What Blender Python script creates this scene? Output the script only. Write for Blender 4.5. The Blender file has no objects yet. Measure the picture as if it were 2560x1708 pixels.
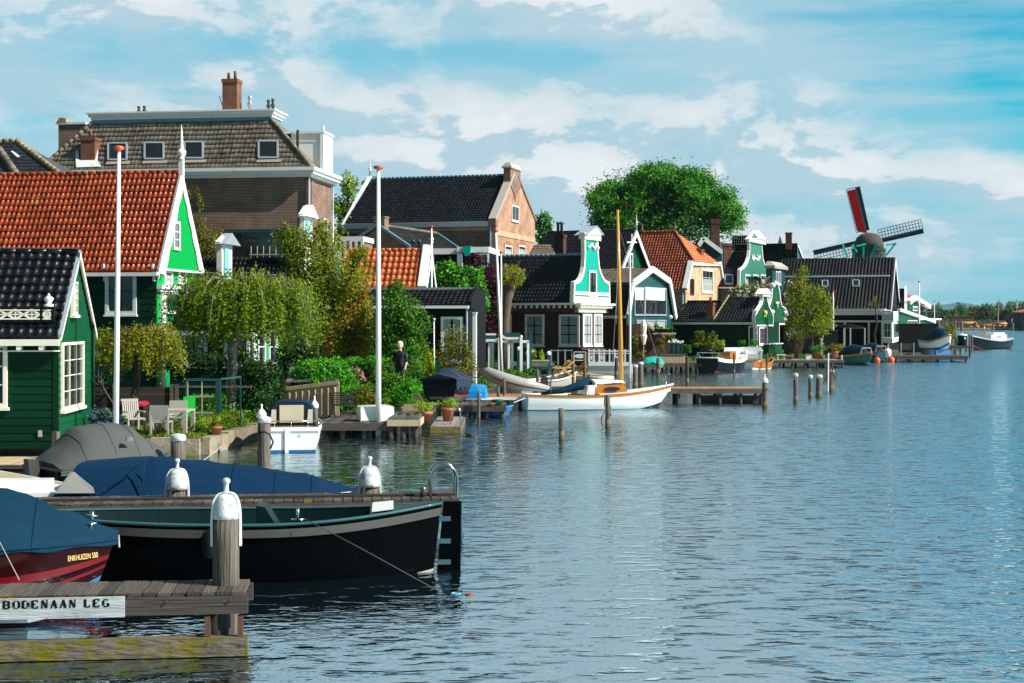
import bpy, math, random
import numpy as np
from mathutils import Vector, Matrix
R = math.radians
sc = bpy.context.scene
C = sc.collection
rnd = random.Random(7)
nrg = np.random.default_rng(11)
# ------------------------------------------------------------------ camera, sky, sun, exposure
F, H, YH = 3555.0, 3.6, 800.0            # focal length in photo pixels, eye height, horizon row
cam = bpy.data.cameras.new('camera'); camo = bpy.data.objects.new('camera', cam); C.objects.link(camo)
camo.location = (0, 0, H); camo.rotation_euler = (R(90), 0, 0)
cam.sensor_width = 36; cam.lens = 36 * F / 2560; cam.shift_y = -(854 - YH) / 2560
cam.clip_start = .5; cam.clip_end = 12000
sc.camera = camo
SUN_EL, SUN_A = 40.0, 19.0               # elevation; azimuth turned from +x towards the camera
s2 = Vector((math.cos(R(SUN_EL)) * math.cos(R(SUN_A)), -math.cos(R(SUN_EL)) * math.sin(R(SUN_A)), math.sin(R(SUN_EL))))
sl = bpy.data.lights.new('sun', 'SUN'); sl.energy = 5.0; sl.angle = R(.5); sl.color = (1, .95, .87)
so = bpy.data.objects.new('sun', sl); C.objects.link(so); so.rotation_euler = s2.to_track_quat('Z', 'Y').to_euler()
sc.view_settings.view_transform = 'Standard'; sc.view_settings.look = 'None'
sc.view_settings.exposure = 0.7; sc.view_settings.gamma = 1.0
wd = bpy.data.worlds.new('World'); sc.world = wd; wd.use_nodes = True
def build_sky():
    nt = wd.node_tree; N = nt.nodes; L = nt.links; N.clear()
    def n(t, **k):
        x = N.new(t)
        for a, b in k.items(): setattr(x, a, b)
        return x
    def math_(op, a, b=None):
        m = n('ShaderNodeMath', operation=op)
        for i, v in enumerate((a, b)):
            if v is None: continue
            if isinstance(v, (int, float)): m.inputs[i].default_value = v
            else: L.new(v, m.inputs[i])
        return m.outputs[0]
    def mix(fac, a, b, blend='MIX'):
        m = n('ShaderNodeMix', data_type='RGBA', blend_type=blend)
        if isinstance(fac, (int, float)): m.inputs[0].default_value = fac
        else: L.new(fac, m.inputs[0])
        for i, v in ((6, a), (7, b)):
            if isinstance(v, tuple): m.inputs[i].default_value = (*v, 1)
            else: L.new(v, m.inputs[i])
        return m.outputs[2]
    def ramp(src, lo, hi):
        m = n('ShaderNodeMapRange', interpolation_type='SMOOTHSTEP'); L.new(src, m.inputs[0])
        m.inputs[1].default_value = lo; m.inputs[2].default_value = hi; return m.outputs[0]
    out = n('ShaderNodeOutputWorld'); bg = n('ShaderNodeBackground'); L.new(bg.outputs[0], out.inputs[0])
    sky = n('ShaderNodeTexSky', sky_type='NISHITA'); sky.sun_disc = False
    sky.sun_elevation = R(SUN_EL); sky.sun_rotation = R(90 + SUN_A); sky.altitude = 0
    bg.inputs[1].default_value = .1
    tc = n('ShaderNodeTexCoord'); sp = n('ShaderNodeSeparateXYZ'); L.new(tc.outputs['Generated'], sp.inputs[0])
    X, Y, Z = sp.outputs
    # clear air: the physical sky, tinted to the cyan of the photograph
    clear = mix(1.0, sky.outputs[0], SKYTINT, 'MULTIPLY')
    sky_dim = math_('MULTIPLY', math_('SUBTRACT', 1.0, math_('MULTIPLY', ramp(Z, .4, .9), .6)), math_('SUBTRACT', 1.0, math_('MULTIPLY', ramp(Y, .55, -.3), .72)))  # sky dimmed overhead and behind the camera, to darken walls facing the viewer
    dk_ = n('ShaderNodeVectorMath', operation='SCALE'); L.new(clear, dk_.inputs[0]); L.new(sky_dim, dk_.inputs[3]); clear = dk_.outputs[0]
    def noise(sx, sz, scale, detail, rough, off, dist=0.0):
        mp = n('ShaderNodeMapping'); L.new(tc.outputs['Generated'], mp.inputs[0])
        mp.inputs[1].default_value = off; mp.inputs[3].default_value = (sx, sx, sz)
        t = n('ShaderNodeTexNoise'); L.new(mp.outputs[0], t.inputs[0])
        t.inputs['Scale'].default_value = scale; t.inputs['Detail'].default_value = detail
        t.inputs['Roughness'].default_value = rough; t.inputs['Distortion'].default_value = dist
        return t.outputs[0]
    def blob(cx, cz, rx, rz):       # a bank of cloud standing in one part of the sky (direction x, z)
        dx = math_('DIVIDE', math_('SUBTRACT', X, cx), rx); dz = math_('DIVIDE', math_('SUBTRACT', Z, cz), rz)
        d = math_('ADD', math_('MULTIPLY', dx, dx), math_('MULTIPLY', dz, dz))
        return ramp(d, 1.0, 0.0)
    front = ramp(Y, .0, .6); up = ramp(Z, .9, .35)
    big = noise(1, 3.2, 3.0, 4, .5, (.6, 0, .35), .3)
    puff = noise(1, 2.1, 7.5, 10, .60, (0, .2, .1), .2)
    puff2 = noise(1, 2.1, 7.5, 10, .60, (.012, .2, .135), .2)
    streak = noise(1, 8, 3.6, 6, .58, (3.1, 0, .7), .2)
    hole = math_('ADD', blob(.35, .235, .24, .12), math_('MULTIPLY', blob(.37, .15, .09, .06), .8))
    keep = math_('SUBTRACT', 1.0, math_('MULTIPLY', math_('MINIMUM', hole, 1.0), math_('SUBTRACT', 1.1, math_('MULTIPLY', ramp(streak, .4, .7), .6))))
    veil = math_('ADD', .68, math_('MULTIPLY', ramp(streak, .38, .68), .5))
    veil = math_('MAXIMUM', veil, math_('MULTIPLY', ramp(Z, .10, -.02), .85))
    veil = math_('MULTIPLY', math_('MULTIPLY', veil, keep), math_('MULTIPLY', math_('ADD', .3, math_('MULTIPLY', front, .7)), up))
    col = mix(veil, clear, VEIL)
    lay = math_('MULTIPLY', math_('MULTIPLY', ramp(math_('ADD', math_('MULTIPLY', streak, .6), math_('MULTIPLY', big, .4)), .43, .61), .78), math_('MULTIPLY', math_('MULTIPLY', keep, front), up))
    col = mix(lay, col, CLOUD_LO)
    dens = math_('ADD', math_('MULTIPLY', big, .30), math_('MULTIPLY', puff, .70))
    for cx, cz, rx, rz, w in ((.06, .125, .27, .065, .12), (-.24, .155, .20, .04, .07), (.25, .085, .24, .05, .09), (-.1, .21, .3, .03, .04), (.1, .04, .35, .03, .05)):
        dens = math_('ADD', dens, math_('MULTIPLY', blob(cx, cz, rx, rz), w))
    dens = math_('ADD', dens, math_('MULTIPLY', math_('MULTIPLY', ramp(Z, .22, .34), ramp(Z, .95, .5)), math_('MULTIPLY', front, .12)))  # extra cloud added above the view, to brighten the water's reflections
    dens = math_('SUBTRACT', dens, math_('ADD', math_('MULTIPLY', hole, .3), math_('MULTIPLY', math_('SUBTRACT', 1.0, front), .1)))
    cl = ramp(dens, .45, .625)
    relief = ramp(math_('SUBTRACT', puff, puff2), -.03, .03)
    white = mix(relief, CLOUD_LO, CLOUD_HI)
    white = mix(math_('MULTIPLY', ramp(dens, .60, .70), relief), white, RIM)
    col = mix(math_('MULTIPLY', cl, .9), col, white)
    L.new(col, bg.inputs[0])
SKYTINT = (.06, .78, .86)
CLOUD_LO, CLOUD_HI, VEIL, RIM = (3.0, 4.0, 4.6), (4.7, 5.05, 5.2), (1.9, 3.8, 4.65), (5.5, 5.6, 5.65)
build_sky()

# ------------------------------------------------------------------ mesh and object helpers
def W(px, py, D): return Vector(((px - 1280) / F * D, D, H - (py - YH) / F * D))
def wx(px, D): return (px - 1280) / F * D
def wz(py, D): return H - (py - YH) / F * D
def gD(py, z=0.0): return (H - z) * F / (py - YH)      # depth at which height z is seen on row py
class MB:
    def __init__(s): s.v = []; s.f = []; s.t = []
    def quad(s, pts, t=.5):
        i = len(s.v); s.v += [tuple(p) for p in pts]; s.f.append(tuple(range(i, i + len(pts)))); s.t.append(t)
    def hexa(s, p, t=.5):      # p: 4 bottom, 4 top, both counter-clockwise seen from above
        i = len(s.v); s.v += [tuple(q) for q in p]
        for f in ((3, 2, 1, 0), (4, 5, 6, 7), (0, 1, 5, 4), (1, 2, 6, 5), (2, 3, 7, 6), (3, 0, 4, 7)):
            s.f.append(tuple(i + k for k in f)); s.t.append(t)
        return s
    def box(s, x0, x1, y0, y1, z0, z1, t=.5):
        return s.hexa([(x0, y0, z0), (x1, y0, z0), (x1, y1, z0), (x0, y1, z0), (x0, y0, z1), (x1, y0, z1), (x1, y1, z1), (x0, y1, z1)], t)
    def beam(s, p, q, w, h, t=.5, up=(0, 0, 1)):   # box from p to q, w across, h along up
        p = Vector(p); q = Vector(q); d = (q - p)
        if d.length < 1e-6: return s
        d.normalize(); a = d.cross(Vector(up))
        if a.length < 1e-4: a = d.cross(Vector((1, 0, 0)))
        a.normalize(); b = a.cross(d); a *= w / 2; b *= h / 2
        return s.hexa([p - a - b, p + a - b, q + a - b, q - a - b, p - a + b, p + a + b, q + a + b, q - a + b], t)
    def tube(s, pts, r, n=8, t=.5, cap=True):
        pts = [Vector(p) for p in pts]; m = len(pts); i0 = len(s.v)
        rr = r if isinstance(r, (list, tuple)) else [r] * m
        ref = Vector((.31, .17, .93))
        for k in range(m):
            d = (pts[min(k + 1, m - 1)] - pts[max(k - 1, 0)])
            d = d.normalized() if d.length > 1e-9 else Vector((0, 0, 1))
            a = d.cross(ref)
            if a.length < .05: a = d.cross(Vector((1, 0, 0)))
            a.normalize(); b = d.cross(a)
            for j in range(n):
                g = 2 * math.pi * j / n
                s.v.append(tuple(pts[k] + (a * math.cos(g) + b * math.sin(g)) * rr[k]))
        for k in range(m - 1):
            for j in range(n):
                A = i0 + k * n + j; B = i0 + k * n + (j + 1) % n
                s.f.append((A, B, B + n, A + n)); s.t.append(t)
        if cap:
            s.f.append(tuple(i0 + j for j in range(n))[::-1]); s.t.append(t)
            s.f.append(tuple(i0 + (m - 1) * n + j for j in range(n))); s.t.append(t)
        return s
    def lathe(s, prof, c=(0, 0, 0), n=14, t=.5, sy=1.0):
        i0 = len(s.v); m = len(prof)
        for r, z in prof:
            for j in range(n):
                g = 2 * math.pi * (j + .5) / n
                s.v.append((c[0] + r * math.cos(g), c[1] + r * math.sin(g) * sy, c[2] + z))
        for k in range(m - 1):
            for j in range(n):
                A = i0 + k * n + j; B = i0 + k * n + (j + 1) % n
                s.f.append((A, B, B + n, A + n)); s.t.append(t)
        s.f.append(tuple(i0 + j for j in range(n))[::-1]); s.t.append(t)
        s.f.append(tuple(i0 + (m - 1) * n + j for j in range(n))); s.t.append(t)
        return s
    def prism(s, poly, vec, t=.5):
        n = len(poly); i = len(s.v); vec = Vector(vec)
        s.v += [tuple(p) for p in poly] + [tuple(Vector(p) + vec) for p in poly]
        s.f.append(tuple(i + k for k in range(n))); s.f.append(tuple(i + n + k for k in range(n))[::-1]); s.t += [t, t]
        for k in range(n):
            s.f.append((i + k, i + n + k, i + n + (k + 1) % n, i + (k + 1) % n)); s.t.append(t)
        return s
    def loft(s, rings, t=.5, closed=False, cap=False):
        n = len(rings[0]); i0 = len(s.v)
        for r in rings: s.v += [tuple(p) for p in r]
        for k in range(len(rings) - 1):
            for j in range(n if closed else n - 1):
                A = i0 + k * n + j; B = i0 + k * n + (j + 1) % n
                s.f.append((A, B, B + n, A + n)); s.t.append(t)
        if cap:
            s.f.append(tuple(i0 + j for j in range(n))); s.f.append(tuple(i0 + (len(rings) - 1) * n + j for j in range(n))); s.t += [t, t]
        return s
    def ball(s, c, r, n=10, t=.5, sz=1.0):
        return s.lathe([(max(r * math.sin(math.pi * k / n), r * .02), -r * sz * math.cos(math.pi * k / n)) for k in range(n + 1)], c, n + 4, t)
    def build(s, name, m, parent=None, smooth=False):
        me = bpy.data.meshes.new(name); me.from_pydata(s.v, [], s.f)
        return fin(me, name, m, s.t, parent, smooth)
def fin(me, name, m, tones, parent, smooth):
    a = me.attributes.new('tone', 'FLOAT', 'FACE'); a.data.foreach_set('value', np.asarray(tones, dtype=np.float32))
    if smooth: me.polygons.foreach_set('use_smooth', [True] * len(me.polygons))
    me.materials.append(m); me.update()
    o = bpy.data.objects.new(name, me); C.objects.link(o)
    if parent: o.parent = parent
    return o
def mesh_np(name, V, Q, T, m, parent=None, smooth=False):
    me = bpy.data.meshes.new(name); nv, nq, k = len(V), len(Q), Q.shape[1]
    me.vertices.add(nv); me.vertices.foreach_set('co', np.ascontiguousarray(V, dtype=np.float32).ravel())
    me.loops.add(nq * k); me.loops.foreach_set('vertex_index', np.ascontiguousarray(Q, dtype=np.int32).ravel())
    me.polygons.add(nq); me.polygons.foreach_set('loop_start', np.arange(nq, dtype=np.int32) * k)
    me.update(calc_edges=True)
    return fin(me, name, m, T, parent, smooth)
def thing(name, label, cat, loc=(0, 0, 0), rz=0.0, group=None):
    o = bpy.data.objects.new(name, None); C.objects.link(o); o.empty_display_size = .2
    o.location = loc; o.rotation_euler = (0, 0, rz); return tag(o, label, cat, group)
def tag(o, label, cat, group=None):
    o['label'] = label; o['category'] = cat
    if group: o['group'] = group
    return o
def kids(o): return [c for c in C.objects if c.parent == o]
def dup(root, loc, rz=None, label=None, scale=None):
    r = root.copy(); C.objects.link(r); r.location = loc
    if rz is not None: r.rotation_euler = (0, 0, rz)
    if scale: r.scale = (scale,) * 3
    if label: r['label'] = label
    for ch in kids(root):
        c = ch.copy(); C.objects.link(c); c.parent = r
        for g in kids(ch):
            d = g.copy(); C.objects.link(d); d.parent = c
    return r
def struct(o): o['kind'] = 'structure'; return o

# ------------------------------------------------------------------ materials
def mat(name, a, b=None, rough=.6, nsc=3.0, stretch=(1, 1, 1), bump=0.0, bsc=None, metal=0.0, spec=.5, amt=.5, det=4, coat=0.0, c=None, crange=(.62, .72), csc=1.5):
    """two-tone procedural surface: each face's own tone plus object-space noise choose between a and b; c adds patches"""
    b = b or tuple(x * .7 for x in a)
    m = bpy.data.materials.new(name); m.use_nodes = True; N = m.node_tree.nodes; L = m.node_tree.links
    p = N['Principled BSDF']; p.inputs['Roughness'].default_value = rough; p.inputs['Metallic'].default_value = metal
    p.inputs['Specular IOR Level'].default_value = spec; p.inputs['Coat Weight'].default_value = coat
    tc = N.new('ShaderNodeTexCoord'); mp = N.new('ShaderNodeMapping'); mp.inputs[3].default_value = stretch
    L.new(tc.outputs['Object'], mp.inputs[0])
    no = N.new('ShaderNodeTexNoise'); no.inputs['Scale'].default_value = nsc; no.inputs['Detail'].default_value = det
    L.new(mp.outputs[0], no.inputs[0])
    at = N.new('ShaderNodeAttribute'); at.attribute_name = 'tone'
    ad = N.new('ShaderNodeMath'); ad.operation = 'MULTIPLY_ADD'; L.new(no.outputs[0], ad.inputs[0]); ad.inputs[1].default_value = 2.2 * amt; ad.inputs[2].default_value = -1.1 * amt
    ac = N.new('ShaderNodeMath'); ac.operation = 'ADD'; ac.use_clamp = True; L.new(ad.outputs[0], ac.inputs[0]); L.new(at.outputs['Fac'], ac.inputs[1])
    mx = N.new('ShaderNodeMix'); mx.data_type = 'RGBA'; mx.inputs[6].default_value = (*a, 1); mx.inputs[7].default_value = (*b, 1)
    L.new(ac.outputs[0], mx.inputs[0]); col = mx.outputs[2]
    if c:
        n2 = N.new('ShaderNodeTexNoise'); n2.inputs['Scale'].default_value = csc; n2.inputs['Detail'].default_value = 6; L.new(tc.outputs['Object'], n2.inputs[0])
        r = N.new('ShaderNodeMapRange'); L.new(n2.outputs[0], r.inputs[0]); r.inputs[1].default_value, r.inputs[2].default_value = crange
        m2 = N.new('ShaderNodeMix'); m2.data_type = 'RGBA'; L.new(r.outputs[0], m2.inputs[0]); L.new(col, m2.inputs[6]); m2.inputs[7].default_value = (*c, 1); col = m2.outputs[2]
    L.new(col, p.inputs['Base Color'])
    if bump:
        n3 = N.new('ShaderNodeTexNoise'); n3.inputs['Scale'].default_value = bsc or nsc * 4; n3.inputs['Detail'].default_value = 5; L.new(mp.outputs[0], n3.inputs[0])
        bp = N.new('ShaderNodeBump'); bp.inputs['Strength'].default_value = bump; bp.inputs['Distance'].default_value = .05
        L.new(n3.outputs[0], bp.inputs['Height']); L.new(bp.outputs[0], p.inputs['Normal'])
    return m
def brick(name, a, b, mortar, sx=.24, sz=.075, ms=.1):
    m = bpy.data.materials.new(name); m.use_nodes = True; N = m.node_tree.nodes; L = m.node_tree.links
    p = N['Principled BSDF']; p.inputs['Roughness'].default_value = .85; p.inputs['Specular IOR Level'].default_value = .2
    tc = N.new('ShaderNodeTexCoord'); sp = N.new('ShaderNodeSeparateXYZ'); L.new(tc.outputs['Object'], sp.inputs[0])
    ad = N.new('ShaderNodeMath'); L.new(sp.outputs[0], ad.inputs[0]); L.new(sp.outputs[1], ad.inputs[1])
    cb = N.new('ShaderNodeCombineXYZ'); L.new(ad.outputs[0], cb.inputs[0]); L.new(sp.outputs[2], cb.inputs[1])
    bt = N.new('ShaderNodeTexBrick'); L.new(cb.outputs[0], bt.inputs[0])
    bt.inputs['Color1'].default_value = (*a, 1); bt.inputs['Color2'].default_value = (*b, 1); bt.inputs['Mortar'].default_value = (*mortar, 1)
    bt.inputs['Scale'].default_value = 1; bt.inputs['Mortar Size'].default_value = ms * sz; bt.inputs['Brick Width'].default_value = sx; bt.inputs['Row Height'].default_value = sz
    bt.inputs['Mortar Smooth'].default_value = .2
    no = N.new('ShaderNodeTexNoise'); no.inputs['Scale'].default_value = .9; no.inputs['Detail'].default_value = 6; L.new(tc.outputs['Object'], no.inputs[0])
    r = N.new('ShaderNodeMapRange'); L.new(no.outputs[0], r.inputs[0]); r.inputs[1].default_value = .3; r.inputs[2].default_value = .7; r.inputs[3].default_value = .7; r.inputs[4].default_value = 1.25
    mx = N.new('ShaderNodeMix'); mx.data_type = 'RGBA'; mx.blend_type = 'MULTIPLY'; mx.inputs[0].default_value = 1
    L.new(bt.outputs[0], mx.inputs[6]); L.new(r.outputs[0], mx.inputs[7]); L.new(mx.outputs[2], p.inputs['Base Color'])
    return m
def leafmat(name, a, b, tr=.35, rough=.55):
    m = bpy.data.materials.new(name); m.use_nodes = True; N = m.node_tree.nodes; L = m.node_tree.links
    p = N['Principled BSDF']; p.inputs['Roughness'].default_value = rough; p.inputs['Specular IOR Level'].default_value = .25
    at = N.new('ShaderNodeAttribute'); at.attribute_name = 'tone'
    mx = N.new('ShaderNodeMix'); mx.data_type = 'RGBA'; mx.inputs[6].default_value = (*a, 1); mx.inputs[7].default_value = (*b, 1)
    L.new(at.outputs['Fac'], mx.inputs[0]); L.new(mx.outputs[2], p.inputs['Base Color'])
    t = N.new('ShaderNodeBsdfTranslucent'); L.new(mx.outputs[2], t.inputs[0])
    s = N.new('ShaderNodeMixShader'); s.inputs[0].default_value = tr; L.new(p.outputs[0], s.inputs[1]); L.new(t.outputs[0], s.inputs[2])
    L.new(s.outputs[0], N['Material Output'].inputs[0]); return m
m_white = mat('white_paint', (.80, .80, .79), (.68, .68, .67), .5, 2, amt=.4, c=(.55, .54, .50), crange=(.6, .74), csc=2.5)
m_cream = mat('cream_paint', (.80, .76, .64), (.66, .61, .48), .5, 2, amt=.4)
m_zinc = mat('grey_zinc', (.42, .48, .54), (.32, .37, .43), .35, 2, metal=.3)
m_zincblue = mat('blue_lead', (.18, .32, .42), (.12, .24, .34), .4, 3, metal=.2)
m_glass = mat('window_glass', (.012, .016, .02), (.02, .028, .034), .04, 1.2, spec=1.0)
m_curtain = mat('curtain_cloth', (.38, .40, .38), (.18, .22, .22), .7, 2, (9, 9, .4), amt=.7)
m_dkgreen = mat('dark_green_boards', (.001, .030, .0125), (.0007, .019, .008), .5, 2.5, (.5, .5, 5), amt=.5, spec=.15, c=(.004, .036, .02), crange=(.6, .75), csc=.8)
m_green = mat('emerald_boards', (.0, .36, .066), (.0, .30, .055), .5, 2.5, (3, 3, .4), amt=.35, spec=.1)
m_midgreen = mat('mid_green_boards', (.001, .075, .027), (.0008, .058, .021), .5, 2.5, (3, 3, .4), amt=.4, spec=.2)
m_teal = mat('teal_boards', (.0, .31, .225), (.0, .27, .195), .5, 2.5, (3, 3, .4), amt=.3, spec=.15)
m_sage = mat('sage_boards', (.035, .20, .13), (.026, .16, .105), .5, 2.5, (3, 3, .4), amt=.3)
m_petrol = mat('petrol_boards', (.006, .07, .07), (.004, .05, .055), .45, 2.5, (.5, .5, 5), amt=.4)
m_aqua = mat('aqua_boards', (.22, .52, .50), (.18, .46, .45), .45, 2)
m_black = mat('black_boards', (.004, .0048, .0052), (.007, .008, .0085), .6, 2.5, (.5, .5, 5), spec=.12)
m_roofred = mat('glazed_red_tiles', (.42, .066, .012), (.20, .022, .005), .34, 2.2, amt=.35, c=(.42, .15, .03), crange=(.66, .74), csc=1.1)
m_rooforange = mat('orange_tiles', (.62, .135, .022), (.42, .075, .012), .5, 2.2, amt=.35)
m_rooforange2 = mat('weathered_orange_tiles', (.44, .085, .022), (.22, .034, .012), .5, 1.5, amt=.6)
m_roofblk = mat('black_glazed_tiles', (.013, .0145, .02), (.0045, .005, .0075), .3, 1.5, amt=.5, spec=.35, c=(.05, .022, .014), crange=(.64, .76), csc=1.3)
m_roofdk = mat('dark_tiles', (.012, .0115, .0135), (.0045, .0045, .006), .36, 1.5, amt=.6, spec=.2, c=(.035, .022, .017), crange=(.6, .75), csc=.9)
m_roofgrey = mat('grey_brown_tiles', (.21, .172, .13), (.10, .082, .062), .75, 1.2, amt=.6, c=(.09, .075, .06), crange=(.55, .75), csc=2.0)
m_slate = mat('blue_slate', (.035, .04, .055), (.018, .02, .028), .45, 3, amt=.6, c=(.16, .11, .05), crange=(.63, .76), csc=1.6)
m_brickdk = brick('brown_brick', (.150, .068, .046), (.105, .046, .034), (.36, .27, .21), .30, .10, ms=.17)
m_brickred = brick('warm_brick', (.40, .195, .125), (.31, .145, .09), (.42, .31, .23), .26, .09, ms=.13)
m_brickpurple = brick('purple_brick', (.075, .032, .028), (.055, .024, .022), (.10, .06, .05))
m_brickyel = brick('yellow_brick', (.60, .36, .21), (.50, .29, .17), (.5, .4, .3))
m_chim = brick('chimney_brick', (.20, .07, .035), (.15, .05, .028), (.2, .15, .11))
m_terra = mat('terracotta', (.40, .13, .06), (.30, .09, .045), .7, 4)
m_lichen = mat('lichen_stone', (.36, .28, .14), (.2, .15, .08), .9, 8, amt=.9)
m_wood = mat('weathered_wood', (.15, .128, .11), (.065, .055, .047), .85, 3, (1, 1, 1), .5, 14, spec=.15, amt=.7)
m_woodx = mat('weathered_plank', (.098, .084, .073), (.04, .034, .03), .85, 3, (.6, 14, 14), .6, 4, spec=.15, amt=.8)
m_woody = mat('deck_plank', (.115, .1, .088), (.048, .041, .037), .85, 3, (14, .8, 14), .6, 4, spec=.15, amt=.8, c=(.22, .17, .015), crange=(.62, .72), csc=2.2)
m_woodz = mat('weathered_post', (.19, .163, .137), (.06, .05, .043), .9, 3, (12, 12, .5), .8, 3.5, spec=.15, amt=.9)
m_mossbeam = mat('mossy_beam', (.22, .18, .15), (.07, .06, .045), .9, 4, (1, 6, 4), .8, 6, spec=.1, amt=.9, c=(.15, .125, .012), crange=(.42, .66), csc=4.5)
m_darkwood = mat('dark_wet_wood', (.035, .028, .022), (.018, .014, .011), .7, 4, (1, 6, 6), .4, amt=.8)
m_fencew = mat('pale_fence_wood', (.50, .38, .25), (.36, .27, .17), .8, 3, (10, 10, .6), .3, amt=.6)
m_orangewood = mat('orange_hardwood', (.42, .20, .05), (.30, .13, .035), .6, 3, (.6, 10, 10), .2, amt=.5)
m_varnish = mat('varnished_wood', (.42, .15, .018), (.30, .095, .01), .2, 3, (.6, 10, 10), amt=.4, coat=.4)
m_mastw = mat('varnished_mast', (.62, .30, .03), (.52, .23, .02), .25, 3, (10, 10, .5), amt=.4, coat=.5)
m_teak = mat('teak_yellow', (.50, .27, .06), (.36, .18, .035), .55, 4)
m_steel = mat('stainless_steel', (.75, .75, .76), (.6, .6, .62), .15, 2, metal=1.0)
m_galv = mat('galvanised_cap', (.74, .75, .75), (.46, .48, .5), .75, 9, (1, 1, .5), .2, amt=.9, c=(.33, .35, .36), crange=(.5, .62), csc=9)
m_iron = mat('dark_iron', (.02, .02, .022), (.035, .03, .028), .5, 5)
m_rust = mat('rusty_bracket', (.12, .055, .035), (.07, .03, .02), .8, 6)
m_rope = mat('rope', (.12, .11, .1), (.05, .045, .04), .9, 20)
m_ropew = mat('pale_rope', (.5, .45, .4), (.35, .3, .27), .9, 20)
m_teak_dark = mat('rubbing_wood', (.06, .056, .054), (.038, .035, .034), .6, 3, (.6, 10, 10), .2, amt=.5)
m_blkhull = mat('black_gelcoat', (.0012, .0012, .0015), (.002, .002, .0025), .14, 1, spec=.08)
m_redhull = mat('oxblood_gelcoat', (.022, .0012, .003), (.016, .001, .002), .15, 1, spec=.3)
m_redstripe = mat('red_stripe_paint', (.16, .004, .009), (.13, .003, .007), .3, 1, spec=.2)
m_whitehull = mat('white_gelcoat', (.80, .81, .80), (.72, .73, .73), .22, 1.2, amt=.3)
m_creamhull = mat('cream_gelcoat', (.60, .54, .40), (.48, .43, .32), .5, 2)
m_bluecov = mat('blue_canvas', (.0009, .026, .070), (.0006, .016, .047), .8, 1.6, (.5, 3, 3), .5, 3, amt=.6, spec=.12)
m_bluecov2 = mat('faded_blue_canvas', (.003, .034, .068), (.0018, .021, .045), .8, 1.6, (.7, 3, 3), .5, 3, amt=.6, spec=.12)
m_greycov = mat('grey_canvas', (.085, .092, .09), (.06, .065, .064), .8, 1.5, bump=.3, bsc=3, amt=.5, spec=.12)
m_navycov = mat('navy_tarpaulin', (.006, .016, .045), (.003, .008, .022), .5, 2, bump=.6, bsc=3)
m_brightblue = mat('bright_blue_tarp', (.006, .27, .62), (.004, .2, .5), .4, 2, bump=.3, bsc=5)
m_greyrub = mat('grey_rubber', (.36, .35, .34), (.28, .27, .265), .5, 2)
m_navyhull = mat('navy_gelcoat', (.006, .009, .014), (.004, .006, .01), .25, 1, spec=.2)
m_tealcov = mat('turquoise_tarp', (.01, .38, .30), (.008, .3, .24), .5, 3, bump=.3, bsc=6)
m_grnint = mat('bottle_green_paint', (.002, .016, .016), (.0015, .011, .012), .4, 1.5, spec=.25)
m_bluelite = mat('sky_blue_hull', (.14, .42, .55), (.1, .34, .47), .3, 2)
m_tealhull = mat('teal_hull', (.03, .16, .16), (.02, .12, .12), .3, 2)
m_antifoul = mat('blue_antifouling', (.012, .12, .30), (.008, .09, .24), .5, 3)
m_redbot = mat('red_antifouling', (.30, .03, .03), (.22, .02, .02), .5, 3)
m_conc = mat('weathered_stone', (.30, .25, .18), (.16, .13, .09), .9, 4, bump=.5, amt=.9, c=(.16, .15, .02), crange=(.55, .7), csc=3)
m_soil = mat('garden_soil', (.055, .045, .025), (.03, .024, .014), .95, 2, amt=.9, c=(.05, .085, .012), crange=(.45, .6), csc=.5)
m_grassg = mat('mown_grass', (.13, .17, .02), (.20, .15, .035), .9, 2.5, bump=.6, bsc=30, amt=.9)
m_paving = mat('grey_paving', (.25, .22, .19), (.17, .15, .13), .9, 3, amt=.7)
m_gold = mat('gold_lettering', (.75, .52, .16), (.68, .45, .12), .4, 3)
m_orangeb = mat('orange_plastic', (.85, .10, .03), (.75, .08, .02), .35, 3)
m_redp = mat('red_plastic', (.60, .012, .05), (.5, .01, .04), .35, 3)
m_grnp = mat('green_plastic', (.01, .45, .05), (.01, .38, .04), .35, 3)
m_grnpaint = mat('green_post_paint', (.004, .12, .07), (.003, .08, .05), .4, 3)
m_potblk = mat('black_pot', (.012, .014, .018), (.008, .009, .012), .5, 3)
m_greywood = mat('grey_painted_wood', (.40, .37, .33), (.32, .295, .26), .6, 3, (8, 8, 1), amt=.5)
m_skin = mat('skin', (.55, .30, .21), (.50, .27, .19), .6, 3)
m_navycloth = mat('navy_cloth', (.008, .011, .028), (.005, .007, .02), .85, 5)
m_hair = mat('white_hair', (.68, .62, .50), (.5, .44, .34), .8, 20)
m_bark = mat('bark', (.13, .09, .055), (.06, .04, .026), .9, 4, (5, 5, 1), .8, 8, amt=.9)
m_birch = mat('birch_bark', (.34, .30, .25), (.09, .07, .055), .9, 3, (2, 2, 6), .6, 6, amt=1.0)
m_sandlead = mat('sand_lead', (.42, .34, .26))
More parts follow.
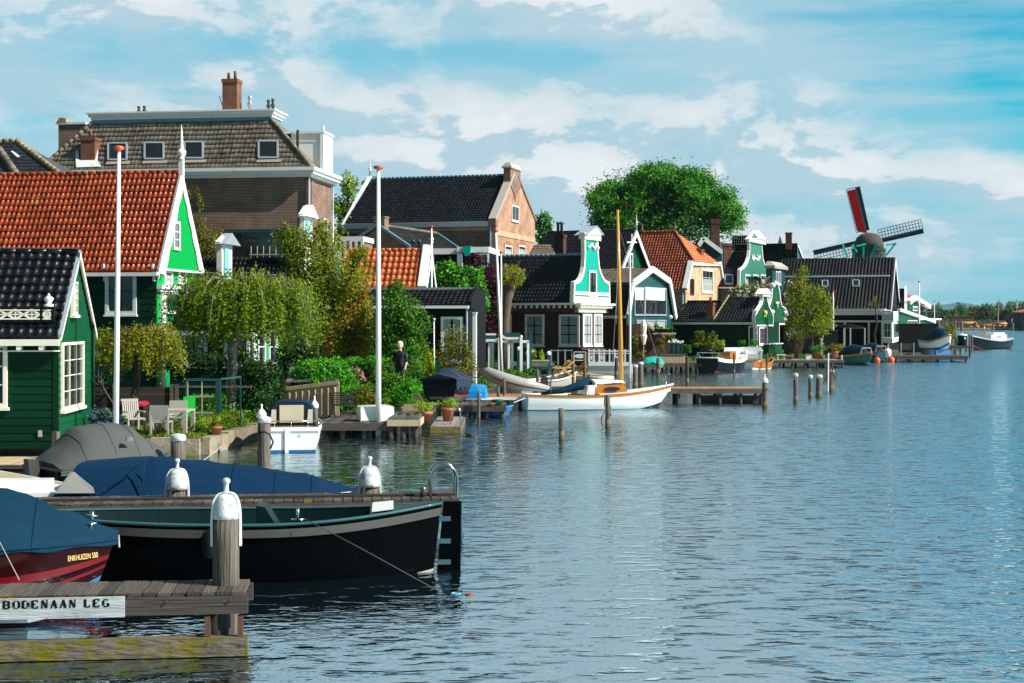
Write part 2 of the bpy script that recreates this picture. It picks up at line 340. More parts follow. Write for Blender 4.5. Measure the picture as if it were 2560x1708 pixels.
# ------------------------------------------------------------------ water, land, far shore
def water_mat():
    m = bpy.data.materials.new('river_water'); m.use_nodes = True; N = m.node_tree.nodes; L = m.node_tree.links
    p = N['Principled BSDF']; p.inputs['Base Color'].default_value = (.004, .009, .012, 1); p.inputs['Roughness'].default_value = .03
    p.inputs['IOR'].default_value = 9.5
    p.inputs['Specular Tint'].default_value = (.78, .94, 1, 1)
    tc = N.new('ShaderNodeTexCoord')
    def noise(sx, sy, scale, det, dist=0, rough=.5):
        mp = N.new('ShaderNodeMapping'); mp.inputs[3].default_value = (sx, sy, 1); mp.inputs[2].default_value = (0, 0, R(-14)); L.new(tc.outputs['Object'], mp.inputs[0])
        t = N.new('ShaderNodeTexNoise'); t.inputs['Scale'].default_value = scale; t.inputs['Detail'].default_value = det; t.inputs['Distortion'].default_value = dist; t.inputs['Roughness'].default_value = rough
        L.new(mp.outputs[0], t.inputs[0]); return t.outputs[0]
    def ma(op, a, b):
        x = N.new('ShaderNodeMath'); x.operation = op
        for i, v in enumerate((a, b)):
            if isinstance(v, (int, float)): x.inputs[i].default_value = v
            else: L.new(v, x.inputs[i])
        return x.outputs[0]
    h = ma('ADD', ma('MULTIPLY', noise(.55, 1, 1.5, 3, .3), WAVE[0]), ma('MULTIPLY', noise(.75, 1, 4.2, 3, .2), WAVE[1]))
    h = ma('ADD', h, ma('MULTIPLY', noise(.5, 1, .42, 2), WAVE[2]))
    h = ma('ADD', h, ma('MULTIPLY', noise(.7, 1, 9.5, 2), WAVE[3]))
    sr = N.new('ShaderNodeMapRange'); sr.interpolation_type = 'SMOOTHSTEP'; L.new(noise(.38, 1, 4.4, 2, .3), sr.inputs[0]); sr.inputs[1].default_value = .53; sr.inputs[2].default_value = .72; sr.inputs[4].default_value = .034; h = ma('ADD', h, sr.outputs[0])
    calm = N.new('ShaderNodeMapRange'); L.new(noise(.5, 1, .05, 3), calm.inputs[0])
    calm.inputs[1].default_value = .35; calm.inputs[2].default_value = .65; calm.inputs[3].default_value = .6; calm.inputs[4].default_value = 1.1
    # wind dies down in the lee of the bank and the jetties
    sp = N.new('ShaderNodeSeparateXYZ'); L.new(tc.outputs['Object'], sp.inputs[0])
    lee = N.new('ShaderNodeMapRange'); L.new(ma('SUBTRACT', sp.outputs[0], ma('MULTIPLY', ma('SUBTRACT', sp.outputs[1], 22), .22)), lee.inputs[0])
    lee.inputs[1].default_value = -4.5; lee.inputs[2].default_value = 1.5; lee.inputs[3].default_value = .45; lee.inputs[4].default_value = 1.0
    h = ma('MULTIPLY', h, ma('MULTIPLY', calm.outputs[0], lee.outputs[0]))
    # normals tilted towards the near bank so the water mirrors sky, not houses
    b = N.new('ShaderNodeBump'); b.inputs['Strength'].default_value = 1; b.inputs['Distance'].default_value = 1
    L.new(h, b.inputs['Height']); cv = N.new('ShaderNodeCombineXYZ'); L.new(ma('MULTIPLY', ma('SUBTRACT', lee.outputs[0], .45), -SKY_TILT * 1.8), cv.inputs[1])
    va = N.new('ShaderNodeVectorMath'); L.new(b.outputs[0], va.inputs[0]); L.new(cv.outputs[0], va.inputs[1])
    vn = N.new('ShaderNodeVectorMath'); vn.operation = 'NORMALIZE'; L.new(va.outputs[0], vn.inputs[0]); L.new(vn.outputs[0], p.inputs['Normal'])
    return m
SKY_TILT = .065
WAVE = (.030, .028, .010, .010)
mb = MB(); mb.quad([(-900, -60, 0), (1600, -60, 0), (4000, 8950, 0), (-900, 8950, 0)])
struct(mb.build('water', water_mat()))
SHORE = [(-60, 36.5), (-11.5, 36.5), (-10.9, 37.9), (-8.35, 38.0), (-7.9, 43.5), (-7.2, 47), (-5.6, 48.5), (-3.6, 50), (-2.9, 58), (-.9, 66), (1.7, 80),
         (3.1, 95), (8.3, 97.5), (10.5, 104), (14, 107), (18, 110), (24.6, 116), (32, 126), (38, 135), (47, 152), (54, 172), (76, 240), (140, 520), (150, 640), (-800, 640), (-800, 36.5)]
mb = MB(); ZL = .42
mb.prism([(x, y, ZL) for x, y in SHORE], (0, 0, -1.2)); struct(mb.build('ground', m_soil))
mb = MB()
for i in range(22):
    (x0, y0), (x1, y1) = SHORE[i], SHORE[i + 1]
    n = max(1, int(math.hypot(x1 - x0, y1 - y0) / .25))
    if y0 < 180:
        for k in range(n):
            a, b = k / n, (k + .94) / n
            mb.beam((x0 + (x1 - x0) * a, y0 + (y1 - y0) * a - .03, .1), (x0 + (x1 - x0) * b, y0 + (y1 - y0) * b - .03, .1), .05, .5, rnd.random())
        mb.beam((x0, y0 - .05, .40), (x1, y1 - .05, .40), .14, .10, rnd.random())
tag(mb.build('quay_edging', m_darkwood), 'dark wooden edging of upright boards holding up the river bank', 'edging')
# far shore, hills
mb = MB(); mb.prism([(100, 505, .7), (1400, 505, .7), (2600, 8900, .7), (-300, 8900, .7), (-300, 700, .7)], (0, 0, -1.5)); struct(mb.build('far_shore', mat('shore_grass', (.10, .15, .02), (.2, .15, .05), .9, .3, amt=.9)))

# ------------------------------------------------------------------ frames for buildings
class Fr:
    """local axes of a building: u towards the river, v away from the viewer, z up; th turns the river end towards the viewer"""
    def __init__(s, px, D, z0=ZL, th=8.0, O=None):
        s.O = O or Vector((wx(px, D), D, z0)); s.th = R(th)
        c, k = math.cos(s.th), math.sin(s.th)
        s.u = Vector((c, -k, 0)); s.v = Vector((k, c, 0)); s.c = Vector((0, 0, H)) - s.O
        s.cl = Vector((s.c.dot(s.u), s.c.dot(s.v), s.c.z))
    def ray(s, px, py):
        d = Vector(((px - 1280) / F, 1, -(py - YH) / F)); return Vector((d.dot(s.u), d.dot(s.v), d.z))
    def hit(s, px, py, n, k):        # plane n.p = k in local axes
        d = s.ray(px, py); n = Vector(n); t = (k - n.dot(s.cl)) / n.dot(d); return s.cl + d * t
    def s(self, px, py, v=0.0): p = self.hit(px, py, (0, 1, 0), v); return p.x, p.z
    def g(self, px, py, u=0.0): p = self.hit(px, py, (1, 0, 0), u); return p.y, p.z
    def w(s, p): return s.O + s.u * p[0] + s.v * p[1] + Vector((0, 0, p[2]))
    def thing(s, name, label, cat, group=None): return thing(name, label, cat, s.O, -s.th, group)
def PS(v=0.0): return lambda a, b, d: (a, v - d, b)        # a wall facing the viewer
def PG(u=0.0): return lambda a, b, d: (u + d, a, b)        # a wall facing the river
def bo(mb, P, a0, a1, b0, b1, d0, d1, t=.5):
    mb.hexa([P(a0, b0, d0), P(a1, b0, d0), P(a1, b0, d1), P(a0, b0, d1), P(a0, b1, d0), P(a1, b1, d0), P(a1, b1, d1), P(a0, b1, d1)], t)
def stick(mb, P, p, q, w, d0, d1, t=.5):                   # a flat strip from p to q lying on the wall
    (a, b), (c, e) = p, q; L = math.hypot(c - a, e - b)
    if L < 1e-6: return
    x, y = -(e - b) / L * w / 2, (c - a) / L * w / 2
    mb.hexa([P(a - x, b - y, d0), P(c - x, e - y, d0), P(c - x, e - y, d1), P(a - x, b - y, d1), P(a + x, b + y, d0), P(c + x, e + y, d0), P(c + x, e + y, d1), P(a + x, b + y, d1)], t)
def window(par, P, a0, a1, b0, b1, nx=1, ny=1, fm=None, sm=None, fw=.09, curtain=0.0, sill=True, name='window', d=.0, bars=None, mw=.035):
    """frame proud of the wall, pane inside it, glazing bars, optionally a curtain behind"""
    if a0 > a1: a0, a1 = a1, a0
    if b0 > b1: b0, b1 = b1, b0
    fm = fm or m_white; mb = MB(); D = d + .07
    bo(mb, P, a0, a0 + fw, b0, b1, d - .06, D); bo(mb, P, a1 - fw, a1, b0, b1, d - .06, D)
    bo(mb, P, a0 + fw, a1 - fw, b1 - fw, b1, d - .06, D); bo(mb, P, a0 + fw, a1 - fw, b0, b0 + fw, d - .06, D)
    f = mb.build(name, fm, par)
    if sill:
        s = MB(); bo(s, P, a0 - .05, a1 + .05, b0 - .08, b0 - .002, d - .05, d + .12); s.build('sill', fm, f)
    g = MB(); bo(g, P, a0 + fw, a1 - fw, b0 + fw, b1 - fw, d - .05, d + .015); g.build('pane', m_glass, f)
    if curtain:
        c = MB(); w = (a1 - a0 - 2 * fw); bo(c, P, a0 + fw + w * .03, a1 - fw - w * .03, b0 + fw, b0 + fw + (b1 - b0 - 2 * fw) * curtain, d + .016, d + .02); c.build('curtain', m_curtain, f)
    if nx > 1 or ny > 1:
        c = MB()
        for i in range(1, nx):
            x = a0 + fw + (a1 - a0 - 2 * fw) * i / nx; bo(c, P, x - mw / 2, x + mw / 2, b0 + fw, b1 - fw, d + .022, d + .05)
        for j in range(1, ny):
            y = b0 + fw + (b1 - b0 - 2 * fw) * j / ny; bo(c, P, a0 + fw, a1 - fw, y - mw / 2, y + mw / 2, d + .021, d + .048)
        c.build('glazing_bar', bars or fm, f)
    return f
def swin(par, fr, x0, y0, x1, y1, v=0.0, **k):
    a0, b1 = fr.s(x0, y0, v); a1, b0 = fr.s(x1, y1, v); return window(par, PS(v), a0, a1, b0, b1, **k)
def gwin(par, fr, x0, y0, x1, y1, u=0.0, **k):
    a0, b1 = fr.g(x0, y0, u); a1, b0 = fr.g(x1, y1, u); return window(par, PG(u), a0, a1, b0, b1, **k)
def prof_s(t): return .62 * (0.5 + .5 * np.cos(2 * np.pi * t)) + .38 * (0.5 + .5 * np.cos(2 * np.pi * t)) ** 3
def prof_flat(t): return np.where((t < .12) | (t > .95), 1.0, .25 + .1 * np.cos(2 * np.pi * t))
def tiles(name, BL, BR, TR, TL, m, par, tw=.24, tl=.34, amp=.06, lift=.045, prof=prof_s, seg=6, col=None):
    """a roof slope of real tiles: courses overlap, every tile carries its own tone"""
    BL, BR, TR, TL = [np.array(p, float) for p in (BL, BR, TR, TL)]
    ex = (BR - BL); L0 = np.linalg.norm(ex); ex /= L0
    up = TL - BL; up = up - ex * up.dot(ex); S = np.linalg.norm(up); up /= S
    nr = np.cross(ex, up)
    if nr[2] < 0: nr = -nr
    n = max(2, int(round(S / tl))); aTL = (TL - BL).dot(ex); aTR = (TR - BL).dot(ex)
    V, Q, T = [], [], []; base = 0
    for i in range(n):
        s0, s1 = i / n, (i + 1) / n; sm = (s0 + s1) / 2
        l = aTL * sm; r = L0 + (aTR - L0) * sm
        k0, k1 = math.floor(l / tw), math.ceil(r / tw)
        a = np.arange(k0 * seg, k1 * seg + 1) / seg * tw
        h = prof((a / tw) % 1.0) * amp
        def row(s, extra, ll):
            lo = aTL * ll; hi = L0 + (aTR - L0) * ll; ac = np.clip(a, lo, hi)
            return BL + ac[:, None] * ex + (s * S) * up + (h + extra + .018 * np.sin(ac * .9 + 1 + BL[1]) + .012 * np.sin(ac * 2.3 + s * 5))[:, None] * nr
        jit = lift * (1 + .25 * nrg.standard_normal(k1 - k0)).repeat(seg); jit = np.append(jit, jit[-1])
        V.append(row(s0, -.02, s0)); V.append(row(s0, jit, s0)); V.append(row(s1, .0, s1)); m_ = len(a)
        tone = np.clip(.5 + .24 * nrg.standard_normal(k1 - k0), 0, 1).repeat(seg)
        j = np.arange(m_ - 1)
        for o in (0, 1):
            A = base + o * m_ + j
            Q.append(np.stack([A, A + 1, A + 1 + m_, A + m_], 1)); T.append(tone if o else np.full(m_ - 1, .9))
        base += 3 * m_
    V = np.concatenate(V); Q = np.concatenate(Q); T = np.concatenate(T)
    return mesh_np(name, V, Q, T, m, par)
def slab(name, pts, m, par, th=.12):
    mb = MB(); mb.prism(pts, (0, 0, -th)); return mb.build(name, m, par)
def ridge(par, p, q, m, r=.11, step=.36):
    mb = MB(); p = Vector(p); q = Vector(q); L = (q - p).length; n = max(1, int(L / step))
    for i in range(n): mb.tube([p.lerp(q, i / n), p.lerp(q, (i + 1.06) / n)], [r * 1.08, r * .94], 8, rnd.random())
    return mb.build('ridge_tile', m, par, True)
def boards(mb, P, a0, a1, b0, b1, h=.2, d=.03, clip=None):
    n = max(1, int(round((b1 - b0) / h))); h = (b1 - b0) / n
    for i in range(n):
        z = b0 + i * h; l, r = (a0, a1) if not clip else clip(z + h / 2)
        if r - l < .05: continue
        mb.hexa([P(l, z, 0), P(r, z, 0), P(r, z, d + .02), P(l, z, d + .02), P(l, z + h, 0), P(r, z + h, 0), P(r, z + h, d), P(l, z + h, d)], rnd.random())
def chimney(par, base, w, d, h, m=None, pots=2, cap=True, potm=None, fr=None):
    x, y, z = base; mb = MB(); mb.box(x - w / 2, x + w / 2, y - d / 2, y + d / 2, z, z + h)
    if cap: mb.box(x - w / 2 - .05, x + w / 2 + .05, y - d / 2 - .05, y + d / 2 + .05, z + h * .9, z + h)
    c = mb.build('chimney', m or m_chim, par)
    for i in range(pots):
        p = MB(); px = x + (i - (pots - 1) / 2) * w * .45
        p.lathe([(.11, 0), (.10, .45 + .1 * i), (.12, .5 + .1 * i)], (px, y, z + h), 10); p.build('chimney_pot', potm or m_terra, c, True)
    return c
def finial(par, p, h, m=None):
    mb = MB(); mb.lathe([(.07, 0), (.07, h * .35), (.11, h * .36), (.11, h * .39), (.05, h * .41), (.10, h * .47), (.12, h * .52), (.08, h * .57), (.035, h * .6), (.045, h * .7), (.03, h * .78), (.01, h)], p, 10)
    return mb.build('finial', m or m_white, par, True)
class House: pass
def gable(name, label, fr, eave, apex, eave2, left, wallm, roofm, gm=None, ground=-.4, ov=.3, gov=.18, tw=.24, tl=.34, amp=.06, bw=.24, bargem=None, barge=True, clad=None, group=None, cat='house', gutter=True, roofback=True, drop=0.0, ridge_m=None, gutm=None, prof=prof_s, bd=.05):
    """a gabled house fitted to the photograph: eave, apex, eave2 are seen in the river-side gable plane, left is the far-left end of the roof"""
    h = House(); h.fr = fr; T = h.t = fr.thing(name, label, cat, group)
    v0, z0 = fr.g(*eave); va, za = fr.g(*apex); v1, z1 = fr.g(*eave2)
    h.v0, h.z0, h.va, h.za, h.v1, h.z1 = v0, z0, va, za, v1, z1
    L = h.L = -fr.s(left, eave[1], v0)[0]; gz = ground
    mb = MB(); mb.prism([(0, v0, gz), (0, v1, gz), (0, v1, z1), (0, va, za - .03), (0, v0, z0)], (-L, 0, 0)); h.wall = mb.build('wall', wallm, T)
    if gm:
        mb = MB(); mb.prism([(.002, v0, gz), (.002, v1, gz), (.002, v1, z1), (.002, va, za - .03), (.002, v0, z0)], (.05, 0, 0)); h.gw = mb.build('gable_front', gm, T)
    sl0 = (za - z0) / (va - v0); sl1 = (za - z1) / (v1 - va)
    o = ov; h.ev = (v0 - o, z0 - o * sl0)
    u1 = gov - .03
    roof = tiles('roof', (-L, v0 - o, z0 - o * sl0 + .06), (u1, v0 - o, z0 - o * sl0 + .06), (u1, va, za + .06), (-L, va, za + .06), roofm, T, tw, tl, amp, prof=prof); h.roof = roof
    mb = MB(); mb.prism([(u1, v0 - o, z0 - o * sl0 + .05), (u1, va, za + .05), (u1, va, za - .06), (u1, v0 - o, z0 - o * sl0 - .03)], (-L - u1, 0, 0), .8)
    if roofback: mb.prism([(u1, v1 + o, z1 - o * sl1 + .06), (u1, va, za + .06), (u1, va, za - .06), (u1, v1 + o, z1 - o * sl1 - .05)], (-L - u1, 0, 0), .5)
    mb.build('roof_deck', roofm, roof)
    if ridge_m is not False: ridge(roof, (-L, va, za + .10), (u1, va, za + .10), ridge_m or roofm)
    if gutter:
        mb = MB(); mb.box(-L, gov, v0 - o - .12, v0 - o + .06, z0 - o * sl0 - .15, z0 - o * sl0 + .01); h.gut = mb.build('gutter', gutm or m_white, T)
    if barge:
        bm = bargem or m_white
        for (va_, vb_, zb_, sl, o_) in ((va, v0, z0, sl0, -o), (va, v1, z1, sl1, o)):
            mb = MB(); e = (vb_ + o_, zb_ - abs(o_) * sl)
            mb.prism([(gov, va_, za + .12), (gov, e[0], e[1] + .12), (gov, e[0], e[1] + .12 - bw), (gov, va_, za + .12 - bw * 1.15)], (bd, 0, 0)); mb.build('barge_board', bm, T)
        mb = MB(); mb.prism([(u1, v0 - o, z0 - o * sl0 + .13), (u1, va, za + .17), (u1, va, za + .10), (u1, v0 - o, z0 - o * sl0 + .06)], (gov + bd - u1, 0, 0)); mb.build('barge_cap', m_zinc, T)
    return h
def outline_gable(name, par, P, pts, m, trimm, th=.12, tw=.10, proud=.05, inner=0):
    """a shaped facade: pts run counter-clockwise in wall coordinates; a moulding follows the outline"""
    mb = MB(); mb.prism([P(a, b, 0) for a, b in pts], Vector(P(0, 0, -th)) - Vector(P(0, 0, 0))); o = mb.build(name, m, par)
    t = MB()
    for i in range(len(pts) - 1): stick(t, P, pts[i], pts[i + 1], tw, -th - .02, proud)
    t.build('moulding', trimm, o); return o
# ------------------------------------------------------------------ buildings, near to far
def gp(fr, pts, u=0.0): return [fr.g(x, y, u) for x, y in pts]
def sp_(fr, pts, v=0.0): return [fr.s(x, y, v) for x, y in pts]
def skylight(par, fr, n, k, x0, y0, x1, y1, m=None):
    p = [fr.hit(x, y, n, k) for x, y in ((x0, y1), (x1, y1), (x1, y0), (x0, y0))]; nn = Vector(n).normalized()
    if nn.z < 0: nn = -nn
    f = MB()
    for i in range(4): f.beam(p[i] + nn * .10, p[(i + 1) % 4] + nn * .10, .11, .14, .5, nn)
    o = f.build('skylight', m or m_zinc, par)
    g = MB(); g.prism([q + nn * .10 for q in p], nn * .02); g.build('pane', m_glass, o); return o
# 1 small green shed on the quay
fr = Fr(140, 36, .45, -3.7)
h = gable('garden_shed', 'small dark green boarded shed with black tiled roof on the near quay', fr, (140, 826), (184, 640), (222, 824), -90, m_dkgreen, m_roofblk, m_midgreen, ground=-.1, ov=.22, gov=.14, tw=.235, tl=.31, amp=.055, bw=.16, cat='shed', bargem=m_cream, gutm=m_cream)
T = h.t; mb = MB(); boards(mb, PS(), -h.L, .03, -.1, h.z0 - .02, .2, .02); mb.build('side_cladding', m_dkgreen, T)
mb = MB(); zt = fr.g(180, 842)[1]; boards(mb, lambda a, b, d: (.05 + d, a, b), 0, h.v1, -.1, zt, .2, .02); mb.build('front_cladding', m_midgreen, T)
mb = MB(); n = 22
for i in range(n):
    a = h.v1 * (i + .04) / n; b = h.v1 * (i + .96) / n; c = (a + b) / 2
    zz = h.z0 + (h.za - h.z0) * c / h.va if c < h.va else h.z1 + (h.za - h.z1) * (h.v1 - c) / (h.v1 - h.va)
    mb.box(.05, .085, a, b, zt - .03 - .04 * (i % 2), zz - .1, rnd.random())
mb.build('gable_planking', m_midgreen, T)
gwin(T, fr, 152, 857, 205, 1013, .08, nx=3, ny=4, fm=m_cream, bars=m_cream, fw=.07, mw=.02)
gwin(T, fr, 178, 704, 190, 787, .1, nx=2, ny=4, fm=m_cream, fw=.05)
swin(T, fr, -40, 860, 20, 1018, .0, nx=2, ny=3, fm=m_cream, fw=.1, d=.03)
mb = MB(); mb.box(-.06, .07, -.05, .05, -.1, h.z0 + .05); mb.build('corner_post', m_dkgreen, T)
mb = MB(); mb.tube([(.14, h.v1 - .05, h.z1 + .1), (.14, h.v1 - .05, -.1)], .045); mb.tube([(.16, h.v1 - .3, h.z1 + .16), (.14, h.v1 - .05, h.z1 + .08)], .05); mb.build('downpipe', m_dkgreen, T, True)
for i in range(6): mb = MB(); mb.box(-.35 - i * .55, -.25 - i * .55, h.ev[0] - .1, 0, h.ev[1] - .26, h.ev[1] - .15); mb.build('eave_bracket', m_cream, T)
mb = MB(); mb.box(-h.L, .1, h.ev[0] - .02, 0.02, h.ev[1] - .30, h.ev[1] - .27); mb.build('frieze', m_cream, T)
# the fretwork railing on the roof edge
vv = h.v0 - .02; a0, b1 = fr.s(-90, 767, vv); a1, b0 = fr.s(134, 806, vv)
mb = MB(); P = PS(vv); bo(mb, P, a0, a1, b1 - .06, b1, -.1, .05); bo(mb, P, a0, a1, b0, b0 + .06, -.1, .05)
for x in (a1 - .05, a1 - .33, a1 - 1.62): bo(mb, P, x, x + .07, b0, b1, -.1, .05)
rail = mb.build('roof_railing', m_black, T)
mb = MB(); hm = (b0 + b1) / 2; hh = (b1 - b0) / 2 - .07
for c0, c1 in ((a1 - .26, a1 - .05), (a1 - 1.55, a1 - .33), (a1 - 2.9, a1 - 1.68)):
    for e in (hm - hh, hm + hh - .03): bo(mb, P, c0, c1, e, e + .03, .0, .06)
    n = 1 if c1 - c0 < .4 else 3; wd_ = (c1 - c0) / n
    for i in range(n):
        m0 = c0 + wd_ * (i + .5)
        for sx in (-1, 1):
            for sz in (-1, 1): stick(mb, P, (m0 + sx * wd_ * .48, hm), (m0, hm + sz * hh), .05, 0, .05)
        stick(mb, P, (m0 - wd_ * .4, hm), (m0 + wd_ * .4, hm), .03, 0, .045); stick(mb, P, (m0, hm - hh), (m0, hm + hh), .03, 0, .045)
mb.build('fretwork', m_cream, rail)
mb = MB(); mb.lathe([(.12, 0), (.12, .06), (.05, .08), (.11, .17), (.12, .22), (.06, .26), (.03, .29), (.02, .34)], (a1 - .12, vv, b1), 10); mb.build('urn', m_cream, rail, True)
mb = MB(); bo(mb, PS(), *[fr.s(97, 1092)[0], fr.s(106, 1092)[0]], fr.s(97, 1092)[1], fr.s(97, 1076)[1], 0, .08); mb.build('socket_box', m_greywood, T)
# 2 house with the glazed red roof and bright green front
fr = Fr(390, 62, .45, 8)
h = gable('green_house', 'tall green wooden house with glazed red tile roof and bright emerald gable', fr, (390, 655), (441, 436), (490, 655), -160, m_dkgreen, m_roofred, m_green, ground=0, ov=.28, gov=.2, tw=.232, tl=.35, amp=.075, bw=.42)
T = h.t; mb = MB(); boards(mb, PS(), -h.L, .02, 0, h.z0 - .05, .3, .035); mb.build('side_cladding', m_dkgreen, T)
mb = MB(); za = fr.g(392, 672, .25)[1]; pts = [(.02, za), (h.v1, za), (h.v1 + .1, h.z1 - .1), (h.va, h.za), (.02, h.z0 - .1)]
mb.prism([(.06, a, b) for a, b in pts], (.19, 0, 0)); g_ = mb.build('gable_planking', m_green, T)
mb = MB(); n = 17
for i in range(1, n):
    a = h.v1 * i / n; zz = h.z0 + (h.za - h.z0) * a / h.va if a < h.va else h.z1 + (h.za - h.z1) * (h.v1 - a) / (h.v1 - h.va)
    mb.box(.25, .258, a - .012, a + .012, za, zz)
mb.build('batten', m_green, g_)
for s_, ve, ze in ((1, h.v0 - .3, h.z0 - .5), (-1, h.v1 + .3, h.z1 - .5)):
    mb = MB(); du, dz = h.va - ve, h.za + .05 - ze; n = 30; inn = []
    for i in range(n + 1):
        t = i / n; w = (.62 - .28 * t) + .10 * abs(math.sin(t * math.pi * 4.5)) + (.16 if i == 0 else 0); inn.append((.262, ve + du * t + s_ * w * .85, ze + dz * t - w * .1))
    inn = [q for q in inn if (h.va - q[1]) * s_ > -.0]
    mb.prism([(.262, ve, ze), (.262, h.va, h.za + .05), (.262, h.va, h.za - .9)] + inn[::-1], (.05, 0, 0)); mb.beam((.11, ve, ze - .1), (.11, h.va, h.za - .05), .32, .12) if s_ > 0 else 0; mb.build('carved_barge', m_white, T)
gwin(T, fr, 432, 552, 448, 627, .26, nx=2, ny=3, fw=.12, sill=False)
gwin(T, fr, 410, 675, 429, 714, .06, nx=1, ny=2, fw=.13, curtain=.8, sill=False); gwin(T, fr, 445, 675, 463, 714, .06, nx=1, ny=2, fw=.13, curtain=.8, sill=False)
mb = MB(); c0, c1 = fr.g(392, 722, .1)[1], fr.g(392, 713, .1)[1]; mb.box(.05, .3, -.05, h.v1 + .05, c0, c1); mb.box(.05, .22, -.02, h.v1 + .02, c0 - .12, c0); z2 = fr.g(392, 670, .1)[1]; mb.box(.05, .3, -.05, h.v1 + .05, z2 - .09, z2); mb.build('cornice', m_white, T)
mb = MB(); mb.box(.05, .16, .35, .75, 0, c0 - .12); mb.box(.05, .16, h.v1 - .75, h.v1 - .35, 0, c0 - .12); mb.build('pilaster', m_white, T)
gwin(T, fr, 412, 731, 470, 781, .08, fw=.1); mb = MB(); a, b = fr.g(418, 776, .15); c, d = fr.g(464, 737, .15); mb.box(.14, .17, a, c, b, d); mb.build('shutter', m_midgreen, T)
swin(T, fr, 265, 669, 343, 787, .0, nx=2, ny=2, fw=.16, d=.05, bars=m_black)
for x in (254, 377):
    u, z = fr.s(x, 660, -.3); mb = MB(); mb.prism([(u, 0, z), (u, -.34, z), (u, -.3, z - .2), (u, -.12, z - .35), (u, -.14, z - .75), (u, 0, z - .75)], (.1, 0, 0)); mb.build('eave_bracket', m_white, T)
p = Vector((.22, h.va, h.za)); mb = MB(); mb.box(.14, .34, h.va - .1, h.va + .1, h.za - .5, h.za + .65); mb.build('finial_post', m_white, T)
mb = MB(); zz = h.za + .65; mb.lathe([(.14, 0), (.14, .06), (.08, .1), (.2, .24), (.21, .4), (.1, .48), (.08, .55), (.1, .6), (.07, .75), (.095, .82), (.06, .95), (.08, 1.02), (.05, 1.15), (.06, 1.22), (.035, 1.35), (.01, 1.6)], (.24, h.va, zz), 10); mb.build('finial', m_cream, T, True)
# lower green house behind the weeping birch
fr = Fr(627, 54, .45, 8)
h = gable('garden_house', 'low green house with white window frames half hidden by the weeping birch', fr, (627, 822), (662, 752), (697, 825), 425, m_dkgreen, m_roofdk, m_green, ground=0, ov=.15, gov=.1, bw=.2)
T = h.t; mb = MB(); boards(mb, PS(), -h.L, .02, 0, h.z0 - .05, .28, .03); mb.build('side_cladding', m_dkgreen, T)
swin(T, fr, 452, 828, 520, 915, nx=2, ny=2, fw=.12, d=.04, bars=m_black); swin(T, fr, 562, 828, 626, 915, nx=1, ny=2, fw=.12, d=.04, bars=m_black)
gwin(T, fr, 642, 822, 661, 912, .05, ny=2, fw=.1); gwin(T, fr, 670, 822, 689, 912, .05, ny=2, fw=.1)
mb = MB(); mb.box(.05, .12, 0, .35, 0, h.z0 + .3); mb.build('corner_board', m_white, T)
# 3 the brown brick villa
fr = Fr(770, 95, .45, 8); T = fr.thing('brick_villa', 'large brown brick villa with grey tiled hip roof and white cornices', 'villa')
zc = fr.s(770, 441)[1]; ze = fr.s(770, 419)[1]; Lv = -fr.s(112, 420)[0]; Wv = fr.g(829, 470)[0]
mb = MB(); mb.box(-Lv, 0, 0, Wv, -.4, zc + .2); mb.box(-.02, .06, .0, .32, -.4, zc); mb.box(-.02, .05, .75, 1.25, -.4, zc); mb.build('wall', m_brickdk, T)
mb = MB()
for o_, z0_, z1_ in ((.28, zc - .05, zc + .14), (.5, zc + .14, zc + .36), (.62, zc + .36, ze)): mb.box(-Lv - o_, o_, -o_, Wv + o_, z0_, z1_)
mb.build('cornice', m_white, T)
n_ = Vector((0, -1.0, .62)).normalized(); e0 = Vector((0, -.3, ze + .02)); k_ = n_.dot(e0)
ht = lambda x, y: fr.hit(x, y, n_, k_)
TL, TR = ht(235, 300), ht(678, 300); zt = TR.z; TL.z = zt; TL.y = TR.y
BL, BR = Vector((-Lv - .3, -.3, ze + .02)), Vector((.3, -.3, ze + .02))
roof = tiles('roof', BL, BR, TR, TL, m_roofgrey, T, .30, .40, .035, .06, prof_flat, 8)
mb = MB(); B2, T2 = Vector((.3, Wv + .3, ze + .02)), Vector((TR.x, Wv - (TR.y), zt)); B3, T3 = Vector((-Lv - .3, Wv + .3, ze + .02)), Vector((TL.x, Wv - TR.y, zt))
mb.quad([BR, B2, T2, TR]); mb.quad([BL, TL, T3, B3]); mb.quad([B3, T3, T2, B2]); mb.quad([BL - Vector((0, -.15, .05)), BR - Vector((0, -.15, .05)), TR - Vector((0, -.15, .05)), TL - Vector((0, -.15, .05))]); mb.build('roof_deck', m_roofgrey, roof)
ridge(roof, BR + Vector((0, -.05, .05)), TR + Vector((0, -.05, .08)), m_roofgrey, .13, .45); ridge(roof, BL + Vector((0, -.05, .05)), TL + Vector((0, -.05, .08)), m_roofgrey, .13, .45)
mb = MB(); x0, x1, y0, y1 = TL.x, TR.x, TR.y, Wv - TR.y
mb.box(x0, x1, y0, y1, zt - .3, zt + .22); mb.build('lead_flashing', m_zincblue, T)
mb = MB(); mb.box(x0 - .1, x1 + .1, y0 - .1, y1 + .1, zt + .22, zt + .42); mb.box(x0 - .25, x1 + .25, y0 - .25, y1 + .25, zt + .42, zt + .62); mb.box(x0 - .4, x1 + .4, y0 - .4, y1 + .4, zt + .62, zt + .72); mb.build('attic_cornice', m_white, T)
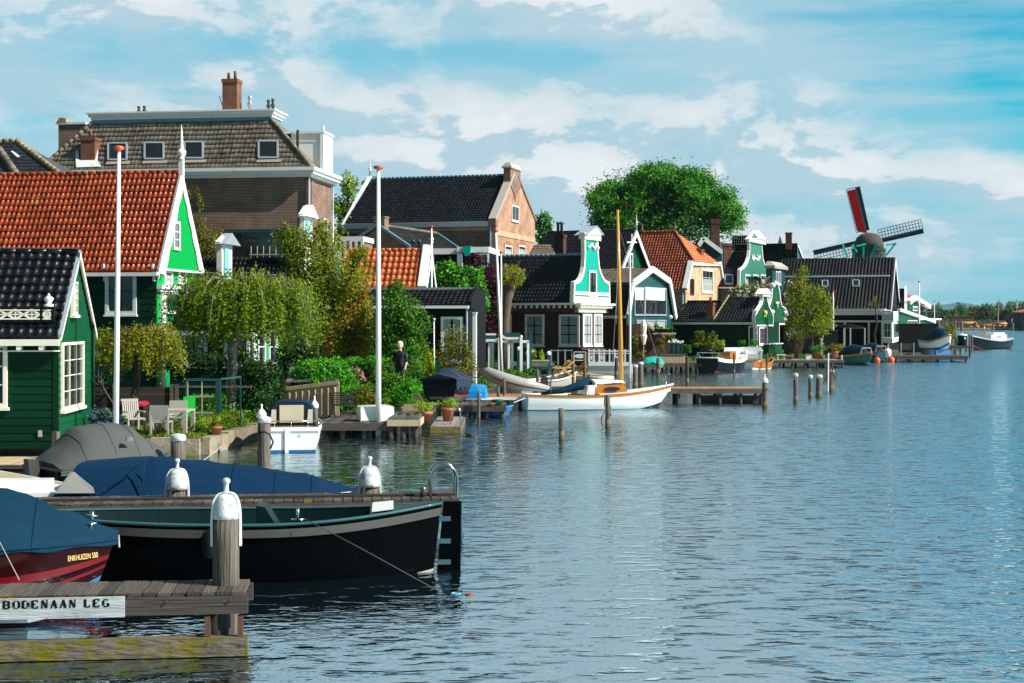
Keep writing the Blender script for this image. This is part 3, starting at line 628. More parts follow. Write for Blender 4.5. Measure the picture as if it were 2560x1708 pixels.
for q in ((272, 361, 318, 402), (363, 360, 410, 400), (463, 358, 508, 398), (648, 356, 695, 397)):
    skylight(T, fr, n_, k_, *q)
    a = ht(q[0] - 6, q[3] + 11); b = ht(q[2] + 9, q[3] + 4); mb = MB(); mb.prism([a + n_ * .09, Vector((b.x, a.y, a.z)) + n_ * .09, b + n_ * .09, Vector((a.x, b.y, b.z)) + n_ * .09], n_ * .03); mb.build('skylight_apron', m_sandlead, T)
def on(px, py, v): return fr.hit(px, py, (0, 1, 0), v)
c0 = on(580, 276, 3.2); chimney(T, (c0.x, 3.2, zt + .5), 1.05, 1.0, on(580, 200, 3.2).z - zt - .5, m_chim, 2)
mb = MB(); mb.tube([(c0.x - .55, 3.0, zt + 1.0), (c0.x - .85, 3.0, zt + 1.9), (c0.x - .55, 3.0, zt + 1.9)], .03, 6); mb.build('chimney_stay', m_rust, T)
for x, y, r in ((625, 240, .13), (671, 250, .1), (682, 247, .1), (347, 266, .1), (361, 265, .1)):
    q = on(x, y, 3.4); mb = MB(); hh = q.z - zt - .5; mb.lathe([(r, 0), (r, hh * .55), (r * 1.6, hh * .58), (r * .8, hh * .75), (r * .8, hh * .82), (r * 1.1, hh * .84), (r * 1.1, hh)], (q.x, 3.4, zt + .5), 10); mb.build('vent_pipe', m_zinc if x == 625 else m_iron, T, True)
q = ht(221, 404); chimney(T, (q.x, q.y + .35, q.z - .6), 1.02, .9, ht(221, 404).z * 0 + on(221, 345, q.y + .35).z - q.z + .6, m_chim, 1)
mb = MB(); mb.prism([ht(192, 421) + n_ * .1, ht(255, 419) + n_ * .1, ht(245, 402) + n_ * .1, ht(247, 378) + n_ * .1, ht(240, 375) + n_ * .1, ht(236, 400) + n_ * .1, ht(200, 402) + n_ * .1, ht(196, 378) + n_ * .1, ht(190, 382) + n_ * .1], n_ * .03); mb.build('chimney_flashing', m_white, T)
q = on(146, 312, 3.6); q2 = on(215, 360, 3.6); mb = MB(); mb.box(q.x, q2.x, 3.6, 5, q2.z - 3, q.z); mb.build('side_parapet', m_brickdk, T)
mb = MB(); mb.box(q.x - .1, q2.x, 3.5, 5.1, q.z, q.z + .16); mb.build('parapet_coping', m_white, T)
mb = MB(); mb.prism([(q.x - .18, 3.5, q.z + .05), (q.x + .62, 3.5, q.z + .05), (q.x + .58, 3.5, q.z + .45), (q.x + .1, 3.5, q.z + .5)], (0, .9, 0)); mb.build('parapet_stone', m_lichen, T)
a, b = on(728, 424, 2.4), on(805, 333, 2.4); mb = MB(); mb.box(a.x, b.x, 2.4, 4.6, a.z - .3, b.z); d_ = mb.build('dormer', m_white, T)
mb = MB(); mb.box(b.x - .12, b.x + .14, 2.3, 4.7, a.z - .6, b.z + .02); mb.box(a.x - .6, b.x + .22, 2.28, 4.75, b.z, b.z + .14); mb.box(b.x, b.x + .14, 2.3, 2.5, b.z, b.z + .5); mb.box(a.x + .2, b.x - .2, 2.36, 2.42, b.z - .55, b.z - .48); mb.build('trim', m_white, d_)
q = on(744, 368, 1.2); mb = MB(); mb.tube([(q.x, 1.2, q.z - .3), (q.x, 1.2, q.z + 1.0), (q.x + .05, 1.2, q.z + 1.15)], [.09, .1, .13]); mb.build('flue', m_iron, T, True)
mb = MB(); mb.tube([(.1, -.1, zc), (.1, -.1, 0)], .06); mb.tube([(.1, Wv, zc), (.1, Wv, 0)], .06); mb.build('downpipe', m_zinc, T, True)
gwin(T, fr, 808, 545, 818, 600, .0, ny=2, fw=.12)
a, b = fr.s(735, 640, -2.0), fr.s(560, 582, -2.0); mb = MB(); mb.box(b[0], a[0], -2.0, 0, -.4, b[1]); cons = mb.build('conservatory', m_glass, T)
mb = MB(); mb.box(b[0] - .1, a[0] + .1, -2.1, 0, b[1], b[1] + .2)
mb.build('conservatory_fascia', m_petrol, cons); mb = MB()
for i in range(8): x = a[0] - 2.9 + i * .42; mb.tube([(x, -2.05, 2.5), (x, -2.05, b[1] - .9)], .03, 6)
mb.box(a[0] - 3, a[0], -2.08, -2.02, b[1] - 1.5, b[1] - 1.42); mb.build('white_bar', m_greywood, cons)
# 4 slate roof at the far left
fr = Fr(165, 80, .45, 8); T = fr.thing('slate_roof_house', 'house at the left edge with mossy dark slate hip roof', 'house')
ze = fr.s(165, 446)[1]; n_ = Vector((0, -1, 1)).normalized(); k_ = n_.dot(Vector((0, 0, ze))); ht = lambda x, y: fr.hit(x, y, n_, k_)
mb = MB(); mb.box(-14, 0, .2, 9, -.4, ze); mb.build('wall', m_brickdk, T)
TR, TL = ht(42, 353), ht(-190, 353); TL.z = TR.z; TL.y = TR.y
roof = tiles('roof', (-14, -.1, ze - .1), (0.1, -.1, ze - .1), TR, TL, m_slate, T, .35, .3, .02, .03, prof_flat, 4)
mb = MB(); mb.quad([(.1, -.1, ze - .1), (.1, 2 * TR.y, ze - .1), TR]); mb.quad([TL, TR, (.1, 2 * TR.y, ze - .1), (-14, 2 * TR.y, ze - .1)]); mb.build('roof_deck', m_slate, roof)
ridge(roof, TR, (.1, -.1, ze - .05), m_lichen, .16, .4); ridge(roof, TL, TR, m_lichen, .16, .4); ridge(roof, ht(0, 377) + n_ * .1, ht(45, 442) + n_ * .1, m_roofgrey, .2, .45)
mb = MB(); mb.prism([ht(28, 381) + n_ * .06, ht(33, 380) + n_ * .06, ht(52, 394) + n_ * .06, ht(44, 396) + n_ * .06], n_ * .03); mb.build('lead_patch', m_white, roof)
mb = MB(); mb.tube([(ht(71, 340).x, 4, ht(71, 385).z), (ht(71, 340).x, 4, ht(71, 340).z - .2)], .02, 5); mb.build('aerial', m_greywood, T)
# neck-gabled houses peeping out of the trees
for (px, D, ol, wn, cx_, lab) in ((553, 72, [(553, 760), (553, 614), (548, 607), (567, 588), (587, 609), (577, 614), (577, 760)], (561, 622, 573, 690), 567, 'aqua neck gable house with grey pediment rising above the weeping birch'),
                             (760, 76, [(758, 760), (760, 545), (756, 538), (769, 517), (783, 540), (778, 545), (780, 760)], (764, 553, 775, 600), 769, 'slender white neck gable house poking out of the tall leafy tree')):
    fr = Fr(px, D, .45, 8); T = fr.thing('neck_gable_house', lab, 'house'); P = PG(0)
    pts = gp(fr, ol); outline_gable('facade', T, P, pts, m_white, m_white, .2, .12)
    a, b = fr.g(wn[0], wn[3], .05); c, d = fr.g(wn[2], wn[1], .05); mb = MB(); mb.box(.04, .07, a, c, b, d); mb.build('panel', m_aqua, T)
    w0, z0_ = fr.g(ol[2][0], ol[2][1]); wa, za_ = fr.g(*ol[3]); w1, _ = fr.g(*ol[4])
    mb = MB(); mb.prism([(.3, w0 - .1, z0_ - .05), (.3, wa, za_ + .1), (.3, w1 + .1, z0_ - .05)], (-.42, 0, 0)); mb.build('pediment', m_zinc if px == 553 else m_white, T)
    vz = [fr.g(cx_ + dx, y) for dx, y in ((-30, 770), (0, ol[3][1] + (70 if px == 553 else 130)), (30, 770))]
    mb = MB(); mb.prism([(-.3, q[0], q[1]) for q in [vz[0], (vz[0][0], 0), (vz[2][0], 0), vz[2], vz[1]]], (-8, 0, 0)); mb.build('wall', m_dkgreen, T)
    tiles('roof', (-8, vz[0][0], vz[0][1] + .1), (-.3, vz[0][0], vz[0][1] + .1), (-.3, vz[1][0], vz[1][1] + .1), (-8, vz[1][0], vz[1][1] + .1), m_roofdk, T)
# 5 large brick house with black roof and stepped crown
fr = Fr(1240, 110, .45, 16)
h = gable('brick_house', 'big brick house with long black tiled roof and stone coped gable', fr, (1240, 551), (1288, 440), (1336, 553), 866, m_brickred, m_roofblk, ground=0, ov=.1, gov=-.35, barge=False, tw=.26, amp=.07, ridge_m=m_zincblue)
T = h.t; mb = MB(); mb.prism([(.02, h.v0 - .05, 0), (.02, h.v1, 0), (.02, h.v1 + .1, h.z1), (.02, h.va + .5, h.za - .1), (.02, h.va - .5, h.za - .1), (.02, h.v0 - .1, h.z0)], (-.4, 0, 0)); mb.build('gable_wall', m_brickred, T)
for q, nm in (((h.v0 - .3, h.z0 + .05, h.va - .45, h.za + .15), 'left'), ((h.v1 + .3, h.z1 + .05, h.va + .45, h.za + .15), 'right')):
    mb = MB(); P0 = Vector((-.2, q[0], q[1])); P1 = Vector((-.2, q[2], q[3])); mb.beam(P0, P1, .62, .22); mb.build('coping', m_greywood if nm == 'left' else m_brickdk, T)
mb = MB(); mb.box(-.5, .12, h.v0 - .5, h.v0 + .1, h.z0 - .45, h.z0 + .08); mb.build('kneeler', m_brickdk, T)
zt = fr.g(1282, 423)[1]; a, c = fr.g(1274, 440)[0], fr.g(1299, 440)[0]; mb = MB(); mb.box(-.5, .08, a, c, h.za - .9, zt); mb.build('pinnacle', m_brickdk, T)
mb = MB(); mb.prism([(-.62, a - .12, zt), (.18, a - .12, zt), (.18, c + .12, zt), (-.62, c + .12, zt)], (0, 0, .12)); mb.hexa([(-.62, a - .1, zt + .12), (.18, a - .1, zt + .12), (.18, c + .1, zt + .12), (-.62, c + .1, zt + .12), (-.4, a + .1, zt + .45), (0, a + .1, zt + .45), (0, c - .1, zt + .45), (-.4, c - .1, zt + .45)]); mb.build('pinnacle_cap', m_greywood, T)
mb = MB(); mb.prism([(.09, a + .1, h.za - .9), (.09, c - .1, h.za - .9), (.09, (a + c) / 2 + .3, h.za - 1.6), (.09, (a + c) / 2, h.za - 2.1), (.09, (a + c) / 2 - .3, h.za - 1.6)], (-.1, 0, 0)); mb.build('corbel', m_brickdk, T)
b0, b1 = fr.g(1240, 588)[1], fr.g(1240, 575)[1]; mb = MB(); mb.box(.02, .08, h.v0, h.v1, b0, b1); mb.build('yellow_band', m_brickyel, T)
mb = MB(); mb.box(-h.L, -.4, h.v0 - .06, h.v0, fr.s(1100, 578, h.v0)[1], fr.s(1100, 570, h.v0)[1]); mb.build('dentil_band', m_brickyel, T)
mb = MB(); mb.box(-h.L, -.38, h.v0 - .01, h.v0 + .05, 0, h.z0 - .6); mb.build('shaded_side', m_brickdk, T)  # darker brick skin puts this wall's shade into its colour
gwin(T, fr, 1278, 512, 1296, 556, .02, nx=2, fw=.1)
for x in (1261, 1295): gwin(T, fr, x, 612, x + 18, 652, .02, ny=2, fw=.12, curtain=.8)
mb = MB(); 
for x in (1261, 1295):
    v, z = fr.g(x - 2, 611); v2 = fr.g(x + 20, 611)[0]
    for k in range(8): a = math.pi * (.15 + .7 * k / 8); b = math.pi * (.15 + .7 * (k + 1) / 8); cx = (v + v2) / 2; r_ = (v2 - v) / 2 * 1.15; stick(mb, PG(.02), (cx - r_ * math.cos(a), z - .35 + .5 * math.sin(a)), (cx - r_ * math.cos(b), z - .35 + .5 * math.sin(b)), .28, 0, .03)
mb.build('brick_arch', m_terra, T)
mb = MB(); mb.box(-h.L, -.4, h.v0 - .5, h.v0 - .05, fr.s(1100, 569, h.v0)[1], fr.s(1100, 557, h.v0)[1]); mb.build('eave_box', m_zinc, T)
mb = MB(); mb.prism([(-h.L, h.v0 - .2, h.z0 - .1), (-h.L, h.va, h.za + .35), (-h.L, h.va, h.za - .1), (-h.L, h.v0 - .2, h.z0 - .6)], (-.35, 0, 0)); mb.build('verge_board', m_white, T); finial(T, (-h.L - .15, h.va, h.za + .3), 1.3)
mb = MB(); mb.tube([(-.42, h.v0 - .15, h.z0 - .5), (-.42, h.v0 - .15, 0)], .07); mb.build('downpipe', m_zincblue, T)
# 6 low dark house with blue verge boards
fr = Fr(1020, 99, .45, 20); T = fr.thing('dark_brick_cottage', 'low dark brick cottage with blue edged gable in front of the long black roof', 'cottage')
pts = sp_(fr, [(868, 640), (868, 618), (945, 566), (1022, 619), (1022, 640)]); P = PS(0); dp = 10.5
mb = MB(); mb.prism([(a, 0, b if b > pts[0][1] + .2 else 0) for a, b in pts], (0, dp, 0)); mb.build('wall', m_brickdk, T)
(l, lz), (a, az), (r, rz_) = pts[1], pts[2], pts[3]
roof = tiles('roof', (r, dp, rz_ + .05), (r, 0, rz_ + .05), (a, 0, az + .05), (a, dp, az + .05), m_roofdk, T, .25, .35, .03)
mb = MB(); mb.prism([(l, 0, lz + .1), (a, 0, az + .1), (a, 0, az - .1), (l, 0, lz - .1)], (0, dp, 0)); mb.build('roof_deck', m_roofdk, roof); ridge(roof, (a, 0, az + .12), (a, dp, az + .12), m_roofgrey)
for p, q in (((l, -.06, lz + .1), (a, -.06, az + .1)), ((r + .1, -.06, rz_ + .05), (a, -.06, az + .1)), ((r + .15, dp, rz_), (a, dp, az + .1))): mb = MB(); mb.beam(p, q, .2, .3, .5, (0, 1, 0)); mb.build('verge_board', m_zincblue, T)
chimney(T, (a, .5, az - .5), .85, .7, 1.2, m_brickdk, 0)
for x in (1014, 1033, 1048):
    q = fr.hit(x, 612, (0, 1, 0), 1.5); mb = MB(); mb.lathe([(.08, -1.2), (.08, .1), (.14, .15), (.14, .28), (.06, .4)], q, 8); mb.build('vent_pipe', m_iron, T, True)
# white flat-roofed annexes
fr = Fr(1140, 96, .45, 8); T = fr.thing('flat_roofed_annex', 'white fascia flat roofed annex with dark glazing below the long black roof', 'annex')
for x0, x1, y0, y1, vv in ((1082, 1142, 621, 636, 0), (1142, 1222, 617, 632, -.4)):
    a, b = fr.s(x0, y1, vv), fr.s(x1, y0, vv); mb = MB(); mb.box(a[0], b[0], vv, vv + 5, a[1], b[1]); mb.build('fascia', m_white, T)
    mb = MB(); mb.box(a[0] + .05, b[0] - .05, vv + .15, vv + 4.8, 0, a[1]); mb.build('wall', m_black, T)
a, b = fr.s(1143, 668, -.4), fr.s(1156, 634, -.4); mb = MB(); mb.box(a[0], b[0], -.45, -.3, 0, b[1]); mb.build('post', m_white, T); swin(T, fr, 1186, 634, 1222, 668, -.4 + .15, nx=2, fw=.1)
a, b = fr.s(1158, 640, -.6), fr.s(1178, 615, -.6); mb = MB(); mb.hexa([(a[0] + .1, -.7, a[1]), (b[0] - .1, -.7, a[1]), (b[0] - .1, -.4, a[1]), (a[0] + .1, -.4, a[1]), (a[0], -.7, b[1]), (b[0], -.7, b[1]), (b[0], -.4, b[1]), (a[0], -.4, b[1])]); mb.build('green_hopper', m_teal, T)
fr = Fr(908, 93, .45, 8); T = fr.thing('white_bay_annex', 'small white bay with columns behind the tall leafy tree', 'annex'); a, b = fr.s(850, 604), fr.s(908, 591); mb = MB(); mb.box(a[0], b[0], 0, 3, a[1], b[1]); mb.build('fascia', m_white, T); mb = MB(); mb.box(a[0] + .1, b[0] - .1, .1, 3, 0, a[1]); mb.build('wall', m_brickdk, T)
for i, x in enumerate((862, 876, 890, 905)):
    q = fr.s(x, 604); mb = MB(); mb.box(q[0] - .08, q[0] + .08, -.02, .12, 0, q[1]); mb.build('post', m_white, T)
# 7 orange roof
fr = Fr(1060, 80, .45, 8)
h = gable('orange_roof_house', 'house with bright orange tiled roof and broad white verge behind the shrubs', fr, (1060, 716), (1073, 629), (1084, 716), 850, m_dkgreen, m_rooforange, m_dkgreen, ground=0, ov=.1, gov=.12, tw=.33, tl=.42, amp=.08, bw=.45)
finial(h.t, (.15, h.va, h.za), 1.4)
mb = MB(); mb.prism([(-.34, h.v0 - .14, h.z0 - .02), (.14, h.v0 - .14, h.z0 - .02), (.14, h.va, h.za + .36), (-.34, h.va, h.za + .36)], (0, -.05, .05)); mb.build('verge_board', m_white, h.t)
# 8 black house
fr = Fr(1172, 66, .45, 8); T = fr.thing('black_house', 'black boarded house with grey tiled lean-to roof and white window', 'house')
ze = fr.s(1172, 766)[1]; zr = fr.hit(1100, 724, (0, 1, 0), 1.6).z
mb = MB(); mb.box(-7, 0, 0, 5, -.3, ze); mb.box(-7, 0, 1.5, 5, ze, zr); mb.build('wall', m_black, T); mb = MB(); boards(mb, PS(), -7, 0, 0, ze, .2, .02); mb.build('side_cladding', m_black, T)
tiles('roof', (-7, -.15, ze + .05), (0, -.15, ze + .05), (0, 1.6, zr), (-7, 1.6, zr), m_roofdk, T, .24, .3, .06)
mb = MB(); mb.box(-7, .05, 1.5, 1.75, zr - .05, zr + .1); mb.build('ridge_flashing', m_zinc, T); mb = MB(); mb.box(-7, .05, -.35, -.12, ze - .1, ze + .03); mb.build('gutter', m_white, T)
mb = MB(); mb.prism([(0, -.2, ze - .1), (0, -.2, ze + .25), (0, 1.8, zr + .2), (0, 1.8, ze - .1)], (.14, 0, 0)); mb.build('parapet', m_black, T)
swin(T, fr, 1103, 792, 1158, 905, nx=2, ny=2, fw=.12, d=.03, curtain=1.0, bars=m_black, mw=.09)
mb = MB(); q = fr.s(1168, 780)[0]; mb.tube([(q, -.1, ze), (q, -.1, 0)], .05); mb.build('downpipe', m_zinc, T)
fr = Fr(1190, 67, .45, 8); T = fr.thing('gate_pillar', 'white square pillar at the corner of the black house', 'pillar'); z = fr.s(1184, 781)[1]; mb = MB(); mb.box(-.26, 0, 0, .26, -.2, z - .05); mb.build('shaft', m_white, T); mb = MB(); mb.box(-.29, .03, -.03, .29, z - .05, z); mb.build('capstone', m_white, T)
# 9 brick house with the teal bell gable
fr = Fr(1454, 98, .45, 24)
gz = fr.g(1454, 781)[1]
h = gable('bell_gable_house', 'purple brick house with black roof and tall teal bell gable edged in cream', fr, (1437, 757), (1478, 640), (1521, 757), 1172, m_brickpurple, m_roofblk, ground=gz, ov=.0, gov=-.1, barge=False, gutter=False, tw=.25, amp=.075, ridge_m=m_zincblue)
T = h.t; v0, v1 = 0, fr.g(1508, 830)[0]
mb = MB(); mb.box(-h.L, 0, 0, v1, -.3, gz + .3); mb.build('ground_floor', m_brickpurple, T)
zb = fr.g(1437, 757)[1]
mb = MB(); mb.box(-h.L, .5, h.v0 - .1, h.v1 + .1, zb - .15, zb); mb.box(-h.L, .35, h.v0 + .1, h.v1, zb - .3, zb - .15); mb.box(-h.L, .12, h.v0 + .5, v1 + .3, gz, zb - .3)
for i in range(26): x = -.35 - i * .42; mb.box(x, x + .16, h.v0 - .02, h.v0 + .12, zb - .36, zb - .17)
for i in range(16): y = h.v0 + .25 + i * (h.v1 - h.v0 - .4) / 16; mb.box(.1, .4, y, y + .17, zb - .36, zb - .17)
mb.build('cornice', m_cream, T)
ol = [(1433, 755), (1523, 755), (1522, 708), (1512, 704), (1506, 695), (1501, 684), (1496.5, 668), (1494, 640), (1492.5, 597), (1461, 597), (1461.5, 640), (1460, 668), (1457, 684), (1452.5, 696), (1446.5, 704), (1435, 708), (1433, 755)]
f = outline_gable('bell_gable', T, PG(0.1), gp(fr, ol, .1), m_teal, m_cream, .2, .2, .06)
P = PG(.1); mb = MB(); q = gp(fr, [(1433, 757), (1523, 745)], .1); bo(mb, P, q[0][0], q[1][0], q[0][1], q[1][1], 0, .08); q = gp(fr, [(1433, 737), (1523, 733)], .1); bo(mb, P, q[0][0], q[1][0], q[0][1], q[1][1], 0, .08); q = gp(fr, [(1457, 597), (1498, 588)], .1); bo(mb, P, q[0][0], q[1][0], q[0][1], q[1][1], -.3, .15); mb.build('moulding', m_cream, f)
q = gp(fr, [(1457, 588), (1499, 588), (1483, 568)], .1); mb = MB(); mb.prism([(.35, *q[0]), (.35, *q[1]), (.35, *q[2])], (-.9, 0, 0)); pd = mb.build('pediment', m_cream, f)
mb = MB(); mb.beam((.0, q[0][0] - .05, q[0][1]), (.0, q[2][0], q[2][1] + .06), .85, .07); mb.beam((.0, q[1][0] + .05, q[1][1]), (.0, q[2][0], q[2][1] + .06), .85, .07); mb.build('pediment_roof', m_zinc, pd)
mb = MB(); c = gp(fr, [(1476, 583), (1486, 575), (1484, 622), (1470, 618), (1476, 612), (1488, 612), (1492, 620)], .1)
for i, cc in enumerate(c): mb.ball((.18 if i > 1 else .38, cc[0], cc[1]), .13 if i > 1 else .08, 6)
for (a, b) in ((3, 4), (4, 2), (2, 5), (5, 6)): mb.tube([(.18, *c[a]), (.2, *c[b])], .07, 6)
mb.build('carved_garland', m_cream, f)
gwin(T, fr, 1471, 676, 1490, 740, .14, nx=2, ny=3, fm=m_cream, fw=.14, bars=m_black)
gwin(T, fr, 1456, 785, 1478, 864, .0, nx=2, ny=3, fw=.16, curtain=1, bars=m_black); gwin(T, fr, 1483, 785, 1504, 864, .0, nx=2, ny=3, fw=.16, curtain=1, bars=m_black)
for x0, x1 in ((1398, 1449), (1313, 1361), (1262, 1279)): swin(T, fr, x0, 786, x1, 865, nx=2 if x1 - x0 > 30 else 1, ny=3, fw=.16, curtain=1, d=.02, bars=m_black, mw=.07)
mb = MB(); mb.tube([(.05, -.12, zb - .3), (.05, -.12, 0)], .06); mb.build('downpipe', m_iron, T); mb = MB(); q = fr.s(1271, 660, -.1); mb.tube([(q[0], h.v0 - .1, zb), (q[0], h.v0 - .1, 0)], .09); mb.tube([(q[0], h.v0 + .6, zb), (q[0], h.v0 + .6, q[1])], .09); mb.build('flue', m_zinc, T)
# 10 long black roof with the white A gable
fr = Fr(1538, 126, .45, 24)
h = gable('spire_gable_house', 'house with long black roof and white edged green gable topped by a spire', fr, (1538, 678), (1577, 578), (1614, 678), 1325, m_petrol, m_roofblk, m_midgreen, ground=0, ov=.3, gov=.5, tw=.27, amp=.08, bw=.5, bd=.1)
T = h.t; gwin(T, fr, 1558, 631, 1581, 690, .05, nx=2, ny=3, fw=.14); finial(T, (.55, h.va, h.za), 1.5)
mb = MB(); q = [fr.g(x, y, .5) for x, y in ((1566, 606), (1590, 606), (1578, 585), (1578, 625))]; stick(mb, PG(.5), q[0], q[1], .12, 0, .08); stick(mb, PG(.5), q[2], q[3], .12, 0, .08); mb.build('gable_cross', m_white, T)
q = fr.hit(1401, 640, (0, 1, 0), 1.0); chimney(T, (q.x, 1.0, q.z - 1), .85, .8, fr.hit(1401, 587, (0, 1, 0), 1.0).z - q.z + 1, m_brickpurple, 0)
for x in (1395, 1404): a = fr.hit(x, 588, (0, 1, 0), 1); mb = MB(); mb.lathe([(.13, -.2), (.13, 1.0), (.16, 1.02), (.16, 1.2)], a, 8); mb.build('chimney_pot', m_rust, T, True)
fr = Fr(1392, 118, .45, 16); T = fr.thing('grey_roof_cottage', 'low cottage with grey flat tiled roof beside the tall brick gable', 'cottage'); e = fr.s(1392, 645); t = fr.hit(1360, 612, (0, 1, 0), 2.2); mb = MB(); mb.box(-5, 0, 0, 4, 0, e[1]); mb.build('wall', m_brickdk, T); tiles('roof', (-5, 0, e[1]), (.1, 0, e[1]), (t.x + .6, 2.2, t.z), (-5, 2.2, t.z), m_roofgrey, T, .3, .35, .03, prof=prof_flat)
# 11 gambrel house with the glass front
fr = Fr(1575, 109, .45, 24); T = fr.thing('gambrel_house', 'house with white edged gambrel front and tall glass wall', 'house'); P = PG(0)
pts = gp(fr, [(1570, 789), (1582, 709), (1630, 673), (1674, 704), (1689, 796)]); g0 = (pts[0][0] + .5, 0); g1 = (pts[4][0] - .5, 0)
mb = MB(); mb.prism([(-.25, *p) for p in [g0, g1, (g1[0], pts[4][1] - .1), pts[3], pts[2], pts[1], (g0[0], pts[0][1])]], (-9, 0, 0)); mb.build('wall', m_petrol, T)
mb = MB()
for i in range(4): stick(mb, P, pts[i], pts[i + 1], .48, -.05, .12)
mb.build('barge_board', m_white, T)
A, B, Cc = pts[0], pts[1], pts[2]; Lg = -fr.s(1500, 789, A[0])[0]
r1 = tiles('roof', (-9.2, A[0], A[1]), (0, A[0], A[1]), (0, B[0], B[1]), (-9.2, B[0], B[1]), m_roofblk, T, .24, .3, .07)
tiles('upper_roof', (-9.2, B[0], B[1] + .05), (0, B[0], B[1] + .05), (0, Cc[0], Cc[1] + .05), (-9.2, Cc[0], Cc[1] + .05), m_roofgrey, T, .24, .3, .05)
mb = MB(); mb.prism([(0, Cc[0], Cc[1] + .1), (0, pts[3][0], pts[3][1] + .05), (0, pts[4][0], pts[4][1]), (0, pts[4][0], pts[4][1] - .15), (0, pts[3][0] - .1, pts[3][1] - .15), (0, Cc[0], Cc[1] - .15)], (-9.2, 0, 0)); mb.build('roof_deck', m_roofdk, r1)
mb = MB(); mb.box(-9.2, -.2, A[0] - .15, A[0] + .1, A[1] - .22, A[1]); mb.build('gutter', m_white, T); mb = MB(); mb.box(-9, -.3, g0[0] - .05, g0[0] + .2, 0, A[1] - .1); mb.build('side_wall', m_brickpurple, T)
gwin(T, fr, 1585, 717, 1611, 790, -.2, fm=m_zinc, fw=.14, sill=False, curtain=.0); gwin(T, fr, 1611, 717, 1665, 790, -.2, nx=2, fm=m_zinc, fw=.14, sill=False)
mb = MB()
for x0, x1 in ((1588, 1608), (1614, 1662)): q = gp(fr, [(x0, 750), (x1, 722)], -.15); bo(mb, PG(-.15), q[0][0], q[1][0], q[0][1], q[1][1], 0, .03)
mb.build('roller_blind', m_cream, T)
gwin(T, fr, 1590, 800, 1638, 850, -.2, nx=2, fm=m_zinc, fw=.12, curtain=1, sill=False); gwin(T, fr, 1640, 800, 1664, 850, -.2, fm=m_zinc, fw=.12, curtain=1, sill=False)
q = fr.g(1675, 793, .1); mb = MB(); mb.ball((.15, q[0], q[1]), .17, 8); mb.build('wall_lamp', m_white, T, True)
# 12 orange half-hipped brick house
fr = Fr(1714, 140, .45, 24); T = fr.thing('hipped_roof_house', 'yellow brick house with weathered orange half hip roof', 'house')
e0 = fr.g(1714, 718); k0 = fr.g(1729, 654); k1 = fr.g(1797, 656); e1 = fr.g(1809, 722)
n_ = Vector((0, -(k0[1] - e0[1]), k0[0] - e0[0])).normalized(); kk = n_.dot(Vector((0, *e0))); ht = lambda x, y: fr.hit(x, y, n_, kk)
TR, TL = ht(1688, 581), ht(1606, 581); TL.z = TR.z; TL.y = TR.y; Lh = -TL.x
mb = MB(); mb.prism([(0, e0[0], 0), (0, e1[0], 0), (0, *e1), (0, *k1), (0, *k0), (0, *e0)], (-Lh - 3, 0, 0)); mb.build('wall', m_brickyel, T)
roof = tiles('roof', (-Lh - 4, e0[0] - .2, e0[1] - .3), (.1, e0[0] - .2, e0[1] - .3), (.1, k0[0], k0[1] + .05), (-Lh - 1.2, k0[0], k0[1] + .05), m_rooforange2, T, .3, .36, .08)
tiles('upper_roof', (-Lh - 1.2, k0[0], k0[1] + .05), (.1, k0[0], k0[1] + .05), TR, TL, m_rooforange2, T, .3, .36, .08)
tiles('hip_roof', (.25, k0[0] - .1, k0[1]), (.25, k1[0] + .1, k0[1]), TR, TR + Vector((0, .05, 0)), m_rooforange, T, .3, .36, .06)
mb = MB(); mb.quad([(.1, k1[0], k1[1]), (.1, e1[0] + .2, e1[1] - .3), (-Lh - 4, e1[0] + .2, e1[1] - .3), (-Lh, k1[0], k1[1])]); mb.quad([(.1, k1[0], k1[1]), (-Lh, k1[0], k1[1]), TL, TR]); mb.build('roof_deck', m_rooforange2, roof)
for p in (TL, TR): finial(roof, p - Vector((0, 0, .1)), 1.1, m_terra)
ridge(roof, TL + Vector((0, 0, .1)), TR + Vector((0, 0, .1)), m_rooforange2, .14); ridge(roof, TR + Vector((0, 0, .1)), (.2, k0[0], k0[1] + .1), m_rooforange2, .14)
mb = MB(); mb.prism([(.12, k0[0] - .15, k0[1] - .05), (.12, k1[0] + .15, k1[1] - .05), (.12, k1[0] + .15, k1[1] - .38), (.12, k0[0] - .15, k0[1] - .38)], (.12, 0, 0)); mb.build('fascia', m_white, T)
for a, b in ((k0, e0), (k1, e1)):
    mb = MB(); s_ = -1 if b is e0 else 1; stick(mb, PG(.0), (a[0] + s_ * .1, a[1]), (b[0] + s_ * .1, b[1] - .2), .34, -.3, .22); mb.build('barge_board', m_white, T)
mb = MB(); mb.box(-Lh - 3, .1, e0[0] - .4, e0[0] - .1, e0[1] - .5, e0[1] - .3); mb.build('gutter', m_greywood, T)
gwin(T, fr, 1725, 697, 1734, 735, 0, fw=.05, fm=m_iron); gwin(T, fr, 1754, 672, 1782, 733, 0, nx=3, ny=3, fm=m_cream, fw=.2, curtain=.6)
mb = MB(); q = fr.s(1707, 720, -.1); mb.tube([(q[0], e0[0] - .2, e0[1] - .4), (q[0], e0[0] - .2, 0)], .1); mb.build('downpipe', m_zinc, T)
q = fr.hit(1787, 660, (0, 1, 0), 7.0); chimney(T, (min(q.x, -.8), 7, q.z - .4), .95, .9, fr.hit(1787, 623, (0, 1, 0), 7.0).z - q.z + .4, m_chim, 1)
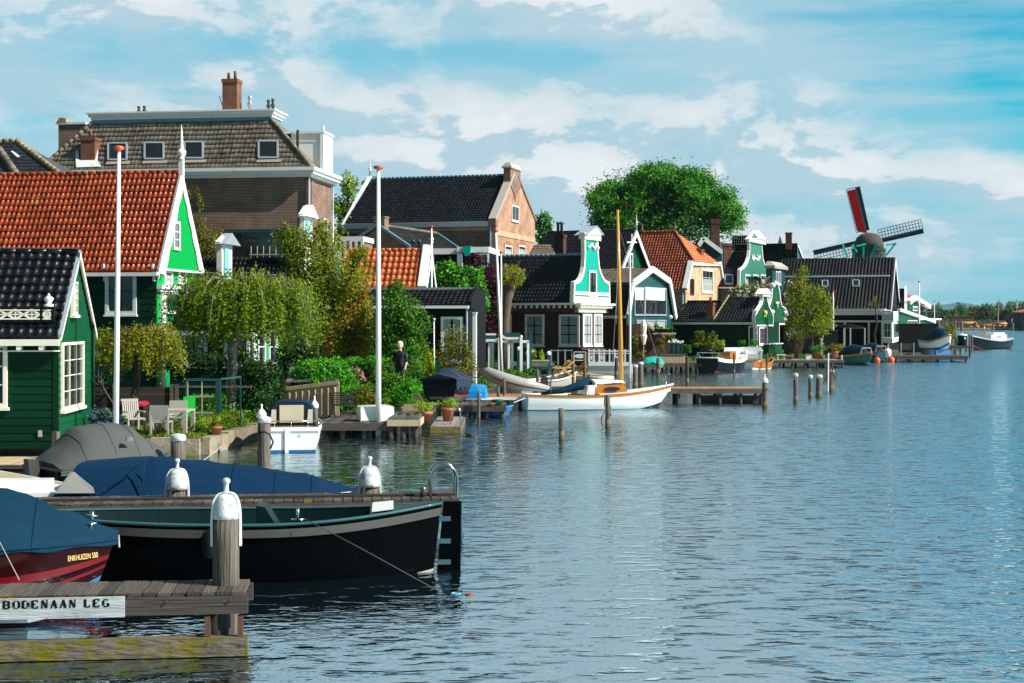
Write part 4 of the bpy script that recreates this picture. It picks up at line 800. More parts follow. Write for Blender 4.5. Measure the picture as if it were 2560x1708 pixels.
# 13 sage neck gable and its neighbours behind
fr = Fr(1848, 150, .45, 24)
h = gable('sage_neck_gable_house', 'tall sage green neck gable house with white outline and entwined white emblem', fr, (1848, 715), (1889, 632), (1928, 715), 1790, m_petrol, m_roofblk, ground=0, ov=.2, gov=-.2, barge=False, tw=.3, amp=.09)
T = h.t; ol = [(1847, 790), (1929, 790), (1929, 707), (1926, 678), (1918, 670), (1911, 663), (1906, 648), (1904, 625), (1903, 602), (1873, 602), (1873.5, 625), (1871, 645), (1867, 657), (1861, 667), (1849, 676), (1847, 790)]
f = outline_gable('neck_gable', T, PG(.1), gp(fr, ol, .1), m_sage, m_white, .2, .22, .08)
q = gp(fr, [(1868, 598), (1909, 598), (1890, 576)], .1); mb = MB(); mb.prism([(.4, *x) for x in q], (-.6, 0, 0)); mb.box(.0, .35, q[0][0] - .1, q[1][0] + .1, q[0][1] - .25, q[0][1]); mb.build('pediment', m_white, f)
q2 = gp(fr, [(1880, 595), (1896, 595), (1887, 584)], .45); mb = MB(); mb.prism([(.42, *x) for x in q2], (.02, 0, 0)); mb.build('pediment_panel', m_sage, f)
mb = MB()
for x in (1879, 1893):
    for p, q in (((x, 637), (x + 2, 652)), ((x + 6, 637), (x + 4, 652)), ((x, 645), (x + 7, 643))): a, b = gp(fr, [p, q], .12); stick(mb, PG(.12), a, b, .14, 0, .08)
for p, q in (((1883, 650), (1887, 645)), ((1887, 645), (1892, 651)), ((1884, 653), (1885, 646)), ((1893, 653), (1891, 646))): a, b = gp(fr, [p, q], .12); stick(mb, PG(.12), a, b, .14, 0, .08)
mb.build('emblem', m_white, f)
for x in (1862, 1882, 1901): gwin(T, fr, x, 686, x + 13, 722, .1, nx=2, ny=2, fw=.16, curtain=.7)
q = fr.s(1822, 700, h.v0 - .1); sl_ = (h.za - h.z0) / (h.va - h.v0); n2 = Vector((0, -sl_, 1)).normalized(); skylight(T, fr, n2, n2.dot(Vector((0, h.v0, h.z0 + .2))), 1813, 690, 1832, 712)
fr = Fr(1931, 152, .45, 24); T = fr.thing('bay_annex', 'petrol green bay with flat white roof right of the sage neck gable', 'annex'); a, b = fr.s(1912, 668), fr.g(1962, 668); zt = fr.s(1931, 655)[1]; z0_ = fr.s(1931, 671)[1]
mb = MB(); mb.box(-.7, 0, 0, b[0], 0, z0_ + .1); mb.build('wall', m_petrol, T); mb = MB(); mb.box(-.8, .3, -.15, b[0] + .3, z0_, z0_ + .3); mb.hexa([(-.8, -.15, z0_ + .3), (.3, -.15, z0_ + .3), (.3, b[0] + .3, z0_ + .3), (-.8, b[0] + .3, z0_ + .3), (-.7, .5, zt + .1), (-.3, .5, zt + .1), (-.3, b[0] - .5, zt + .1), (-.7, b[0] - .5, zt + .1)]); mb.build('roof', m_greywood, T)
gwin(T, fr, 1939, 678, 1944, 712, 0, fw=.12); gwin(T, fr, 1946, 678, 1951, 712, 0, fw=.12)
fr = Fr(1838, 170, .45, 30); 
h = gable('boarded_cottage', 'dark cottage with white barge boards below the tall chimney', fr, (1790, 640), (1758, 600), (1746, 640), 1700, m_petrol, m_roofdk, ground=0) if 0 else None
def backhouse(name, label, D, th, gablepx, left, m=None, **k):
    fr = Fr(gablepx[0][0], D, .45, th); return gable(name, label, fr, *gablepx, left, m or m_petrol, m_roofdk, ground=0, tw=.32, tl=.4, amp=.09, **k)
T = thing('chimney_house', 'house showing only its tall dark chimney and pale gable verge behind the orange roof', 'house', W(1790, 800, 175) - Vector((0, 0, 3.1)))
def loc(px, py, D, o): return W(px, py, D) - o
o_ = T.location; a = loc(1776, 607, 175, o_); b = loc(1798, 548, 175, o_); chimney(T, ((a.x + b.x) / 2, 0, a.z - 3), b.x - a.x, 1.0, b.z - a.z + 3, m_brickpurple, 0)
mb = MB(); p0, p1, p2 = loc(1746, 615, 174, o_), loc(1757, 596, 174, o_), loc(1806, 632, 174, o_); mb.prism([(p0.x, -1, 0), (p2.x, -1, 0), p2, p1, p0], (0, 6, 0)); mb.build('wall', m_petrol, T)
for a, b in ((p0, p1), (p1, p2)):
    mb = MB(); mb.beam(a + Vector((0, -.2, 0)), b + Vector((0, -.2, 0)), .5, .5, .5, (0, 1, 0)); mb.build('barge_board', m_white, T)
mb = MB(); q0, q1 = loc(1757, 597, 176, o_), loc(1840, 640, 176, o_); mb.prism([p1, loc(1795, 600, 180, o_), loc(1842, 634, 180, o_), p2], (0, 0, -.2)); mb.build('roof', m_slate, T)
a, b = loc(1808, 640, 172, o_), loc(1828, 609, 172, o_); chimney(T, ((a.x + b.x) / 2, -3, a.z - 2), b.x - a.x, .9, b.z - a.z + 2, m_chim, 0)
h = backhouse('ridge_roof_house', 'dark tiled house with red chimney whose ridge shows right of the sage gable', 185, 15, ((1990, 655), (1990.5, 612), (2008, 655)), 1835)
T = h.t; q = h.fr.hit(1972, 620, (0, 1, 0), h.va); chimney(T, (q.x, h.va, h.za - .6), .8, .8, 2.2, m_chim, 0)
h = backhouse('rear_ridge_house', 'dark tiled house whose short ridge tops the roofs left of the sage gable', 200, 15, ((1876, 660), (1880, 592), (1890, 660)), 1826)
T = thing('green_turret', 'small dark green pyramid turret with white knob above the far roofs', 'turret', W(1950, 800, 190) - Vector((0, 0, 3.1))); o_ = T.location
a = loc(1943, 611, 190, o_); b = loc(1950, 590, 190, o_); mb = MB(); mb.lathe([(.55, a.z - 9), (.55, a.z), (.42, a.z), (.03, b.z)], (0, 0, 0), 4); mb.build('turret_roof', m_petrol, T); mb = MB(); mb.ball((0, 0, b.z + .05), .12, 8); mb.build('knob', m_white, T, True)
# 14 little house with two ornate green gables
fr = Fr(1886, 119, .45, 26); T = fr.thing('twin_gable_house', 'small dark green house with two ornate white trimmed bell gables by the water', 'house')
ze = fr.s(1886, 805)[1]; Lt = -fr.s(1684, 806)[0]; g2 = fr.g(1948, 840)[0]
mb = MB(); mb.box(-Lt, 0, 0, g2, 0, ze); mb.build('wall', m_dkgreen, T); mb = MB(); boards(mb, PS(), -Lt, -.3, 0, ze - .1, .25, .03); mb.build('side_cladding', m_dkgreen, T)
ua = fr.s(1785, 800)[0]; t1 = fr.hit(1740, 757, (0, 1, 0), 2.2); t2 = fr.hit(1850, 743, (0, 1, 0), 2.8)
roof = tiles('roof', (-Lt, -.3, ze), (ua, -.3, ze), (ua, 2.2, t1.z), (-Lt + .5, 2.2, t1.z), m_roofblk, T, .27, .34, .085)
tiles('front_roof', (ua, -.32, ze), (-.1, -.32, ze), (-.1, 2.8, t2.z), (fr.hit(1822, 743, (0, 1, 0), 2.8).x, 2.8, t2.z), m_roofblk, T, .27, .34, .085)
mb = MB(); mb.prism([(-Lt, -.3, ze - .05), (-Lt, 2.2, t1.z - .1), (-Lt, 5, ze)], (Lt, 0, 0)); mb.prism([(ua + .5, -.3, ze - .05), (ua + .5, 2.8, t2.z - .1), (ua + .5, 5.5, ze)], (-ua - .6, 0, 0)); mb.build('roof_deck', m_roofdk, roof)
mb = MB(); mb.box(-Lt, .1, -.45, -.15, ze - .22, ze - .03); mb.build('gutter', m_cream, T); ridge(roof, (-Lt + .5, 2.2, t1.z + .1), (ua, 2.2, t1.z + .1), m_roofdk); ridge(roof, (ua, -.2, ze + .2), (fr.hit(1822, 743, (0, 1, 0), 2.8).x, 2.8, t2.z + .15), m_lichen, .09)
a, b = fr.hit(1766, 803, (0, 1, 0), 0.3), fr.hit(1783, 757, (0, 1, 0), .3); chimney(T, ((a.x + b.x) / 2, .5, a.z - .3), b.x - a.x, .6, b.z - a.z + .3, m_chim, 1)
o1 = [(1887, 814), (1931, 814), (1931.5, 790), (1927, 778), (1920.5, 765), (1917, 752), (1915.5, 739), (1906.5, 739), (1905.5, 752), (1902.5, 762), (1893, 777), (1886, 790), (1887, 814)]
f = outline_gable('bell_gable', T, PG(.12), gp(fr, o1, .12), m_midgreen, m_white, .2, .12, .08)
q = gp(fr, [(1901, 735), (1923, 735), (1912, 721)], .12); mb = MB(); mb.prism([(.4, *x) for x in q], (-.8, 0, 0)); mb.box(-.2, .3, q[0][0] + .1, q[1][0] - .1, q[0][1] - .2, q[0][1]); mb.build('pediment', m_white, f)
mb = MB(); q = gp(fr, [(1886, 780), (1931, 780)], .12)
for a in q: mb = MB(); mb.ball((.12, *a), .2, 8); mb.build('finial_ball', m_white, f, True)
q = gp(fr, [(1911, 783), (1911, 793)], .16); mb = MB(); mb.ball((.2, *q[0]), .22, 8, sz=1.2); mb.build('gold_head', m_gold, f, True); mb = MB(); mb.tube([(.2, q[1][0] - .35, q[1][1] - .1), (.2, q[1][0] - .15, q[1][1] + .1), (.25, q[1][0] + .15, q[1][1] + .1), (.2, q[1][0] + .35, q[1][1] - .1)], .1, 6); mb.build('green_collar', m_grnp, f, True)
uo = -1.1; o2 = [(1936, 810), (1962, 810), (1967, 800), (1968.5, 785), (1962.5, 772.5), (1953, 764), (1950, 752), (1947, 726), (1943, 713), (1937, 708), (1931.5, 713), (1929, 726), (1928, 745), (1924, 760), (1916, 772), (1916, 810), (1936, 810)]
fr2 = Fr(1920, 123, .45, 26); T2 = fr2.thing('bell_gable_annex', 'green annex with curled white scrolls on its bell gable beside the twin gables', 'annex')
f = outline_gable('bell_gable', T2, PG(0), gp(fr2, o2), m_midgreen, m_white, .2, .14, .08)
mb = MB(); w0, w1 = fr2.g(1921, 830)[0], fr2.g(1949, 830)[0]; zz = fr2.g(1921, 806)[1]; mb.box(-6, -.05, w0, w1, 0, zz); mb.build('wall', m_midgreen, T2)
mb = MB(); q = gp(fr2, [(1959, 800), (1963, 790), (1960, 783), (1966, 795)])
for a in q + gp(fr2, [(1936, 708), (1942, 712), (1930, 714)]): mb = MB(); mb.ball((.1, *a), .21, 8); mb.build('scroll', m_white, f, True)
q = gp(fr2, [(1938, 757), (1940, 770), (1936, 759), (1943, 757)]); mb = MB(); mb.tube([(.12, *q[2]), (.15, *q[0]), (.15, *q[1])], .1, 6); mb.tube([(.12, *q[3]), (.15, *q[0])], .1, 6); mb.build('carved_emblem', m_cream, f, True)
mb = MB(); pz = fr2.g(1937, 760)[1]; pv = fr2.g(1937, 760)[0]; mb.prism([(-.2, w0 - .2, zz), (-.2, pv, pz), (-.2, w1 + .2, zz)], (-6, 0, 0)); mb.build('roof', m_roofdk, T2)
gwin(T2, fr2, 1921, 810, 1947, 858, .0, nx=3, ny=4, fw=.12, bars=m_iron)
gwin(T, fr, 1888, 815, 1892, 866, .06, ny=3, fw=.06); gwin(T, fr, 1896, 815, 1917, 864, .0, nx=2, ny=3, fw=.22, bars=m_redp, name='door', sill=False)
swin(T, fr, 1872, 815, 1886, 866, .0, nx=2, ny=3, fw=.1, bars=m_redp, d=.03); mb = MB(); a, b = fr.g(1888, 890), fr.g(1920, 866); mb.box(.0, .1, 0, b[0], 0, b[1]); mb.build('plinth_boards', m_midgreen, T)
fr3 = Fr(1922, 121, .45, 26); mb = MB(); a, b = fr3.g(1922, 885), fr3.g(1955, 860); 
T3 = fr3.thing('planter_box', 'green boxed ledge under the right hand window of the twin gable house', 'planter'); mb.box(-1, 0, 0, b[0], 0, b[1]); mb.build('box', m_midgreen, T3); mb = MB(); mb.box(-1.1, .1, -.1, b[0] + .1, b[1], b[1] + .08); mb.build('ledge', m_white, T3)
# 16 the long inn with the veranda
fr = Fr(2222, 150, .45, 18)
h = gable('veranda_house', 'long black roofed house with white veranda beams and corner bay window', fr, (2222, 770), (2233, 648), (2244, 764), 1930, m_black, m_roofdk, m_black, ground=0, ov=.3, gov=.25, tw=.36, tl=.42, amp=.10, bw=.5)
T = h.t; sl_ = (h.za - h.z0) / (h.va - h.v0); n2 = Vector((0, -sl_, 1)).normalized(); k2 = n2.dot(Vector((0, h.v0, h.z0 + .12)))
a, b = fr.hit(1955, 694, n2, k2), fr.hit(2216, 690, n2, k2); mb = MB(); mb.box(a.x, -.2, b.y - .35, b.y, b.z - .1, b.z + .12); mb.build('mid_gutter', m_white, T)
skylight(T, fr, n2, k2, 2056, 704, 2070, 718); skylight(T, fr, n2, k2, 2132, 703, 2148, 718)
vv = -2.0; a, b = fr.s(2060, 788, vv), fr.s(2206, 778, vv)
mb = MB(); mb.box(a[0] - 3, b[0], vv, vv + .2, a[1], b[1] + .1); mb.box(a[0] - 3, b[0] + .3, vv - .2, h.v0, b[1] + .1, b[1] + .25); c = fr.s(2060, 803, vv); mb.box(a[0] - 3, b[0], vv, vv + .15, c[1] - .12, c[1] + .08); mb.build('veranda_beam', m_white, T)
for x in (2080, 2112, 2172, 2205): q = fr.s(x, 805, vv)[0]; mb = MB(); mb.box(q - .09, q + .09, vv, vv + .18, 0, c[1]); mb.build('veranda_post', m_white, T)
mb = MB(); mb.box(a[0] - 3, b[0], vv + .3, h.v0 + .1, 0, b[1]); mb.build('veranda_wall', m_black, T)
fr2 = Fr(2231, 147, .45, 18); T2 = fr2.thing('corner_bay', 'white framed bay window with small panel sign at the corner of the long black house', 'bay window')
a0, b0 = fr2.s(2205, 848), fr2.g(2246, 848); z1 = fr2.s(2231, 780)[1]; zm = fr2.s(2231, 806)[1]
mb = MB(); mb.box(a0[0], 0, 0, b0[0], a0[1] - .4, z1); mb.build('wall', m_white, T2)
swin(T2, fr2, 2208, 807, 2229, 845, fw=.1, nx=2, ny=2); gwin(T2, fr2, 2233, 807, 2245, 845, fw=.12); 
mb = MB(); q = sp_(fr2, [(2209, 800), (2228, 785)]); bo(mb, PS(), q[0][0], q[1][0], q[0][1], q[1][1], 0, .06); sg = mb.build('panel_sign', m_zinc, T2)
mb = MB(); cx, cz = (q[0][0] + q[1][0]) / 2, (q[0][1] + q[1][1]) / 2; rr = [(cx + .28 * math.cos(k * math.pi / 8), cz + .2 * math.sin(k * math.pi / 8)) for k in range(17)]
for i in range(16): stick(mb, PS(), rr[i], rr[i + 1], .05, .06, .08)
mb.build('oval', m_white, sg)
mb = MB(); q = gp(fr2, [(2231, 803), (2251, 780)]); mb.box(.05, .12, q[0][0] - .1, q[1][0], q[0][1], q[1][1]); sh = mb.build('lattice_shutter', m_white, T2); mb = MB()
for i in range(3):
    for j in range(2): y = q[0][0] + (q[1][0] - q[0][0]) * (.18 + .3 * i); z = q[0][1] + (q[1][1] - q[0][1]) * (.2 + .45 * j); mb.box(.12, .13, y - .1, y + .12, z - .1, z + .15)
mb.build('pane', m_glass, sh)
fr2 = Fr(2246, 156, .45, 24); T2 = fr2.thing('lean_to_shed', 'green lean-to with sloping white roof edge right of the long black house', 'shed'); q = gp(fr2, [(2246, 830), (2332, 830), (2332, 804), (2246, 777)])
mb = MB(); mb.prism([(0, *x) for x in q], (-5, 0, 0)); mb.build('wall', m_midgreen, T2); mb = MB(); mb.beam((.1, q[3][0] - .3, q[3][1] + .1), (.1, q[2][0] + .6, q[2][1] - .05), .4, .35); mb.build('verge_board', m_white, T2); mb = MB(); mb.prism([(0, q[3][0], q[3][1] + .1), (0, q[2][0], q[2][1] + .1), (0, q[2][0], q[2][1]), (0, q[3][0], q[3][1])], (-5, 0, 0)); mb.build('roof', m_roofdk, T2)
gwin(T2, fr2, 2268, 801, 2292, 818, 0, nx=3, fw=.08, sill=False)
fr2 = Fr(2246, 165, .45, 18); T2 = fr2.thing('rear_roof_house', 'dark tiled rear house with white right verge behind the long black house', 'house'); q = gp(fr2, [(2262, 780), (2262, 722)]); a = fr2.s(2240, 780); mb = MB(); mb.box(-8, q[0][0] * 0 + .5, 0, 4, 0, q[0][1]); mb.build('wall', m_black, T2); b = fr2.hit(2262, 722, (0, 1, 0), 3.0); c = fr2.hit(2262, 782, (0, 1, 0), -.2); tiles('roof', (-8, -.2, c.z), (c.x, -.2, c.z), (b.x, 3, b.z), (-8, 3, b.z), m_roofdk, T2, .36, .4, .1); mb = MB(); mb.beam((c.x + .1, -.3, c.z), (b.x + .1, 3, b.z + .2), .3, .3); mb.build('verge_board', m_white, T2)
# 17 small green house with balcony
fr = Fr(2275, 172, .45, 24)
T = fr.thing('balcony_house', 'small green house with white roof edges and a balcony far right of the row', 'house'); q = gp(fr, [(2268, 815), (2318, 815), (2318, 768), (2281, 744), (2266, 757)]); mb = MB(); mb.prism([(0, *x) for x in q], (-6, 0, 0)); mb.build('wall', m_midgreen, T)
for a, b in ((q[3], q[2]), (q[4], q[3])):
    mb = MB(); stick(mb, PG(0), a, b, .5, -.3, .5); mb.build('barge_board', m_white, T)
mb = MB(); mb.prism([(0, q[4][0], q[4][1] + .2), (0, q[3][0], q[3][1] + .3), (0, q[2][0], q[2][1] + .2), (0, q[2][0], q[2][1]), (0, q[3][0], q[3][1] + .1), (0, q[4][0], q[4][1])], (-6, 0, 0)); mb.build('roof', m_terra, T)
gwin(T, fr, 2281, 766, 2293, 778, 0, fw=.12, sill=False); mb = MB(); a, b = fr.g(2296, 798), fr.g(2308, 766); mb.box(.01, .06, a[0], b[0], a[1], b[1]); mb.build('doorway', m_black, T)
mb = MB(); a, b = fr.g(2268, 796), fr.g(2322, 781); mb.box(.0, 1.5, a[0], b[0] + 1, a[1] - .2, a[1]); bal = mb.build('balcony', m_white, T); mb = MB()
for i in range(9): y = a[0] + (b[0] - a[0] + 1) * i / 8; mb.box(1.42, 1.5, y, y + .07, a[1], b[1])
mb.box(1.4, 1.52, a[0], b[0] + 1, b[1], b[1] + .08); mb.build('railing', m_iron, bal)
BALC = (fr, a[1])
# ------------------------------------------------------------------ trees and plants
lf_birch = leafmat('birch_leaves', (.035, .095, .004), (.32, .42, .014), .5)
lf_yel = leafmat('young_yellow_leaves', (.055, .11, .004), (.40, .46, .012), .5)
lf_weep = leafmat('pale_weeping_leaves', (.075, .10, .004), (.42, .42, .014), .5)
lf_dark = leafmat('dark_leaves', (.004, .018, .003), (.03, .10, .008), .2)
lf_hedge = leafmat('fresh_hedge_leaves', (.018, .14, .003), (.12, .52, .012))
lf_mid = leafmat('mid_green_leaves', (.014, .065, .004), (.12, .33, .012))
lf_round = leafmat('summer_leaves', (.012, .085, .004), (.10, .38, .012), .35)
lf_maple = leafmat('maple_leaves', (.02, .12, .004), (.13, .46, .015))
lf_purple = leafmat('copper_leaves', (.014, .003, .006), (.10, .012, .025))
lf_orange = leafmat('orange_leaves', (.12, .06, .006), (.62, .20, .03))
lf_brown = leafmat('olive_leaves', (.06, .072, .006), (.28, .26, .015))
lf_far = leafmat('far_leaves', (.02, .055, .012), (.12, .19, .03), .2)
lf_pine = leafmat('pine_needles', (.04, .07, .003), (.26, .27, .012))
lf_lime = leafmat('lime_leaves', (.10, .22, .005), (.42, .58, .02))
lf_pink = leafmat('pink_petals', (.62, .22, .24), (.8, .45, .45))
lf_white = leafmat('white_petals', (.7, .7, .62), (.85, .85, .8))
lf_blue = leafmat('bluebell_petals', (.10, .09, .55), (.20, .18, .72))
lf_grass = leafmat('grass_blades', (.06, .12, .006), (.30, .34, .03))
def leaf_mesh(name, ctr, nrm, size, tone, m, par, asp=.55):
    n = len(ctr); nrm = nrm / (np.linalg.norm(nrm, axis=1, keepdims=True) + 1e-9)
    r = nrg.standard_normal((n, 3)); a = np.cross(nrm, r); a /= (np.linalg.norm(a, axis=1, keepdims=True) + 1e-9); b = np.cross(nrm, a)
    s = size * (.7 + .6 * nrg.random(n))[:, None] / 2
    V = np.stack([ctr - a * s, ctr - b * s * asp + nrm * s * .15, ctr + a * s, ctr + b * s * asp + nrm * s * .15], 1).reshape(-1, 3)
    return mesh_np(name, V, np.arange(4 * n).reshape(n, 4), np.clip(tone, 0, 1), m, par)
def cloud(clumps, n, sig=.2, shell=.55, per=26):
    """leaf centres gathered in small sprays spread through ellipsoids (cx,cy,cz,rx,ry,rz)"""
    vol = np.array([(c[3] * c[4] * c[5]) ** (2 / 3) for c in clumps]); share = vol / vol.sum(); P, Nn, T = [], [], []
    for c, sh in zip(clumps, share):
        k = max(3, int(n * sh / per)); d = nrg.standard_normal((k, 3)); d /= np.linalg.norm(d, axis=1, keepdims=True)
        rr = shell + (1 - shell) * nrg.random(k) ** .6; rr *= 1 + .09 * nrg.standard_normal(k)
        sub = d * rr[:, None]; tn = np.clip(.45 + .22 * nrg.standard_normal(k), 0, 1)
        idx = nrg.integers(0, k, int(n * sh)); q = sub[idx] + sig * nrg.standard_normal((len(idx), 3))
        P.append(q * np.array(c[3:6]) + np.array(c[:3])); Nn.append(d[idx] * .8 + np.array([.3, -.2, .9]) * .5 + .75 * nrg.standard_normal((len(idx), 3)))
        T.append(tn[idx] + .22 * nrg.standard_normal(len(idx)))
    return np.concatenate(P), np.concatenate(Nn), np.concatenate(T)
def limb(mb, p, q, r0, r1, wob=.12, n=5):
    p, q = Vector(p), Vector(q); L = (q - p).length; pts = []
    for i in range(n + 1):
        t = i / n; w = math.sin(math.pi * t) * L * wob
        pts.append(p.lerp(q, t) + Vector((rnd.uniform(-w, w), rnd.uniform(-w, w), rnd.uniform(-w, w) * .4 + w * .3)))
    mb.tube(pts, [r0 + (r1 - r0) * i / n for i in range(n + 1)], 7, rnd.random()); return pts
def plant(name, label, cat, px, D, zb, clumps, n, size, m, trunk=None, bark=None, group=None, sig=.2, shell=.5, dy=.8, asp=.55, extra=None, per=26):
    """clumps in photo pixels (x, y, rx, ry[, depth offset]) at depth D; trunk = radius at the base in metres"""
    o = Vector((wx(px, D), D, zb)); T = thing(name, label, cat, o, 0, group); k = D / F; loc = []
    for c in clumps:
        dd = c[4] if len(c) > 4 else 0; p = W(c[0], c[1], D + dd) - o; loc.append((p.x, p.y, p.z, c[2] * k, c[2] * k * dy, c[3] * k))
    P, Nn, Tn = cloud(loc, n, sig, shell, per); leaf_mesh('crown' if trunk else 'foliage', P, Nn, size, Tn, m, T, asp)
    if trunk:
        mb = MB(); big = max(loc, key=lambda c: c[3] * c[5]); top = Vector((sum(c[0] for c in loc) / len(loc), sum(c[1] for c in loc) / len(loc), min(c[2] for c in loc)))
        sp = limb(mb, (0, 0, -.2), top, trunk, trunk * .6, .04)
        for c in loc:
            e = Vector(c[:3]); limb(mb, top, e, trunk * .5, trunk * .14, .1)
            for _ in range(4):
                d = Vector((rnd.gauss(0, 1), rnd.gauss(0, 1), abs(rnd.gauss(.3, .6)))); d.normalize(); limb(mb, e.lerp(top, rnd.random() * .4), e + Vector((d.x * c[3], d.y * c[4], d.z * c[5])) * .8, trunk * .22, trunk * .05, .1, 4)
        mb.build('trunk', bark or m_bark, T, True)
    if extra:
        e = [Vector(c[:3]) for c in loc]; P, Nn, Tn = cloud(loc, extra[1], .2, .7, 3); leaf_mesh(extra[3], P, Nn, extra[2], Tn, extra[0], T, .8)
    return T
def weeper(name, label, px, D, zb, fork, tips, crown, bottom, nst, nl, size, m, bark, r, label_cat='tree'):
    """a weeping tree: arching boughs from the fork, leafy strands hanging off them"""
    o = Vector((wx(px, D), D, zb)); T = thing(name, label, label_cat, o); k = D / F; mb = MB(); fk = W(*fork, D) - o
    limb(mb, (0, 0, -.2), fk, r, r * .62, .06, 7); P, Nn, Tn = [], [], []
    cx, cy, rx, ry = crown; c0 = W(cx, cy, D) - o; Rx, Rz = rx * k, ry * k
    boughs = []
    for i in range(tips):
        a = 2 * math.pi * (i + rnd.random() * .7) / tips; e = Vector((c0.x + Rx * .8 * math.cos(a), c0.y + Rx * .62 * math.sin(a), c0.z + Rz * rnd.uniform(-.3, .2)))
        mid = fk.lerp(e, .5); mid.z = max(fk.z, c0.z) + Rz * rnd.uniform(.6, 1.25); pts = []
        for j in range(8):
            t = j / 7; pts.append(fk * (1 - t) ** 2 + mid * 2 * t * (1 - t) + e * t * t + Vector((rnd.gauss(0, .04), rnd.gauss(0, .04), rnd.gauss(0, .05))))
        mb.tube(pts, [r * .24 * (1 - .75 * j / 7) for j in range(8)], 6, rnd.random()); boughs.append(pts)
    for i in range(nst):
        b = rnd.choice(boughs); t = rnd.uniform(.12, 1) ** .7; f = t * 7; j = min(6, int(f)); p = b[j].lerp(b[j + 1], f - j)
        p = p + Vector((rnd.gauss(0, Rx * .13), rnd.gauss(0, Rx * .12), rnd.gauss(.02, Rz * .07)))
        dx, dy = (p.x - c0.x) / Rx, (p.y - c0.y) / Rx; p.z = min(p.z, c0.z + Rz * .92 * math.sqrt(max(.02, 1 - dx * dx - .8 * dy * dy)) + rnd.gauss(0, .05))
        yb = bottom + rnd.gauss(0, 20) - 16 * math.cos(9 * math.atan2(p.y - c0.y, p.x - c0.x)) - 14 * math.sin(p.x * 7) + 26 * dx * dx; zend = (wz(yb, D) - o.z); L = max(.3, (p.z - zend) * (rnd.random() ** .45)); s = p - o * 0
        out = Vector((p.x - c0.x, p.y - c0.y, 0)); out = out.normalized() if out.length > .01 else out
        nn = max(4, int(nl * L / (2.2 * Rz))); q = nrg.random(nn); tn = rnd.gauss(.42, .2)
        zz = -L * q; sw = .12 * Rx * np.sqrt(q)
        pos = np.array(p)[None, :] + np.stack([out.x * sw, out.y * sw, zz], 1) + nrg.standard_normal((nn, 3)) * np.array([.045, .045, .03]) * (Rx / 2)
        P.append(pos); Nn.append(nrg.standard_normal((nn, 3)) + np.array([out.x, out.y - .2, .5])); Tn.append(tn + .2 * nrg.standard_normal(nn))
        if i % 9 == 0: mb.tube([p, p + Vector((out.x * .1 * Rx, out.y * .1 * Rx, -L * .8))], [.012, .005], 4, .2, False)
    leaf_mesh('crown', np.concatenate(P), np.concatenate(Nn), size, np.concatenate(Tn), m, T, .6); mb.build('trunk', bark, T, True); return T
weeper('weeping_birch', 'weeping birch with pale bent trunk hanging over the garden hedge', 575, 47, .4, (590, 745), 15, (612, 738, 192, 98), 848, 1500, 54, .098, lf_birch, m_birch, .2)
weeper('weeping_tree', 'small mop headed weeping tree with yellow green foliage and leaning trunk', 322, 42, .4, (352, 868), 13, (352, 852, 104, 74), 908, 800, 40, .074, lf_weep, m_bark, .13)
plant('leafy_tree', 'tall loose yellow green tree right of the weeping birch', 'tree', 800, 60, .4, [(800, 640, 62, 70), (860, 700, 62, 60), (740, 610, 30, 50), (770, 720, 70, 60), (880, 780, 50, 60), (820, 830, 60, 50), (900, 640, 22, 30), (712, 600, 26, 36), (805, 580, 22, 28)], 17000, .125, lf_yel, .2, sig=.22, shell=.35)
plant('orange_shrub', 'orange bronze leaved shrub beneath the tall yellow green tree', 'shrub', 885, 57, .4, [(880, 800, 48, 55), (845, 850, 40, 40), (905, 850, 32, 40), (890, 735, 26, 30)], 4600, .10, lf_orange, .06, extra=(lf_yel, 2600, .11, 'foliage'))
plant('villa_tree', 'narrow young tree against the brown brick wall of the villa', 'tree', 505, 90, .4, [(468, 515, 14, 50), (500, 495, 10, 38), (485, 580, 34, 45), (520, 620, 45, 45), (478, 650, 30, 30)], 5200, .16, lf_brown, .12)
plant('side_tree', 'light green tree between the villa and the brick house', 'tree', 880, 122, .4, [(868, 465, 26, 34), (852, 520, 22, 40), (880, 530, 26, 40), (865, 590, 40, 40), (912, 455, 8, 12), (935, 447, 7, 7)], 3800, .26, lf_lime, .3, shell=.3)
plant('dark_green_shrub', 'big dark green leafy shrub right of the white flagpole', 'shrub', 1010, 56, .4, [(990, 770, 38, 55), (1030, 800, 40, 50), (960, 830, 40, 60), (1010, 880, 55, 50), (1060, 820, 26, 30), (985, 725, 22, 26)], 9500, .11, lf_mid, .1, shell=.3)
plant('maple', 'bright green maple in front of the dark cottage', 'tree', 1150, 86, .4, [(1120, 690, 36, 32), (1160, 705, 38, 32), (1190, 745, 28, 40), (1110, 735, 30, 30), (1185, 690, 26, 22), (1200, 770, 20, 20)], 8500, .18, lf_maple, .18, shell=.35, asp=.8)
plant('copper_tree', 'dark purple leaved tree between the maple and the bell gable house', 'tree', 1225, 90, .4, [(1190, 650, 22, 22), (1215, 700, 34, 50), (1240, 760, 34, 60), (1225, 810, 36, 40), (1255, 710, 24, 40)], 5200, .19, lf_purple, .14, shell=.35)
